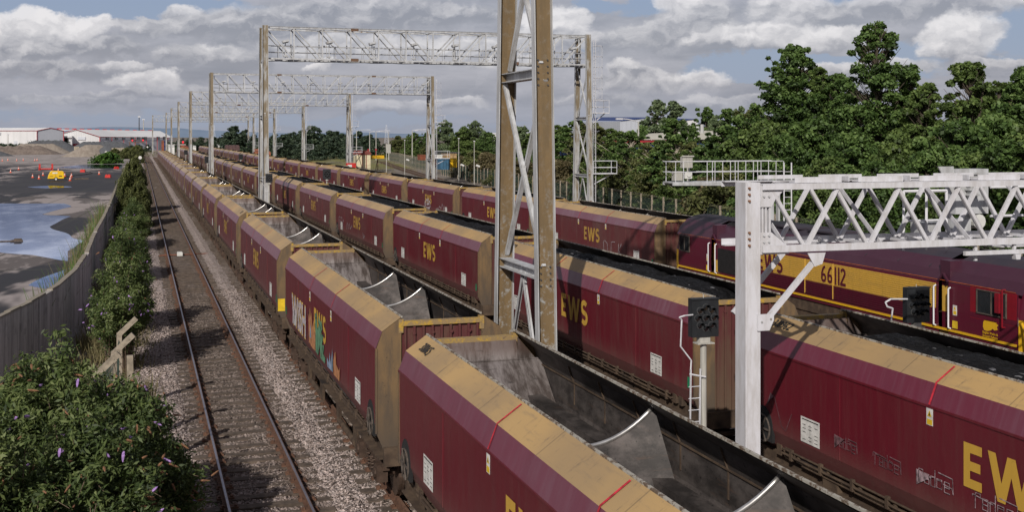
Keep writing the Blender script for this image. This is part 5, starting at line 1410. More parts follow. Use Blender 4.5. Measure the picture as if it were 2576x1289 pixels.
# ---------------------------------------------------------------- route signals on posts between the trains
def route_signal(X, Y, zc, label, ladder=True, scale=1.0, poleX=0):
    g = thing('signal', label, 'signal', (X, Y, 0), group='black round-lamp signals between the trains')
    h = .33 * scale; wd = .25 * scale
    m = MB(); m.b2(-wd, wd, 0, .16, zc - h, zc + h); m.b2(-wd - .01, wd + .01, -.02, .0, zc + h - .02, zc + h + .005); m.build('head', 'signal_black', g)
    for i in range(9):
        a = R(90 + 45 * i); r = 0 if i == 8 else .155 * scale
        x, z = r * math.cos(a), r * 1.15 * math.sin(a)
        m = MB(); m.cur = 2; m.tube((x, 0, zc + z), (x, -.012, zc + z), .062 * scale, 12); m.cur = 0; m.tube((x, 0, zc + z), (x, -.02, zc + z), .048 * scale, 10); m.cur = 1
        n = 8
        for k in range(n):
            t0, t1 = R(-10 + 200 * k / n), R(-10 + 200 * (k + 1) / n); q = .052 * scale
            m.add([(x + q * math.cos(t0), 0, zc + z + q * math.sin(t0)), (x + q * math.cos(t1), 0, zc + z + q * math.sin(t1)), (x + q * math.cos(t1), -.1 * scale, zc + z + q * math.sin(t1)), (x + q * math.cos(t0), -.1 * scale, zc + z + q * math.sin(t0))], [(0, 1, 2, 3)])
        m.build('lamp', ['lens_black', 'signal_black', 'dark_steel'], g)
    m = MB(); m.b2(-.16, .16, -.03, .16, zc - h - .12, zc - h - .1); m.b2(-.1, .1, .02, .14, zc - h - .1, zc - h); m.ring((0, .08, zc + h + .03), .022, .006, 8, 'z') if False else m.tube((0, .08, zc + h), (0, .08, zc + h + .06), .008, 5); m.build('bracket', 'pole_grey', g)
    m = MB(); m.tube((0, .08, -.2), (0, .08, zc - h - .12), .055, 10); m.b2(-.12, .12, -.04, .2, 1.9, 1.98); m.build('pole', 'pole_grey', g)
    if ladder:
        m = MB()
        for dx in (-.3, -.12): m.bar((dx - .02, .0, 0), (dx + .02, 0, 3.1), .02, .03)
        for i in range(14): m.tube((-.32, 0, .2 + i * .2), (-.1, 0, .2 + i * .2), .009, 4)
        m.path([(-.28, 0, 3.1), (-.27, 0, 3.25), (-.47, 0, 3.5), (-.45, 0, 3.95), (-.5, -.02, 4.0), (-.42, -.06, 4.03), (-.25, -.02, 4.03)], .014, 5)
        m.path([(-.3, 0, 3.02), (0, 0, 2.95)], .016, 5)
        m.build('ladder', 'ladder_grey', g)
    return g
route_signal(9.2, 17.75, 3.965, 'black ring-of-lamps signal with a ladder, nearest, beside the white post')
g2 = route_signal(17.2, 22.6, 3.15, 'black signal board hiding the louvres near the locomotive cab door', False, 1.25)
m = MB(); m.path([(-.3, 0, 3.3), (-.75, 0, 3.32), (-.9, 0, 3.25), (-.85, 0, 3.15), (-.7, 0, 3.1), (-.7, .1, 2.6)], .02, 5); m.build('bracket_arm', 'ladder_grey', g2)
route_signal(9.2, at_x(677, 446, 9.2)[0], 3.95, 'black signal just right of the second gantry left leg')
for px, X, lb in ((822.5, 17.3, 'black signal between the middle and right trains, third wagon back'), (521.7, 9.2, 'small black signal touching the left leg of the third gantry'), (606, 17.3, 'tiny black signal far between the middle and right trains'), (467.6, 9.2, 'small black signal on a pale post left of the fourth gantry leg')):
    Y = at_x(px, 400, X)[0]; route_signal(X, Y, 3.75 if X < 10 else 3.4, lb, False, 1.5)

# ---------------------------------------------------------------- fences on the right
def fence(pts, H, step, label, name='mesh_fence', crank=.4, meshm='mesh_wire', panel=True):
    f = thing(name, label, 'fence')
    P = [Vector((a, b, 0)) for a, b in pts]; acc = 0; out = []
    for a, b in zip(P[:-1], P[1:]):
        L_ = (b - a).length; d = (b - a) / L_; s = -acc
        while s < L_:
            if s >= 0: out.append(a + d * s)
            s += step
        acc = L_ - (s - step)
    base = None
    for i, p in enumerate(out[:100]):
        if base is None:
            m = MB(); m.bar((0, 0, -.4), (0, 0, H), .12, .12); base = m.mesh('post', 'post_concrete')
        o = bpy.data.objects.new('post', base); col.objects.link(o); o.parent = f; o.location = p
    if panel:
        m = MB()
        for a, b in zip(out[:-1], out[1:]):
            n = max(2, int((b - a).length / .28)); 
            for k in range(n):
                q = a.lerp(b, k / n); q2 = a.lerp(b, (k + 1) / n)
                m.bar((q.x, q.y, -.1), (q2.x, q2.y, H - .25), .014, .014); m.bar((q2.x, q2.y, -.1), (q.x, q.y, H - .25), .014, .014)
            for z in (.1, .6, 1.1, 1.6, H - .25): m.bar((a.x, a.y, z), (b.x, b.y, z), .02, .02)
        m.build('mesh_panel', meshm, f)
    m = MB()
    for a, b in zip(out[:-1], out[1:]):
        for z in (H - .12, H - .02): m.bar((a.x, a.y, z), (b.x, b.y, z), .018, .018)
    m.build('wire', 'wire', f)
    return f
FL = [(33.5, 30), (36.5, 60), (38.6, 80), (41.0, 100), (47.95, 156), (54.5, 214)]
fence(FL, 2.35, 2.9, 'long green mesh fence with concrete posts before the near right trees')
fence([(55.3, 220), (60, 262), (66.4, 305), (69, 330)], 2.6, 2.6, 'far green mesh fence with concrete posts beside the siding')
# ---------------------------------------------------------------- foliage
def leaf_quads(C, D, size, asp, rr, tint, fold=.0):
    """C centres (n,3), D facing directions (n,3) -> verts, faces, tints of leaf-sized quads"""
    n = len(C)
    r = rr.normal(size=(n, 3)); D = D / (np.linalg.norm(D, axis=1, keepdims=True) + 1e-9)
    a = np.cross(D, r); a /= (np.linalg.norm(a, axis=1, keepdims=True) + 1e-9); b = np.cross(D, a)
    s = size * rr.uniform(.6, 1.35, (n, 1)); 
    p0 = C - a * s * asp * .5; p1 = C + b * s * .5; p2 = C + a * s * asp * .5; p3 = C - b * s * .5
    bend = D * s * fold
    V = np.stack([p0 - bend, p1, p2 - bend, p3], 1).reshape(-1, 3)
    F = np.arange(4 * n).reshape(-1, 4)
    T = np.repeat(tint, 4)
    return V, F, T
def mesh_np(name, V, F, T, mname):
    me = bpy.data.meshes.new(name)
    me.vertices.add(len(V)); me.vertices.foreach_set('co', V.astype(np.float32).ravel())
    me.loops.add(F.size); me.loops.foreach_set('vertex_index', F.ravel().astype(np.int32))
    me.polygons.add(len(F)); me.polygons.foreach_set('loop_start', np.arange(0, F.size, 4, dtype=np.int32)); me.polygons.foreach_set('loop_total', np.full(len(F), 4, np.int32))
    at = me.attributes.new('tint', 'FLOAT', 'POINT'); at.data.foreach_set('value', T.astype(np.float32))
    me.materials.append(MATS[mname]); me.update(calc_edges=True)
    return me
def gen_tree(seed, H, W_, leaf, n_cl, per, leafm, barkm='bark', shape='round', low=.12, sparse=0.0, clump=.16, asp=1.5):
    """returns (trunk mesh, crown mesh). crown = leaf clumps at the ends of limbs"""
    rr = np.random.default_rng(seed)
    tr = MB(); tr.tube((0, 0, -.5), (0, 0, H * .35), H * .018, 8, H * .013); tr.tube((0, 0, H * .35), (rr.normal() * .02 * H, rr.normal() * .02 * H, H * .93), H * .013, 7, H * .002)
    Vs, Fs, Ts = [], [], []; off = 0
    for i in range(n_cl):
        t = rr.random() ** (.85)                       # height fraction
        z = low + (1 - low) * t
        if shape == 'round': prof = math.sin(math.pi * min(1, (z * .92 + .08)) ** .8) ** .6
        elif shape == 'cone': prof = (1 - z) ** .7 * 1.0 + .08
        elif shape == 'tall': prof = float(np.interp(z, [0, .15, .5, .75, .9, 1], [.6, .9, 1, .74, .45, .14])) + (.2 if rr.random() < .12 and z > .5 else 0)
        elif shape == 'spire': prof = float(np.interp(z, [0, .15, .5, .7, .85, 1], [.6, .9, 1, .66, .5, .2]))
        else: prof = math.sqrt(max(0, 1 - z ** 2)) + .02
        ang = rr.uniform(0, 2 * math.pi); lob = 1 + .22 * math.sin(ang * 3 + seed) + .16 * math.sin(z * 9 + ang * 2 + seed * 2)
        rad = prof * W_ / 2 * lob * (rr.uniform(.55, 1.0) if rr.random() < .7 else rr.uniform(.1, .5))
        c = np.array([rad * math.cos(ang), rad * math.sin(ang), z * H])
        if sparse and z > .62 and rr.random() < sparse:
            tr.tube((c[0] * .15, c[1] * .15, c[2] - rad * .9 - .02 * H), tuple(c), H * .0022, 4, H * .0008, cap=False); continue
        z0 = max(.12 * H, c[2] - rad * .75 - .03 * H)
        if leaf < .3: tr.tube((0, 0, z0), tuple(c), H * .004, 4, H * .0012, cap=False)
        cs = clump * W_ * rr.uniform(.4, 1.25) * (.5 if z > .8 else .75 if z > .6 else 1)
        n = int(per * rr.uniform(.6, 1.3) * min(1, .25 + cs / (clump * W_)))
        u = rr.normal(size=(n, 3)); u /= np.linalg.norm(u, axis=1, keepdims=True)
        rad_ = cs * rr.random((n, 1)) ** .45
        P = c + u * rad_ * np.array([1.0, 1.0, .62]) + rr.normal(size=(n, 3)) * cs * .1
        P[:, 2] -= (np.linalg.norm(P[:, :2] - c[:2], axis=1) / cs) ** 2 * cs * .18
        D = u * .55 + rr.normal(size=(n, 3)) * .55 + np.array([0, 0, .55])
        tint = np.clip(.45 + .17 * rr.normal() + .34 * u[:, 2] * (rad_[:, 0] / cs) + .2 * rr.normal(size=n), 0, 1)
        v, f, tt = leaf_quads(P, D, leaf, asp, rr, tint, .12)
        Vs.append(v); Fs.append(f + off); Ts.append(tt); off += len(v)
    return tr.mesh('trunk', barkm), mesh_np('crown', np.concatenate(Vs), np.concatenate(Fs), np.concatenate(Ts), leafm)
def place_tree(meshes, name, label, X, Y, Z, s=(1, 1, 1), rz=0, cat='tree', group=None, leafm=None):
    t = thing(name, label, cat, (X, Y, Z), rz, group); t.scale = s
    for nm, me in (('trunk' if cat == 'tree' else 'stem', meshes[0]), ('crown' if cat == 'tree' else 'foliage', meshes[1])):
        o = bpy.data.objects.new(nm, me); col.objects.link(o); o.parent = t
    return t
FLX = lambda y: np.interp(y, [30, 60, 80, 100, 156, 214, 305, 420], [33.5, 36.5, 38.6, 41, 47.95, 54.5, 66.4, 80])
def spot(px, pytop, off):          # ground position on a line `off` metres behind the fence, and height of a tree whose top shows at (px, pytop)
    lo, hi = 5.0, 420.0
    for _ in range(50):
        mid = (lo + hi) / 2; x = float(FLX(mid)) + off
        u = 1288 + FP * (x * CP - mid * SP) / (mid * CP + x * SP)
        if u > px: lo = mid
        else: hi = mid
    Y = (lo + hi) / 2; X = float(FLX(Y)) + off; d = Y * CP + X * SP
    return X, Y, CH - (pytop - HY) * d / FP, d
# near right trees: unique broadleaved crowns
NEAR = [
    ('tall broadleaved tree with a ragged double top, left of the thin-topped one', 2000, 108, 10, 250, 'tall', 0, 'leaf_deep', 31),
    ('tallest tree with a thin see-through top and bare twigs', 2205, 52, 11, 285, 'spire', .42, 'leaf_deep', 5),
    ('broad tree with an open leafy spire, second from the right edge', 2440, 150, 10, 240, 'spire', .3, 'leaf_mid', 13),
    ('leafy tree cut by the right edge of the photo', 2585, 158, 10, 270, 'round', .1, 'leaf_deep', 17),
    ('rounded dark tree filling the gap under the tallest tree', 2105, 180, 12, 200, 'round', .1, 'leaf_deep', 23),
    ('bushy tree between the tallest tree and the leafy spire', 2330, 205, 12, 200, 'round', .15, 'leaf_mid', 29),
    ('leafy tree filling the space between the open spire and the right edge', 2512, 196, 12, 250, 'tall', .1, 'leaf_mid', 37),
    ('slender tree closing the gap left of the tallest tree', 2062, 165, 11, 130, 'spire', .25, 'leaf_mid', 43),
    ('broad low crown right of the tallest tree', 2290, 170, 13, 150, 'tall', .2, 'leaf_deep', 59),
]
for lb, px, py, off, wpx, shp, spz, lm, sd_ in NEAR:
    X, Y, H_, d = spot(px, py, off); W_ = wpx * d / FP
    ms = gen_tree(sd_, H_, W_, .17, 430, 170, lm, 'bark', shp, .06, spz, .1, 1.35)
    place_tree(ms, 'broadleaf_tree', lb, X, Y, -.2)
under = [gen_tree(s, 6.5, 6.4, .15, 200, 190, lm, 'bark', 'dome', .02, 0, .13, 1.4) for s, lm in ((41, 'leaf_deep'), (43, 'leaf_mid'), (47, 'leaf_deep'))]
UN = [(1855, 330, 4), (1925, 300, 5), (1975, 340, 3), (2040, 300, 5), (2090, 390, 2.6), (2150, 330, 5), (2215, 400, 2.6), (2270, 330, 5), (2330, 380, 2.8), (2395, 300, 5), (2450, 380, 2.6), (2505, 290, 5), (2560, 350, 3), (2620, 300, 5)]
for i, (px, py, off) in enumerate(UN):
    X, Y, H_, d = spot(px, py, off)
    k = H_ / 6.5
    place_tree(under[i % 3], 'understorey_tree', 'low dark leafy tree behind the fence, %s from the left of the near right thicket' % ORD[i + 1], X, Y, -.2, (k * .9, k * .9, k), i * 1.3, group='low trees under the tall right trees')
# thicket of slim birches and bushes behind the fence
birch = [gen_tree(s, 8, 5.0, .16, 170, 150, lm, 'bark_pale', 'tall', .08, 0, .12, 1.4) for s, lm in ((51, 'leaf_mid'), (53, 'leaf_deep'), (57, 'leaf_olive'))]
BI = [(1405, 312, 7, 1.4), (1450, 300, 7, 1.4), (1495, 308, 7, 1.4), (1540, 320, 6, 1.3), (1585, 326, 6, 1.2), (1628, 356, 5, 1.0), (1662, 348, 4, 1.3), (1700, 335, 4.5, 1.3), (1742, 354, 4, 1.3), (1785, 348, 4.5, 1.3), (1822, 312, 5, 1.3), (1640, 400, 2.5, 1.3), (1720, 395, 2.5, 1.3), (1800, 400, 2.5, 1.3), (1560, 400, 2.5, 1.3), (1480, 390, 2.8, 1.3), (1860, 285, 7, 1.1), (1890, 275, 8, 1.1)]
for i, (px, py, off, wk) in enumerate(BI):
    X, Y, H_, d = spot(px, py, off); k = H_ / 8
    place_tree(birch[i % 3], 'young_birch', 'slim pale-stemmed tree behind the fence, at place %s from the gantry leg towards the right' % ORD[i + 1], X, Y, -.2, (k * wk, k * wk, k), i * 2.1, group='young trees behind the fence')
# buddleia bushes with lilac spikes by the fence
# pale willows and green trees beyond the scrap yard
mid = [gen_tree(s, 9, 8, .22, 200, 150, lm, 'bark', shp, .03, 0, .12, 1.5) for s, lm, shp in ((61, 'leaf_mid', 'dome'), (63, 'leaf_pale', 'tall'), (67, 'leaf_olive', 'dome'), (71, 'leaf_deep', 'tall'))]
MI = [(955, 347, 12, 0), (1000, 341, 10, 2), (1040, 333, 12, 0), (1075, 334, 14, 3), (1120, 302, 22, 1), (1165, 318, 20, 0), (1195, 304, 24, 1), (1228, 332, 20, 3), (1150, 352, 14, 0), (1210, 356, 12, 3), (1075, 358, 8, 2), (1030, 362, 6, 0), (980, 366, 6, 0), (1262, 340, 22, 3), (1310, 318, 16, 1), (1345, 330, 14, 0), (1290, 362, 10, 0), (1385, 330, 12, 0), (1420, 345, 9, 2)]
kinds = ('yellow green', 'silvery green', 'olive', 'dark green')
for i, (px, py, off, k_) in enumerate(MI):
    X, Y, H_, d = spot(px, py, off); k = H_ / 9
    wk = .8 if H_ > 11 else 1.05
    place_tree(mid[k_], 'bushy_tree', '%s bushy tree beyond the siding, %s of that row counted from the left' % (kinds[k_], ORD[i + 1]), X, Y, -.2, (k * wk, k * wk, k), i * 1.7, group='bushy trees beyond the siding')
# brownish buddleia scrub leaning over the fence
scrub = [gen_tree(s, 4, 5, .16, 70, 130, lm, 'twig', 'dome', .02, .0, .18, 1.8) for s, lm in ((81, 'leaf_brown'), (83, 'leaf_olive'), (85, 'leaf_brown'))]
for i, (px, py, off) in enumerate([(1165, 392, 1.8), (1195, 378, 3.2), (1225, 382, 2.4), (1250, 390, 2.0), (1275, 398, 2.0), (1300, 402, 2.2), (1330, 405, 2.0), (1375, 400, 2.0), (1410, 400, 2.0), (1150, 410, 1.5), (1830, 425, 1.6), (1790, 440, 1.4)]):
    X, Y, H_, d = spot(px, py, off); k = H_ / 4
    place_tree(scrub[i % 3], 'scrub_bush', 'brownish seeding bush pushing through the fence, %s from the left' % ORD[i + 1], X, Y, -.2, (k, k, k), i * 1.1, 'bush', 'brownish bushes along the fence')
# poplars and trees far behind the sheds
pop = [gen_tree(s, 12, 6, .26, 160, 120, lm, 'bark', shp, .04, 0, .12, 1.6) for s, lm, shp in ((91, 'leaf_pale', 'tall'), (93, 'leaf_deep', 'tall'), (97, 'leaf_pale', 'dome'))]
for i, (px, py, Y, k_, wk, lb) in enumerate([(1652, 253, 150, 0, 1.0, 'pale poplar, left one of the twin pair above the sheds'), (1694, 256, 152, 0, 1.15, 'pale poplar, right one of the twin pair above the sheds'), (1776, 272, 160, 1, 1.0, 'small dark pointed tree right of the twin poplars'), (1830, 276, 150, 1, 1.1, 'dark tree beside the pointed one, near the tall trees'), (1800, 292, 140, 2, .9, 'silvery willow behind the cream shed roof'), (1862, 270, 140, 2, .8, 'pale leaning tree at the foot of the tall trees'), (1615, 318, 120, 1, .8, 'round tree left of the twin poplars'), (1690, 300, 110, 1, 1.2, 'green tree below the twin poplars'), (1740, 318, 112, 1, .8, 'green tree before the white shed wall')]):
    X, H_ = at_y(px, py, Y); k = (H_ + .2) / 12
    place_tree(pop[k_], 'poplar_tree' if k_ == 0 else 'background_tree', lb, X, Y, -.2, (k * wk, k * wk, k), i)
# far tree belt
far = [gen_tree(s, 10, 11, .55, 60, 80, 'leaf_far', 'bark', shp, .02, 0, .17, 1.4) for s, shp in ((101, 'dome'), (103, 'round'), (107, 'dome'))]
FT = [(455, 352, 520), (478, 347, 560), (505, 346, 640), (535, 344, 560), (562, 346, 640), (590, 320, 480), (575, 334, 500), (612, 330, 500), (640, 340, 520), (655, 348, 520), (430, 354, 560), (330, 372, 520), (300, 375, 560), (350, 368, 560), (372, 366, 560),
      (672, 345, 470), (690, 338, 470), (712, 341, 440), (735, 334, 470), (760, 330, 440), (785, 320, 420), (805, 336, 430), (828, 330, 430), (845, 333, 420), (862, 338, 430), (882, 340, 420), (905, 333, 430), (928, 340, 420), (500, 356, 470), (540, 358, 470), (670, 358, 400), (720, 356, 380), (770, 354, 380), (820, 352, 370), (865, 354, 370), (915, 352, 370), (945, 350, 400), (700, 366, 370), (800, 366, 350), (880, 368, 340), (750, 368, 350)]
for i, (px, py, Y) in enumerate(FT):
    X, H_ = at_y(px, py, Y); k = (H_ + .3) / 10
    k2 = max(k, .35)
    place_tree(far[i % 3], 'distant_tree', 'dark distant tree of the belt beyond the sidings', X, Y, -.3, (k2 * 1.15, k2 * 1.15, k2), i * .7, group='dark distant trees beyond the sidings')

# ---------------------------------------------------------------- buddleia along the left track
def gen_buddleia(seed, rx, ry, h, n_st, per, leaf=.13, flowers=60, dead=90):
    rr = np.random.default_rng(seed)
    st = MB(); Vs, Fs, Ts = [], [], []; off = 0; tips = []
    for i in range(n_st):
        a = rr.uniform(0, 6.283); q = rr.random() ** .6
        tx, ty = rx * q * math.cos(a), ry * q * math.sin(a)
        hz = h * (1 - .5 * q ** 2) * (rr.uniform(.6, 1.08) if rr.random() < .86 else rr.uniform(1.05, 1.24))
        p0 = np.array([tx * .25 + rr.normal() * .12 * rx, ty * .25 + rr.normal() * .12 * ry, 0.0]); p3 = np.array([tx, ty, hz])
        p1 = p0 + np.array([0, 0, hz * .6]); p2 = p3 - np.array([(tx - p0[0]) * .45, (ty - p0[1]) * .45, -hz * .08])
        T_ = np.linspace(0, 1, 7)[:, None]
        C = (1 - T_) ** 3 * p0 + 3 * (1 - T_) ** 2 * T_ * p1 + 3 * (1 - T_) * T_ ** 2 * p2 + T_ ** 3 * p3
        if i % 3 == 0:      # bare arching twig reaching out of the leaves
            d_ = (p3 - p2); d_ = d_ / (np.linalg.norm(d_) + 1e-6); e1 = p3 + d_ * rr.uniform(.1, .3) + rr.normal(size=3) * .06; st.tube(tuple(p3), tuple(e1), .006, 4, .003, cap=False)
        if i % 2 == 0:
            for k in range(6): st.tube(tuple(C[k]), tuple(C[k + 1]), .016 * (1 - k / 8), 4, .016 * (1 - (k + 1) / 8), cap=False)
        n = int(per * 2.1 * rr.uniform(.6, 1.3))
        t = (.25 + .75 * rr.random((n, 1)) ** .7)
        P = (1 - t) ** 3 * p0 + 3 * (1 - t) ** 2 * t * p1 + 3 * (1 - t) * t ** 2 * p2 + t ** 3 * p3
        o_ = rr.normal(size=(n, 3)) * np.array([.13, .13, .1]) * (1.25 - .6 * t); P = P + o_
        D = o_ * 3 + rr.normal(size=(n, 3)) * .5 + np.array([-.25, -.3, .6])
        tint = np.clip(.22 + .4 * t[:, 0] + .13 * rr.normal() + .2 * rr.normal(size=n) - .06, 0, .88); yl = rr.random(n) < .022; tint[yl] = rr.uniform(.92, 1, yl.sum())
        v, f, tt = leaf_quads(P, D, leaf * .27, 3.1, rr, tint, .35)
        Vs.append(v); Fs.append(f + off); Ts.append(tt); off += len(v)
        tips.append((p3, p3 - p2))
    fl = MB(); dd = MB()
    for k in range(flowers + dead):
        p, d = tips[rr.integers(len(tips))]; d = d / (np.linalg.norm(d) + 1e-6) + rr.normal(size=3) * .45 + np.array([0, 0, .25]); d /= np.linalg.norm(d)
        p = p + rr.normal(size=3) * .12 + np.array([0, 0, .02])
        L_ = rr.uniform(.08, .17); M = fl if k < flowers else dd
        wd = .024 if k < flowers else .019
        q = [p + d * L_ * s_ for s_ in (0, .35, .75, 1.0)]
        for (a_, ra), (b_, rb) in zip(((q[0], wd * .7), (q[1], wd), (q[2], wd * .7)), ((q[1], wd), (q[2], wd * .7), (q[3], .003))):
            M.tube(tuple(a_), tuple(b_), ra, 5, rb, cap=False)
    return st, (np.concatenate(Vs), np.concatenate(Fs), np.concatenate(Ts)), fl, dd
def buddleia(seed, X, Y, Z, rx, ry, h, n, per, label, fl=60, dd=90, lm='leaf_buddleia'):
    t = thing('buddleia_bush', label, 'bush', (X, Y, Z), 0, 'buddleia bushes beside the left track')
    st, lf, f, d = gen_buddleia(seed, rx, ry, h, n, per, .13, fl, dd)
    st.build('stem', 'twig', t)
    o = bpy.data.objects.new('foliage', mesh_np('foliage', *lf, lm)); col.objects.link(o); o.parent = t
    if fl: f.build('flower_spike', 'flower_lilac', t)
    if dd: d.build('seed_head', 'flower_dead', t)
    return t
buddleia(1, -1.5, 20.6, -.3, 1.5, 2.5, 3.35, 330, 95, 'buddleia with lilac spikes at the left edge, tallest of the foreground clump', 60, 330)
buddleia(2, -.2, 20.4, -.3, 1.25, 2.1, 2.8, 280, 95, 'foreground buddleia leaning towards the left rail', 44, 240)
buddleia(3, -.75, 17.6, -.3, 1.3, 1.8, 2.9, 250, 95, 'foreground buddleia at the bottom edge of the photo, tangled with bare twigs', 30, 170)
buddleia(4, -1.9, 16.6, -.3, 1.3, 1.9, 3.2, 220, 95, 'foreground buddleia in the bottom left corner', 26, 160)
buddleia(5, .15, 22.6, -.3, .75, 1.2, 1.6, 120, 80, 'low buddleia behind the foreground clump, below the cranked posts', 14, 30)
buddleia(12, -.6, 21.8, -.3, 1.2, 1.6, 2.5, 200, 95, 'buddleia filling the middle of the foreground clump', 34, 150)
buddleia(6, -.55, 38.0, -.3, .95, 3.0, 3.9, 190, 85, 'upright buddleia with lilac spikes beside the curved concrete wall', 80, 20)
buddleia(7, -.3, 45.5, -.3, .8, 2.6, 3.0, 150, 80, 'dark dense buddleia just behind the lilac one at the wall', 30, 15)
buddleia(8, -.4, 62, -.3, 1.0, 3.6, 2.3, 170, 90, 'sprawling buddleia halfway along the concrete wall', 36, 10)
buddleia(9, -.35, 79, -.3, 1.2, 4.5, 2.7, 190, 90, 'green bush past the halfway buddleia on the trackside', 14, 10)
leafy = gen_tree(111, 4.6, 5.6, .14, 220, 180, 'leaf_olive', 'twig', 'dome', .02, 0, .15, 1.6)
for i, (px, py, Y, wk, lb) in enumerate([(338, 402, 118, .62, 'tall rounded bush between the wall end and the left track'), (322, 432, 108, .5, 'rounded bush leaning over the top of the concrete wall'), (352, 460, 100, .5, 'trackside bush in front of the tall rounded one'), (350, 512, 90, .16, 'low tangled bush casting shadow on the left rail'),
                                           (345, 366, 330, 1.6, 'round bush beside the distant white disc signal'), (318, 372, 340, 1.5, 'low scrub behind the pale concrete wall'), (290, 374, 350, 1.4, 'scrub on top of the far gravel')]):
    X, H_ = at_y(px, py, Y); k = (H_ + .3) / 4.6
    place_tree(leafy, 'trackside_bush', lb, X, Y, -.3, (wk * .78 if i < 4 else wk * .5, 1.2 if i < 4 else 1.0, k), (i % 2) * math.pi, 'bush', 'bushes between the wall and the left track')
# grass and weeds on the wall top and yard edge
def tufts(name, pts, label, lm, h=.35, n=40, seed=3):
    rr = np.random.default_rng(seed); Vs = []; Ts = []
    for x, y_, z in pts:
        for k in range(n):
            b = np.array([x + rr.normal() * .16, y_ + rr.normal() * .45, z]); d = np.array([rr.normal() * .3, rr.normal() * .3, 1.0]) * h * rr.uniform(.4, 1.2); s = np.array([rr.normal(), rr.normal(), 0]); s = s / np.linalg.norm(s) * .018
            Vs += [b - s, b + s, b + d + s * .2, b + d - s * .2]; Ts += [rr.random()] * 4
    V_ = np.array(Vs); F_ = np.arange(len(V_)).reshape(-1, 4)
    o = bpy.data.objects.new(name, mesh_np(name, V_, F_, np.array(Ts), lm)); col.objects.link(o)
    return tag(o, label, 'grass', kind='stuff')
wp = []
for a, b in zip(WALLP[6:11], WALLP[7:12]):
    n = int(math.hypot(b[0] - a[0], b[1] - a[1]) / .5)
    for k in range(n):
        if random.random() < .4: wp.append((a[0] + (b[0] - a[0]) * k / n - .3 - random.random() * .35, a[1] + (b[1] - a[1]) * k / n, ZY))
tufts('dry_grass', wp, 'dry grass growing along the yard side of the concrete wall', 'leaf_dry', 1.0, 16)
tufts('green_grass', [(p[0] - .1, p[1], p[2]) for p in wp[::3]], 'green weeds among the dry grass at the wall', 'leaf_grass', 1.05, 22, 9)
tufts('trackside_weeds', [(random.uniform(-1.9, .3), random.uniform(24, 95), -.35) for _ in range(260)], 'brown and green weeds between wall and track', 'leaf_dry', .55, 30, 12)
tufts('yard_grass', [(random.uniform(27, 70), random.uniform(225, 330), -.25) for _ in range(500)], 'rough yellow grass on the waste ground beyond the trains', 'leaf_dry', .4, 14, 14)
mound = thing('grass_mound', 'bright green weedy mound at the end of the far puddle', 'mound', (-7.0, 287, ZY))
mg = gen_tree(121, 2.3, 6.5, .3, 70, 90, 'leaf_grass', 'twig', 'dome', .0, 0, .2, 1.6)
o = bpy.data.objects.new('foliage', mg[1]); col.objects.link(o); o.parent = mound; o.scale = (1, 2.2, 1)

# ---------------------------------------------------------------- concrete retaining wall on the left and the broken cranked fence
wl = thing('retaining_wall', 'weathered board-marked concrete wall curving along the left yard', 'wall')
m = MB()
for a, b in zip(WALLP[:-1], WALLP[1:]):
    L_ = math.hypot(b[0] - a[0], b[1] - a[1]); n = max(1, int(L_ / 1.0))
    for k in range(n):
        p = (a[0] + (b[0] - a[0]) * k / n, a[1] + (b[1] - a[1]) * k / n); q = (a[0] + (b[0] - a[0]) * (k + 1) / n, a[1] + (b[1] - a[1]) * (k + 1) / n)
        zt = 1.9 + random.uniform(-.014, .014) - (.07 if random.random() < .06 else 0)
        d = Vector((q[0] - p[0], q[1] - p[1])).normalized(); nx, ny = d.y * .09, -d.x * .09; o_ = random.uniform(-.006, .006)
        m.prism([(p[0] - nx + o_, p[1] - ny), (p[0] + nx + o_, p[1] + ny), (q[0] + nx + o_, q[1] + ny), (q[0] - nx + o_, q[1] - ny)], (-.9, zt), 'z')
        m.bar((p[0] + nx * 1.05, p[1] + ny * 1.05, -.9), (p[0] + nx * 1.05, p[1] + ny * 1.05, zt - .02), .02, .03)
o = m.build('wall_panel', 'wall_concrete', wl); fix_normals(o)
f = thing('cranked_post_fence', 'broken fence of cranked concrete posts with sagging wire mesh, by the bushes', 'fence')
tops = [((625, 400), 31.5), ((612, 475), 27.6), ((545, 562), 24.6), ((600, 572), 25.6)]
PP = []
for i, ((a, b), Y) in enumerate(tops):
    X, Zt = at_y((a / 1.1775) * .6461, (900 + b / 1.1775) * .6461, Y)
    lean = random.uniform(-.05, .05)
    m = MB(); bx = X - .42 if i < 3 else X - .02; 
    m.bar((bx - lean, Y, -.5), (bx, Y, Zt - .36 if i < 3 else Zt), .13, .13)
    if i < 3: m.bar((bx, Y, Zt - .4), (X, Y, Zt), .12, .12); m.tube((X - .1, Y - .07, Zt - .1), (X - .1, Y + .07, Zt - .1), .02, 5)
    m.build('post', 'post_concrete', f); PP.append((bx, Y, Zt - .4))
m = MB()
for p, q in ((PP[0], PP[1]), (PP[1], PP[2]), (PP[2], (PP[2][0] - .8, PP[2][1] - 1.5, PP[2][2] - .3))):
    n = 16
    for k in range(n):
        a = Vector(p).lerp(Vector(q), k / n); b = Vector(p).lerp(Vector(q), (k + 1) / n); sag = -.25 * math.sin(math.pi * k / n)
        for j in range(9):
            z0 = -.4 + (a.z + .3) * j / 9; z1 = -.4 + (a.z + .3) * (j + 1) / 9
            m.bar((a.x, a.y, z0), (b.x, b.y, z1 + sag * .1), .008, .008); m.bar((b.x, b.y, z0), (a.x, a.y, z1 + sag * .1), .008, .008)
m.build('mesh_panel', 'mesh_wire', f)
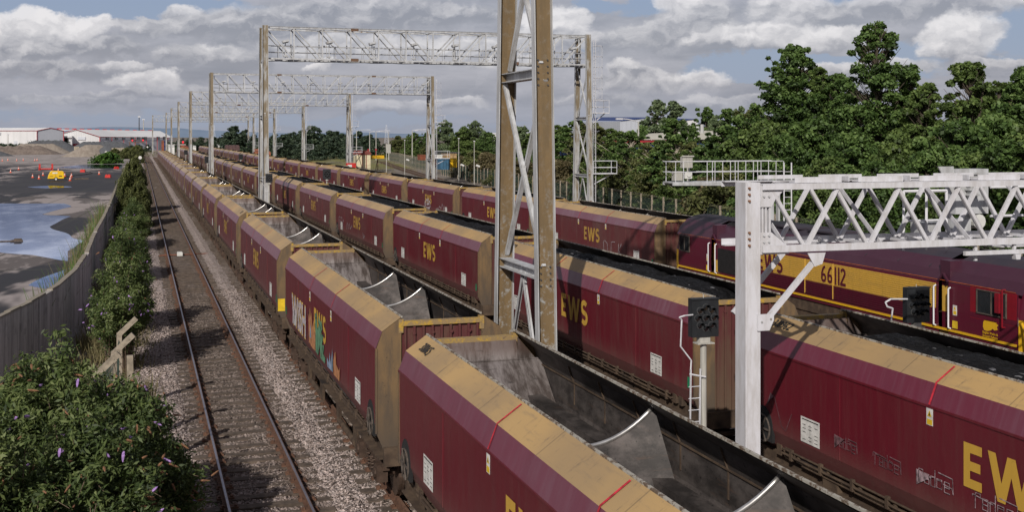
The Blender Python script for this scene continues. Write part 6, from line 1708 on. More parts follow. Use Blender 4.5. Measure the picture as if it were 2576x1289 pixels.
# ---------------------------------------------------------------- left yard: cones, barriers, compressor, heaps, sheds
def zB(x, y): return (x / 3.68 * .6461, (450 + y / 3.68) * .6461)
cone_me = None
def cone(X, Y, s, label):
    global cone_me
    t = thing('traffic_cone', label, 'traffic cone', (X, Y, ZY + .01), 0, 'traffic cones in the yard'); t.scale = (s, s, s)
    if cone_me is None:
        m = MB(); m.cur = 0; m.tube((0, 0, .05), (0, 0, .3), .2, 12, .14); m.cur = 1; m.tube((0, 0, .3), (0, 0, .52), .14, 12, .085); m.cur = 0; m.tube((0, 0, .52), (0, 0, .78), .085, 12, .03)
        b = MB(); b.box((0, 0, .025), (.5, .5, .05)); cone_me = (m.mesh('cone_body', ['cone_orange', 'white_label']), b.mesh('cone_base', 'cone_orange'))
    for n_, me in zip(('cone_body', 'cone_base'), cone_me):
        o = bpy.data.objects.new(n_, me); col.objects.link(o); o.parent = t
cl = [((33, 655), 'far left'), ((113, 648), 'second from the left in the far row'), ((268, 778), 'thin one left of the red frame'), ((152, 820), 'leftmost large one'), ((468, 893), 'left one of the row before the yellow compressor'), ((559, 912), 'middle one left of the yellow compressor'), ((617, 863), 'upper one left of the yellow compressor'),
      ((835, 800), 'behind the yellow compressor, right of the red frame'), ((928, 875), 'touching the right end of the yellow compressor'), ((1003, 937), 'front one right of the yellow compressor'), ((1012, 905), 'middle one right of the yellow compressor'), ((1025, 880), 'rear one right of the yellow compressor'), ((1420, 847), 'lone one with a white band by the hose'), ((1395, 618), 'at the foot of the pale gravel heap'), ((497, 652), 'left one of the far white-banded pair'), ((531, 648), 'right one of the far white-banded pair'), ((333, 648), 'small one in the far row'), ((240, 652), 'smallest one in the far row')]
for (p, lb) in cl:
    X, Y = at_z(*zB(*p), ZY); cone(X, Y, .8 if Y < 260 else .85, 'orange traffic cone, ' + lb)
X, Y = at_z(*zB(795, 935), ZY)
c = thing('air_compressor', 'yellow towable compressor on two wheels standing on wet concrete', 'compressor', (X + .1, Y, ZY), R(4)); c.scale = (.85, .85, .85)
m = MB(); P = [(-1.35, .35), (1.15, .35), (1.25, .6), (1.15, 1.5), (.9, 1.62), (-.75, 1.66), (-.95, 1.5), (-1.25, .85)]
m.prism(P, (-.65, .65), 'y'); o = m.build('hood', 'machine_yellow', c); fix_normals(o); bv = o.modifiers.new('b', 'BEVEL'); bv.width = .06; bv.segments = 2
m = MB(); m.cur = 0; m.b2(-.6, .2, -.665, -.655, 1.2, 1.42); m.cur = 1; m.b2(-1.0, -.5, -.665, -.655, .7, .78); m.b2(.4, .9, -.665, -.655, .7, .85); m.b2(-.1, -.08, -.665, -.655, .4, 1.5); m.build('hood_markings', ['white_label', 'black_ink'], c)
for s in (-1, 1):
    m = MB(); m.cur = 0; m.tube((-.05, s * .62, .3), (-.05, s * .8, .3), .3, 16); m.cur = 1; m.tube((-.05, s * .6, .3), (-.05, s * .81, .3), .16, 12); m.build('wheel', ['rubber', 'white_label'], c)
m = MB(); m.b2(-1.2, 1.1, -.5, .5, .25, .35); m.bar((1.1, 0, .35), (2.0, 0, .22), .08, .08); m.bar((1.8, 0, .3), (1.8, 0, -.0), .05, .05); m.build('chassis', 'dark_steel', c)
# red frame barrier, water barriers
X0, Y0 = at_z(*zB(568, 782), ZY); X1, Y1 = at_z(*zB(745, 782), ZY)
t = thing('red_barrier_frame', 'red low barrier with two upright panels in the yard', 'barrier', ((X0 + X1) / 2, Y0, ZY))
m = MB(); w2 = (X1 - X0) / 2
for s in (-1, 1): m.b2(s * w2 - .16, s * w2 + .16, -.05, .05, .0, 1.15); m.b2(s * w2 - .22, s * w2 + .22, -.4, .4, 0, .08)
m.build('upright', 'barrier_red', t)
m = MB(); m.b2(-w2, w2, -.05, .05, .1, .32); m.build('crossbar', 'barrier_red', t)
for (a, b, lb) in ((1187, 812, 'small red barrier block left of the hose end'), (1550, 890, 'red water barrier near the wall end'), (1668, 768, 'red barrier corner by the far puddle')):
    X, Y = at_z(*zB(a, b), ZY); m = MB(); o_ = .45
    m.prism([(-o_, 0), (o_, 0), (o_ - .05, .35), (o_ - .2, .5), (.12, .5), (.1, .42), (-.1, .42), (-.12, .5), (-o_ + .2, .5), (-o_ + .05, .35)], (-.2, .2), 'y')
    o = m.build('water_barrier', 'barrier_red', None, loc=(X, Y, ZY)); o.rotation_euler = (0, 0, R(random.uniform(-25, 25))); fix_normals(o); tag(o, lb, 'barrier')
m = MB(); P = [at_z(*zB(a, b), ZY) for a, b in ((905, 890), (980, 880), (1100, 862), (1220, 850), (1300, 835), (1320, 825), (1300, 815), (1220, 812))]
m.path([(x, y, ZY + .06) for x, y in P], .05, 6); tag(m.build('hose', 'hose'), 'dark hose snaking right from the yellow compressor', 'hose')
X, Y = at_z(*zB(1170, 912), ZY); m = MB(); m.bar((X - .9, Y, ZY + .05), (X + .2, Y + .8, ZY + .06), .25, .05); m.bar((X, Y + .4, ZY + .06), (X + 1, Y + .2, ZY + .05), .12, .04); tag(m.build('timber_scrap', 'timber'), 'pale broken boards lying on the wet concrete', 'timber')
# floating debris in the big puddle
X, Y = at_z(*((60 / 2.576) * .6461, (500 + 1150 / 2.576) * .6461), ZY) if False else at_z(40, 608, ZY)
m = MB(); m.prism([(X - .3, Y - .1), (X + .4, Y - .1), (X + .3, Y + .3), (X - .2, Y + .3)], (ZY, ZY + .09), 'z'); m.bar((X - 1.6, Y, ZY + .03), (X - .2, Y + .1, ZY + .03), .12, .05); m.box((X + .1, Y + .1, ZY + .12), (.4, .3, .08)); o = m.build('debris', 'sleeper_wood'); fix_normals(o); tag(o, 'dark waterlogged debris lying in the large puddle', 'debris')
# gravel heaps
def heap_mesh(name, pts, mname, label, seed):
    """pts: ridge list of (x, y, height, radius)"""
    xs = [p[0] for p in pts]; ys = [p[1] for p in pts]; R_ = max(p[3] for p in pts)
    x0, x1, y0_, y1_ = min(xs) - R_, max(xs) + R_, min(ys) - R_, max(ys) + R_
    nx, ny = 90, 40; V = []
    for j in range(ny + 1):
        for i in range(nx + 1):
            a = x0 + (x1 - x0) * i / nx; b = y0_ + (y1_ - y0_) * j / ny; h = -.3
            for (px, py, H_, r_) in pts:
                d_ = math.hypot(a - px, (b - py)); h = max(h, H_ * (1 - d_ / r_))
            h = min(h, max(p[2] for p in pts) * .93) if h > 0 else h
            V.append((a, b, ZY + h + .12 * mn.noise((a * .3, b * .3, seed)) + .05 * mn.noise((a * 1.2, b * 1.2, seed))))
    F_ = [(j * (nx + 1) + i, j * (nx + 1) + i + 1, (j + 1) * (nx + 1) + i + 1, (j + 1) * (nx + 1) + i) for j in range(ny) for i in range(nx)]
    me = bpy.data.meshes.new(name); me.from_pydata(V, [], F_); me.materials.append(MATS[mname]); me.polygons.foreach_set('use_smooth', [True] * len(F_)); me.update()
    o = bpy.data.objects.new(name, me); col.objects.link(o); tag(o, label, 'gravel heap')
def ridge(a, b, H_, r_, n=8): return [(a[0] + (b[0] - a[0]) * k / n, a[1] + (b[1] - a[1]) * k / n, H_ if not isinstance(H_, tuple) else H_[0] + (H_[1] - H_[0]) * k / n, r_) for k in range(n + 1)]
heap_mesh('gravel_heap', ridge((-58, 432), (-34, 436), (3.1, 3.3), 8.5), 'gravel_brown', 'long brown gravel heap at the left edge before the white shed', 1)
heap_mesh('gravel_heap', ridge((-40, 450), (-30.5, 452), 3.9, 7.5), 'gravel_pale', 'pale gravel heap overlapping the grey one', 2)
heap_mesh('gravel_heap', ridge((-38, 478), (-29, 480), 5.0, 9.5), 'gravel_grey', 'dark grey gravel heap, highest of the left row', 3)
heap_mesh('gravel_heap', ridge((-15.5, 382), (-12.0, 384), 3.9, 7.5), 'gravel_pale', 'pale fan-shaped gravel heap beside the concrete block wall', 4)
heap_mesh('gravel_heap', ridge((-9.8, 381), (-7, 382), 3.7, 5), 'gravel_grey', 'grey stone heap against the concrete block wall', 5)
heap_mesh('gravel_heap', ridge((-22, 520), (-8, 524), 4.4, 8), 'gravel_grey', 'low far gravel heap in front of the red shed base', 6)
heap_mesh('gravel_heap', ridge((-46, 400), (-44, 401), 2.2, 6), 'gravel_grey', 'small grey heap cut by the left edge of the photo', 7)
t = thing('block_wall', 'pale streaked concrete block wall behind the gravel', 'wall')
Xa, Ya = at_z(*zB(1600, 610), ZY); Xb, Yb = at_z(*zB(1775, 612), ZY)
m = MB()
for k in range(4):
    for j in range(1): m.b2(Xa + k * (Xb - Xa) / 4, Xa + (k + 1) * (Xb - Xa) / 4 - .05, Ya - .3, Ya + .3, ZY - .2, ZY + 2.95 + .05 * (k % 2))
m.build('wall_panel', 'block_concrete', t)
m = MB(); m.b2(Xb, Xb + 2.3, Ya - .25, Ya + .3, ZY - .2, ZY + 2.75); m.build('block_stack', 'block_concrete', t)
m = MB(); m.bar((Xb + 2.4, Ya, ZY), (Xb + 2.8, Ya, ZY + 2.0), .3, .3); m.b2(Xb + 2.1, Xb + 3.2, Ya - .3, Ya, ZY - .6, ZY + .2); m.build('broken_block', 'dark_steel', t)
X, Y = at_z(*zB(1110, 480), ZY)
m = MB(); m.b2(-1.2, .6, -.4, .4, 0, 2.4); m.b2(.9, 3.2, -.3, .5, 0, 1.6); o = m.build('concrete_blocks', 'block_concrete', None, loc=(-22.5, 470, ZY)); tag(o, 'short concrete block stack between the grey heap and the red base', 'concrete block')

# sheds: gable prism with walls, roof, trim and vents
def shed(name, label, x0, x1, y0_, y1_, ze, zr, ridge_x, wallm_side, wallm_front, roofm, cat='warehouse', base=None, trimm='trim_red', vents=0, windows=(), doors=()):
    t = thing(name, label, cat)
    m = MB(); m.cur = 0
    xm = (x0 + x1) / 2; ym = (y0_ + y1_) / 2; zb = -1.0
    if ridge_x:      # ridge runs along x, gables face +-x
        m.poly([(x0, y0_, zb), (x1, y0_, zb), (x1, y0_, ze), (x0, y0_, ze)]); m.poly([(x0, y1_, zb), (x1, y1_, zb), (x1, y1_, ze), (x0, y1_, ze)])
        m.cur = 1
        for x in (x0, x1): m.poly([(x, y0_, zb), (x, y1_, zb), (x, y1_, ze), (x, ym, zr), (x, y0_, ze)])
        m.build('wall', [wallm_front, wallm_side], t)
        r = MB()
        for ya, yb in ((y0_ - .4, ym), (y1_ + .4, ym)): r.add([(x0 - .3, ya, ze + .05), (x1 + .3, ya, ze + .05), (x1 + .3, yb, zr + .08), (x0 - .3, yb, zr + .08)], [(0, 1, 2, 3)])
        rf = r.build('roof', roofm, t)
        tr = MB(); tr.bar((x0, y0_ - .45, ze), (x1, y0_ - .45, ze), .25, .45)
        for x in (x0 - .3, x1 + .3):
            tr.bar((x, y0_, ze), (x, ym, zr), .3, .4); tr.bar((x, y1_, ze), (x, ym, zr), .3, .4)
        for x in (x0, x1): tr.bar((x, y0_ - .1, zb), (x, y0_ - .1, ze), .35, .3)
        tr.build('trim', trimm, t)
    else:            # ridge along y, gable faces the camera
        m.poly([(x0, y0_, zb), (x0, y1_, zb), (x0, y1_, ze), (x0, y0_, ze)]); m.poly([(x1, y0_, zb), (x1, y1_, zb), (x1, y1_, ze), (x1, y0_, ze)])
        m.cur = 1
        for y_ in (y0_, y1_): m.poly([(x0, y_, zb), (x1, y_, zb), (x1, y_, ze), (xm, y_, zr), (x0, y_, ze)])
        m.build('wall', [wallm_side, wallm_front], t)
        r = MB()
        for xa, xb in ((x0 - .4, xm), (x1 + .4, xm)): r.add([(xa, y0_ - .4, ze + .05), (xb, y0_ - .4, zr + .08), (xb, y1_ + .4, zr + .08), (xa, y1_ + .4, ze + .05)], [(0, 1, 2, 3)])
        r.build('roof', roofm, t)
        tr = MB(); tr.bar((x0, y0_ - .5, ze), (xm, y0_ - .5, zr), .3, .4); tr.bar((x1, y0_ - .5, ze), (xm, y0_ - .5, zr), .3, .4)
        for x in (x0, x1): tr.bar((x, y0_ - .1, zb), (x, y0_ - .1, ze), .35, .3)
        tr.build('trim', trimm, t)
    return t
def pX(px, Y): return at_y(px, 343, Y)[0]
def pZ(px, py, Y): return at_y(px, py, Y)[1]
# left white shed: long wall faces the camera, grey gable end on its right is turned towards the tracks
Yw = 600
def quad_shed():
    t = thing('warehouse', 'white clad warehouse with a grey gable end and red trim at the far left', 'warehouse')
    # corner A (left, out of frame) B (corner) C (right end of the gable), built as a true box turned to the view
    Bp = at_y(*zB(530, 395), 600); Bx, By = pX(zB(530, 0)[0], 600), 600.0
    zc = 9.85; zr_ = 11.25
    Cx, Cy = pX(zB(912, 0)[0], 606), 606.0
    Ax, Ay = Bx - 95, By + 62
    dx, dy = Ax - Bx, Ay - By
    zb = -1
    m = MB(); m.cur = 0
    m.poly([(Ax, Ay, zb), (Bx, By, zb), (Bx, By, zc), (Ax, Ay, zc)])
    m.cur = 1; Mx, My = (Bx + Cx) / 2, (By + Cy) / 2
    m.poly([(Bx, By, zb), (Cx, Cy, zb), (Cx, Cy, zc + .1), (Mx, My, zr_), (Bx, By, zc)])
    m.poly([(Cx, Cy, zb), (Cx + dx, Cy + dy, zb), (Cx + dx, Cy + dy, zc), (Cx, Cy, zc)])
    m.build('wall', ['cladding_white', 'cladding_grey'], t)
    m = MB(); m.add([(Bx, By, zc + .1), (Mx, My, zr_ + .1), (Mx + dx, My + dy, zr_ + .1), (Ax, Ay, zc + .1)], [(0, 1, 2, 3)]); m.add([(Cx, Cy, zc + .1), (Mx, My, zr_ + .1), (Mx + dx, My + dy, zr_ + .1), (Cx + dx, Cy + dy, zc + .1)], [(0, 1, 2, 3)])
    m.build('roof', 'roof_sheet', t)
    m = MB(); m.bar((Ax, Ay - .3, zc), (Bx, By - .3, zc), .2, .2); m.bar((Bx, By - .3, zc), (Mx, My - .3, zr_), .2, .22); m.bar((Mx, My - .3, zr_), (Cx, Cy - .3, zc), .2, .22); m.bar((Bx, By - .3, zb), (Bx, By - .3, zc), .25, .25); m.bar((Cx, Cy - .3, zb), (Cx, Cy - .3, zc), .3, .3); m.build('trim', 'trim_red', t)
    for (a, b, c_, d) in ((40, 100, 242, 272),):
        xa, xb = pX(zB(a, 0)[0], 640), pX(zB(b, 0)[0], 640)
        u = (Bx - xa) / 95; yy = By + 62 * u - 1.2
        m = MB(); m.b2(xa, xb, yy - .6, yy, pZ(60, zB(0, d)[1], yy), pZ(60, zB(0, c_)[1], yy)); m.build('louvre', 'cladding_blue_grey', t)
    m = MB(); xa, xb = pX(zB(255, 0)[0], 625), pX(zB(340, 0)[0], 625); m.b2(xa, xb, 606, 607, 2.6, 4.9); m.build('loading_door', 'cladding_blue_grey', t)
quad_shed()
# second shed: gable towards the camera at left, long grey side towards the tracks
t = thing('warehouse', 'long white roofed warehouse with red vents and dark windows in the far left', 'warehouse')
Y2 = 620.0; gx0, gx1, gx2 = pX(zB(870, 0)[0], Y2), pX(zB(1090, 0)[0], Y2), pX(zB(1430, 0)[0], Y2)
ze, zr_ = pZ(*zB(1430, 305), Y2), pZ(*zB(1090, 200), Y2)
ex, ey = pX(zB(2480, 0)[0], 665), 665.0; zer = pZ(*zB(2480, 318), 665)
zb = -1
m = MB(); m.cur = 0; m.poly([(gx0, Y2, zb), (gx2, Y2, zb), (gx2, Y2, ze), (gx1, Y2, zr_), (gx0, Y2, pZ(*zB(870, 258), Y2))])
m.cur = 1; m.poly([(gx2, Y2, zb), (ex, ey, zb), (ex, ey, zer), (gx2, Y2, ze)])
m.build('wall', ['cladding_white', 'cladding_blue_grey'], t)
rx, ry = pX(zB(2290, 0)[0], 690), 690.0
zr2 = pZ(*zB(2290, 220), 690)
m = MB(); m.add([(gx2, Y2 - .3, ze + .1), (gx1, Y2 - .3, zr_ + .1), (rx, ry, zr2), (ex, ey, zer + .1)], [(0, 1, 2, 3)]); m.build('roof', 'roof_sheet', t)
m = MB(); m.bar((gx0, Y2 - .5, pZ(*zB(870, 258), Y2)), (gx1, Y2 - .5, zr_), .2, .22); m.bar((gx1, Y2 - .5, zr_), (gx2, Y2 - .5, ze), .2, .22); m.bar((gx2, Y2 - .5, zb), (gx2, Y2 - .5, ze), .35, .35)
for k in range(1, 7):
    u = k / 6.5; m.bar((gx2 + (ex - gx2) * u, Y2 + (ey - Y2) * u - .6, zb), (gx2 + (ex - gx2) * u, Y2 + (ey - Y2) * u - .6, ze + (zer - ze) * u), .25, .25)
m.bar((gx2, Y2 - .6, ze + .0), (ex, ey - .6, zer), .2, .2)
m.bar((gx0 - 2, Y2 - 1.2, 2.6), (gx2 + 3, Y2 - 1.2, 2.6), .4, 1.5)
m.build('trim', 'trim_red', t)
wn_ = MB(); wn_.b2(-.9, .9, 0, .3, 0, 1.4); wme = wn_.mesh('window', 'window_dark')
for (a) in (1530, 1652, 1752, 1870, 1962, 2060, 2250, 2345):
    u = (a - 1430) / 1050.;     X = gx2 + (ex - gx2) * u; o = bpy.data.objects.new('window', wme); col.objects.link(o); o.parent = t; o.location = (X, Y2 + (ey - Y2) * u - 1.0, 5.3 + .3 * u)
vm_ = MB(); vm_.box((0, 0, 0), (2.2, 2.5, .55)); vme = vm_.mesh('roof_vent', 'trim_red')
for k in range(13):
    u = (k / 12) ** 1.0; X = pX(zB(850, 0)[0] + (zB(2150, 0)[0] - zB(850, 0)[0]) * u, 650 + 42 * u)
    o = bpy.data.objects.new('roof_vent', vme); col.objects.link(o); o.parent = t; yy = 650 + 42 * u; o.location = (X, yy, pZ(*zB(850 + 1300 * u, 188 + 28 * u), yy)); o.scale = (1, 1, 1)
# back roof plane carrying the row of vents
m = MB(); a0 = pX(zB(600, 0)[0], 650); m.add([(gx0 - 12, 640, pZ(*zB(870, 240), 640)), (gx1, Y2 + 2, zr_ - .1), (rx, ry, zr2 - .1), (pX(zB(2150, 0)[0], 693), 693, pZ(*zB(2150, 218), 693)), (a0, 652, pZ(*zB(700, 192), 652))], [(0, 1, 2, 3, 4)]); m.build('roof', 'roof_sheet', t)
m = MB(); m.b2(pX(zB(915, 0)[0], 612), pX(zB(975, 0)[0], 612), 611, 619, -1, pZ(*zB(915, 318), 612)); m.build('doorway', 'opening_dark', t)
m = MB(); m.b2(pX(zB(912, 0)[0], 610), pX(zB(1032, 0)[0], 610), 608, 620, pZ(*zB(915, 318), 610), pZ(*zB(915, 292), 610)); m.b2(pX(zB(975, 0)[0], 610), pX(zB(1030, 0)[0], 610), 609, 620, -1, pZ(*zB(915, 318), 610)); m.build('canopy', 'cladding_white', t)
m = MB(); X = pX(zB(1170, 0)[0], Y2); m.b2(X - 1.8, X + 1.8, Y2 - .4, Y2 - .05, 5.4, 6.9); m.build('louvre', 'cladding_blue_grey', t)
# hedge line before the white shed
m_ = gen_tree(131, 3, 14, .5, 60, 80, 'leaf_far', 'twig', 'dome', .0, 0, .16, 1.5)
for i, px in enumerate((6, 26, 50, 78, 92, 108, 124, 140, 152)):
    X, H_ = at_y(px, 352, 560); t = place_tree(m_, 'hedge_bush', 'dark low hedge bush before the warehouses', X, 560, 0, (1, .6, 1.45 if i > 3 else 1.1), i, 'bush', 'dark hedge in front of the warehouses')
# right side sheds behind the trees
def px_box(name, label, pts_top, Y, depth, zbase, wallm, roofm, trimm=None, cat='building'):
    t = thing(name, label, cat); m = MB()
    W_ = [(pX(px, Y), Y, pZ(px, py, Y)) for px, py in pts_top]
    for a, b in zip(W_[:-1], W_[1:]): m.poly([(a[0], Y, zbase), (b[0], Y, zbase), b, a])
    m.poly([(W_[0][0], Y, zbase), (W_[0][0], Y + depth, zbase), (W_[0][0], Y + depth, W_[0][2]), W_[0]]); m.poly([(W_[-1][0], Y, zbase), (W_[-1][0], Y + depth, zbase), (W_[-1][0], Y + depth, W_[-1][2]), W_[-1]])
    m.build('wall', wallm, t); m = MB()
    for a, b in zip(W_[:-1], W_[1:]): m.add([(a[0], Y - .2, a[2] + .04), (b[0], Y - .2, b[2] + .04), (b[0], Y + depth, b[2] + .6), (a[0], Y + depth, a[2] + .6)], [(0, 1, 2, 3)])
    m.build('roof', roofm, t)
    if trimm:
        m = MB()
        for a, b in zip(W_[:-1], W_[1:]): m.bar((a[0], Y - .25, a[2]), (b[0], Y - .25, b[2]), .15, .35)
        m.build('trim', trimm, t)
    return t
# cream roofed shed with red eaves and blue walls
t = thing('shed', 'navy clad shed with red eaves and a cream roof rising behind the thicket', 'shed')
Ys = 118.0; xa, za = at_y(1604, 352, Ys); xb, zb_ = at_y(1780, 349, Ys)
m = MB(); m.poly([(xa, Ys, -.5), (xb + 12, Ys, -.5), (xb + 12, Ys, za - .4), (xa, Ys, za - .4)]); m.poly([(xa, Ys, -.5), (xa, Ys + 25, -.5), (xa, Ys + 25, za - .4), (xa, Ys, za - .4)]); m.build('wall', 'cladding_navy', t)
m = MB(); m.bar((xa - .3, Ys - .2, za - .2), (at_y(1700, 350, Ys)[0], Ys - .2, zb_ - .2), .2, .25); m.bar((xa - .3, Ys - .2, za - .2), (xa - .3, Ys + 25, za + .2), .3, .45); m.build('trim', 'trim_red', t)
xr1, zr1 = at_y(1860, 322, Ys + 24)
m = MB(); m.add([(xa - .4, Ys - .4, za), (xb + 14, Ys - .4, zb_), (xr1 + 8, Ys + 24, zr1 + .3), (xa + 4, Ys + 24, za + .35)], [(0, 1, 2, 3)]); m.build('roof', 'roof_cream', t)
for px in (1755, 1766):
    x_, z_ = at_y(px, 318 if px < 1760 else 313, Ys + 12); m = MB(); m.tube((x_, Ys + 12, z_ - 2.5), (x_, Ys + 12, z_), .22, 10); m.build('flue', 'galvanised', t)
px_box('grey_building', 'grey flat-topped industrial building left of the twin poplars', [(1560, 305), (1640, 296), (1700, 296)], 240, 30, 0, 'cladding_grey', 'cladding_navy')
px_box('white_building', 'white walled building with a blue roof right of the twin poplars', [(1690, 307), (1755, 300)], 230, 20, 0, 'cladding_white', 'cladding_navy')
px_box('far_shed', 'distant pale shed above the dark tree belt', [(1228, 341), (1262, 336)], 420, 20, 0, 'cladding_white', 'roof_sheet')
for (x0_, x1_, py, Y, lb) in ((622, 640, 348, 620, 'first distant white building in the dark tree belt'), (655, 690, 349, 600, 'second distant white building in the dark tree belt'), (700, 712, 350, 560, 'third distant white block among the far trees'), (560, 600, 345, 700, 'fourth distant pale roof beyond the tree belt'), (1340, 1375, 333, 430, 'distant pale roof right of the tall rusty leg')):
    px_box('distant_building', lb, [(x0_, py), (x1_, py)], Y, 12, 0, 'cladding_white', 'roof_sheet')
# scrap yard containers beyond the fence
def at_f(px, py): return at_z(px, py, 0)
def zC(x, y): return ((1300 + x / 3.68) * .6461, (400 + y / 3.68) * .6461)
def crate(name, label, xa, xb, yt, yb, Y, mname, depth=2.5, cat='container', ribs=True):
    (pa, pt), (pb, pb2) = zC(xa, yt), zC(xb, yb)
    X0_, X1_ = pX(pa, Y), pX(pb, Y); Zt, Zb = pZ(pa, pt, Y), max(-.3, pZ(pa, pb2, Y))
    t = thing(name, label, cat, ((X0_ + X1_) / 2, Y, Zb)); w_ = (X1_ - X0_) / 2; h_ = Zt - Zb
    m = MB(); m.b2(-w_, w_, 0, depth, 0, h_)
    if ribs:
        n = max(3, int(w_ * 2 / .5))
        for i in range(n + 1): m.bar((-w_ + 2 * w_ * i / n, -.04, 0), (-w_ + 2 * w_ * i / n, -.04, h_), .09, .08)
    m.build('body', mname, t); m = MB(); m.b2(-w_ - .05, w_ + .05, -.08, depth + .05, h_, h_ + .1); m.build('rim', mname, t)
    return t
crate('scrap_container', 'blue steel container behind the green fence', 1520, 1655, 812, 960, 172, 'container_blue')
crate('scrap_container', 'orange cab-like skip right of the blue container', 1660, 1755, 805, 930, 174, 'machine_yellow')
crate('scrap_container', 'red rusty container left of the blue one', 1440, 1516, 810, 930, 176, 'container_rust')
crate('timber_stack', 'stack of pale timber on the containers behind the fence', 1600, 1755, 740, 795, 180, 'timber', cat='timber', ribs=True)
crate('timber_stack', 'white and brown scrap bales by the gantry leg', 1445, 1590, 760, 805, 182, 'tarp_white', cat='scrap', ribs=True)
crate('open_shelter', 'flat dark shelter roof over the scrap yard', 1510, 1810, 722, 735, 186, 'dark_steel', 5, 'shelter', False)
crate('scrap_container', 'striped scrap bin just left of the third gantry leg', 1245, 1308, 755, 825, 195, 'container_rust')
# relay hut with buffer stop and red cabinet
Y = 232.0
hx0, hx1 = pX(zC(325, 0)[0], Y), pX(zC(525, 0)[0], Y); hz = pZ(*zC(400, 740), Y)
t = thing('relay_hut', 'cream panelled hut with a red roof at the end of the siding', 'hut', ((hx0 + hx1) / 2, Y, -.2)); w_ = (hx1 - hx0) / 2; h_ = hz + .2
m = MB(); m.b2(-w_, w_, 0, 3.5, 0, h_); m.build('wall', 'cream_panel', t)
m = MB(); m.prism([(-w_ - .2, h_), (w_ + .2, h_), (w_ - .3, h_ + .75), (-w_ + .2, h_ + .75)], (-.2, 3.7), 'y'); o = m.build('roof', 'tile_red', t); fix_normals(o)
m = MB()
for u in (-.2, .4): m.bar((w_ * u, -.04, 0), (w_ * u, -.04, h_), .1, .06)
m.bar((-w_, -.04, h_ - .05), (w_, -.04, h_ - .05), .08, .1); m.build('trim', 'trim_red', t)
m = MB(); m.b2(-w_ + .1, -.3, -.35, -.05, 0, 1.1); m.b2(-.1, w_ * .5, -.4, -.1, 0, .8); m.build('pallets', 'post_concrete', t)
bx, bz = pX(zC(575, 0)[0], 236), pZ(*zC(575, 780), 236)
t = thing('buffer_stop', 'yellow buffer stop beam beside the cream hut', 'buffer stop', (bx, 236, -.2))
m = MB(); m.b2(-2.1, 2.1, -.2, .1, bz - .1, bz + .55); m.build('beam', 'loco_yellow', t)
m = MB(); m.bar((-.8, 0, 0), (-.8, 0, bz), .15, .15); m.bar((.8, 0, 0), (.8, 0, bz), .15, .15); m.bar((-.8, 2.5, 0), (-.8, 0, bz), .12, .12); m.bar((.8, 2.5, 0), (.8, 0, bz), .12, .12); m.build('frame', 'rail_rusty', t)
m = MB()
for x in (-1.2, .4): m.tube((x, 0, bz + .55), (x, 0, bz + 1.6), .06, 6); m.box((x, -.05, bz + 1.7), (.4, .2, .4))
m.build('stop_lamp', 'trim_red', t)
cx_ = pX(zC(250, 0)[0], 222); t = thing('equipment_cabinet', 'red and grey cabinet at the foot of the fourth gantry leg', 'cabinet', (cx_, 222, -.2)); m = MB(); m.b2(-.9, .9, 0, 1, 0, 2.1); m.build('body', 'barrier_red', t); m = MB(); m.b2(-.7, .1, -.05, 0, 1.0, 1.8); m.build('door', 'white_label', t)
cx_ = pX(zC(125, 0)[0], 220); t = thing('sleeper_stack', 'pile of old grey sleepers left of the fourth gantry leg', 'sleeper stack', (cx_, 220, -.2)); m = MB()
for j in range(5):
    for i in range(4): m.box((random.uniform(-.3, .3) + (i - 1.5) * .1, i * .6, .2 + j * .34), (3.4 - j * .3, .28, .22), Matrix.Rotation(random.uniform(-.06, .06), 3, 'Z'))
m.build('old_sleeper', 'post_concrete', t)
# masts, lamp posts, CCTV poles, signs
def mast(name, label, px, py, Y, r=.09, arm=None, head=True, cat='lamp post', group=None, base=-.3, pm='pole_grey'):
    X, H_ = at_y(px, py, Y); t = thing(name, label, cat, (X, Y, base), 0, group); H_ -= base
    m = MB(); m.tube((0, 0, 0), (0, 0, H_), r * 1.4, 8, r * .8); m.build('pole', pm, t)
    if arm:
        m = MB(); m.path([(0, 0, H_), (arm * .6, 0, H_ + .25), (arm, 0, H_ + .3)], r * .6, 5); m.box((arm * 1.1, 0, H_ + .28), (abs(arm) * .35, .3, .18)); m.build('lamp_arm', 'ladder_grey', t)
    elif head:
        m = MB(); m.box((0, 0, H_ + .1), (r * 5, r * 3, r * 2.5)); m.build('lamp_head', 'ladder_grey', t)
    return t
mast('lamp_mast', 'tall floodlight mast left of the leftmost gantry, dark one', 350, 294, 900, .35, pm='dark_steel')
mast('lamp_mast', 'tall floodlight mast left of the leftmost gantry, pale one', 361, 301, 950, .35)
mast('lamp_mast', 'slender mast behind the second gantry beam, by the far trees', 884 / 1.0, 320, 700, .3)
for px, py, Y, a, lb in ((897, 329, 330, 3.2, 'street lamp just right of the fourth gantry leg'), (930, 333, 340, 1.2, 'street lamp with a short arm above the tree belt'), (946, 331, 350, 3.4, 'street lamp in the gap between far trees, left one'), (978, 333, 350, -3.0, 'street lamp in the gap between far trees, right one'), (1037, 328, 300, 3.2, 'street lamp over the silvery trees, left one'), (1078, 331, 300, -3.0, 'street lamp over the silvery trees, right one')):
    mast('street_lamp', lb, px, py, Y, .12, a)
for px, py, Y, lb in ((1018, 354, 205, 'grey camera pole behind the far green fence'), (1154, 350, 165, 'tall camera pole with a white camera before the dark trees'), (1193, 357, 160, 'small camera pole by the brown scrub')):
    t = mast('camera_pole', lb, px, py, Y, .05, None, True, 'camera pole'); m = MB(); m.tube((.3, 0, t.children[0].dimensions.z if False else 3.2), (.8, 0, 3.0), .16, 8); m.build('camera', 'white_label', t)
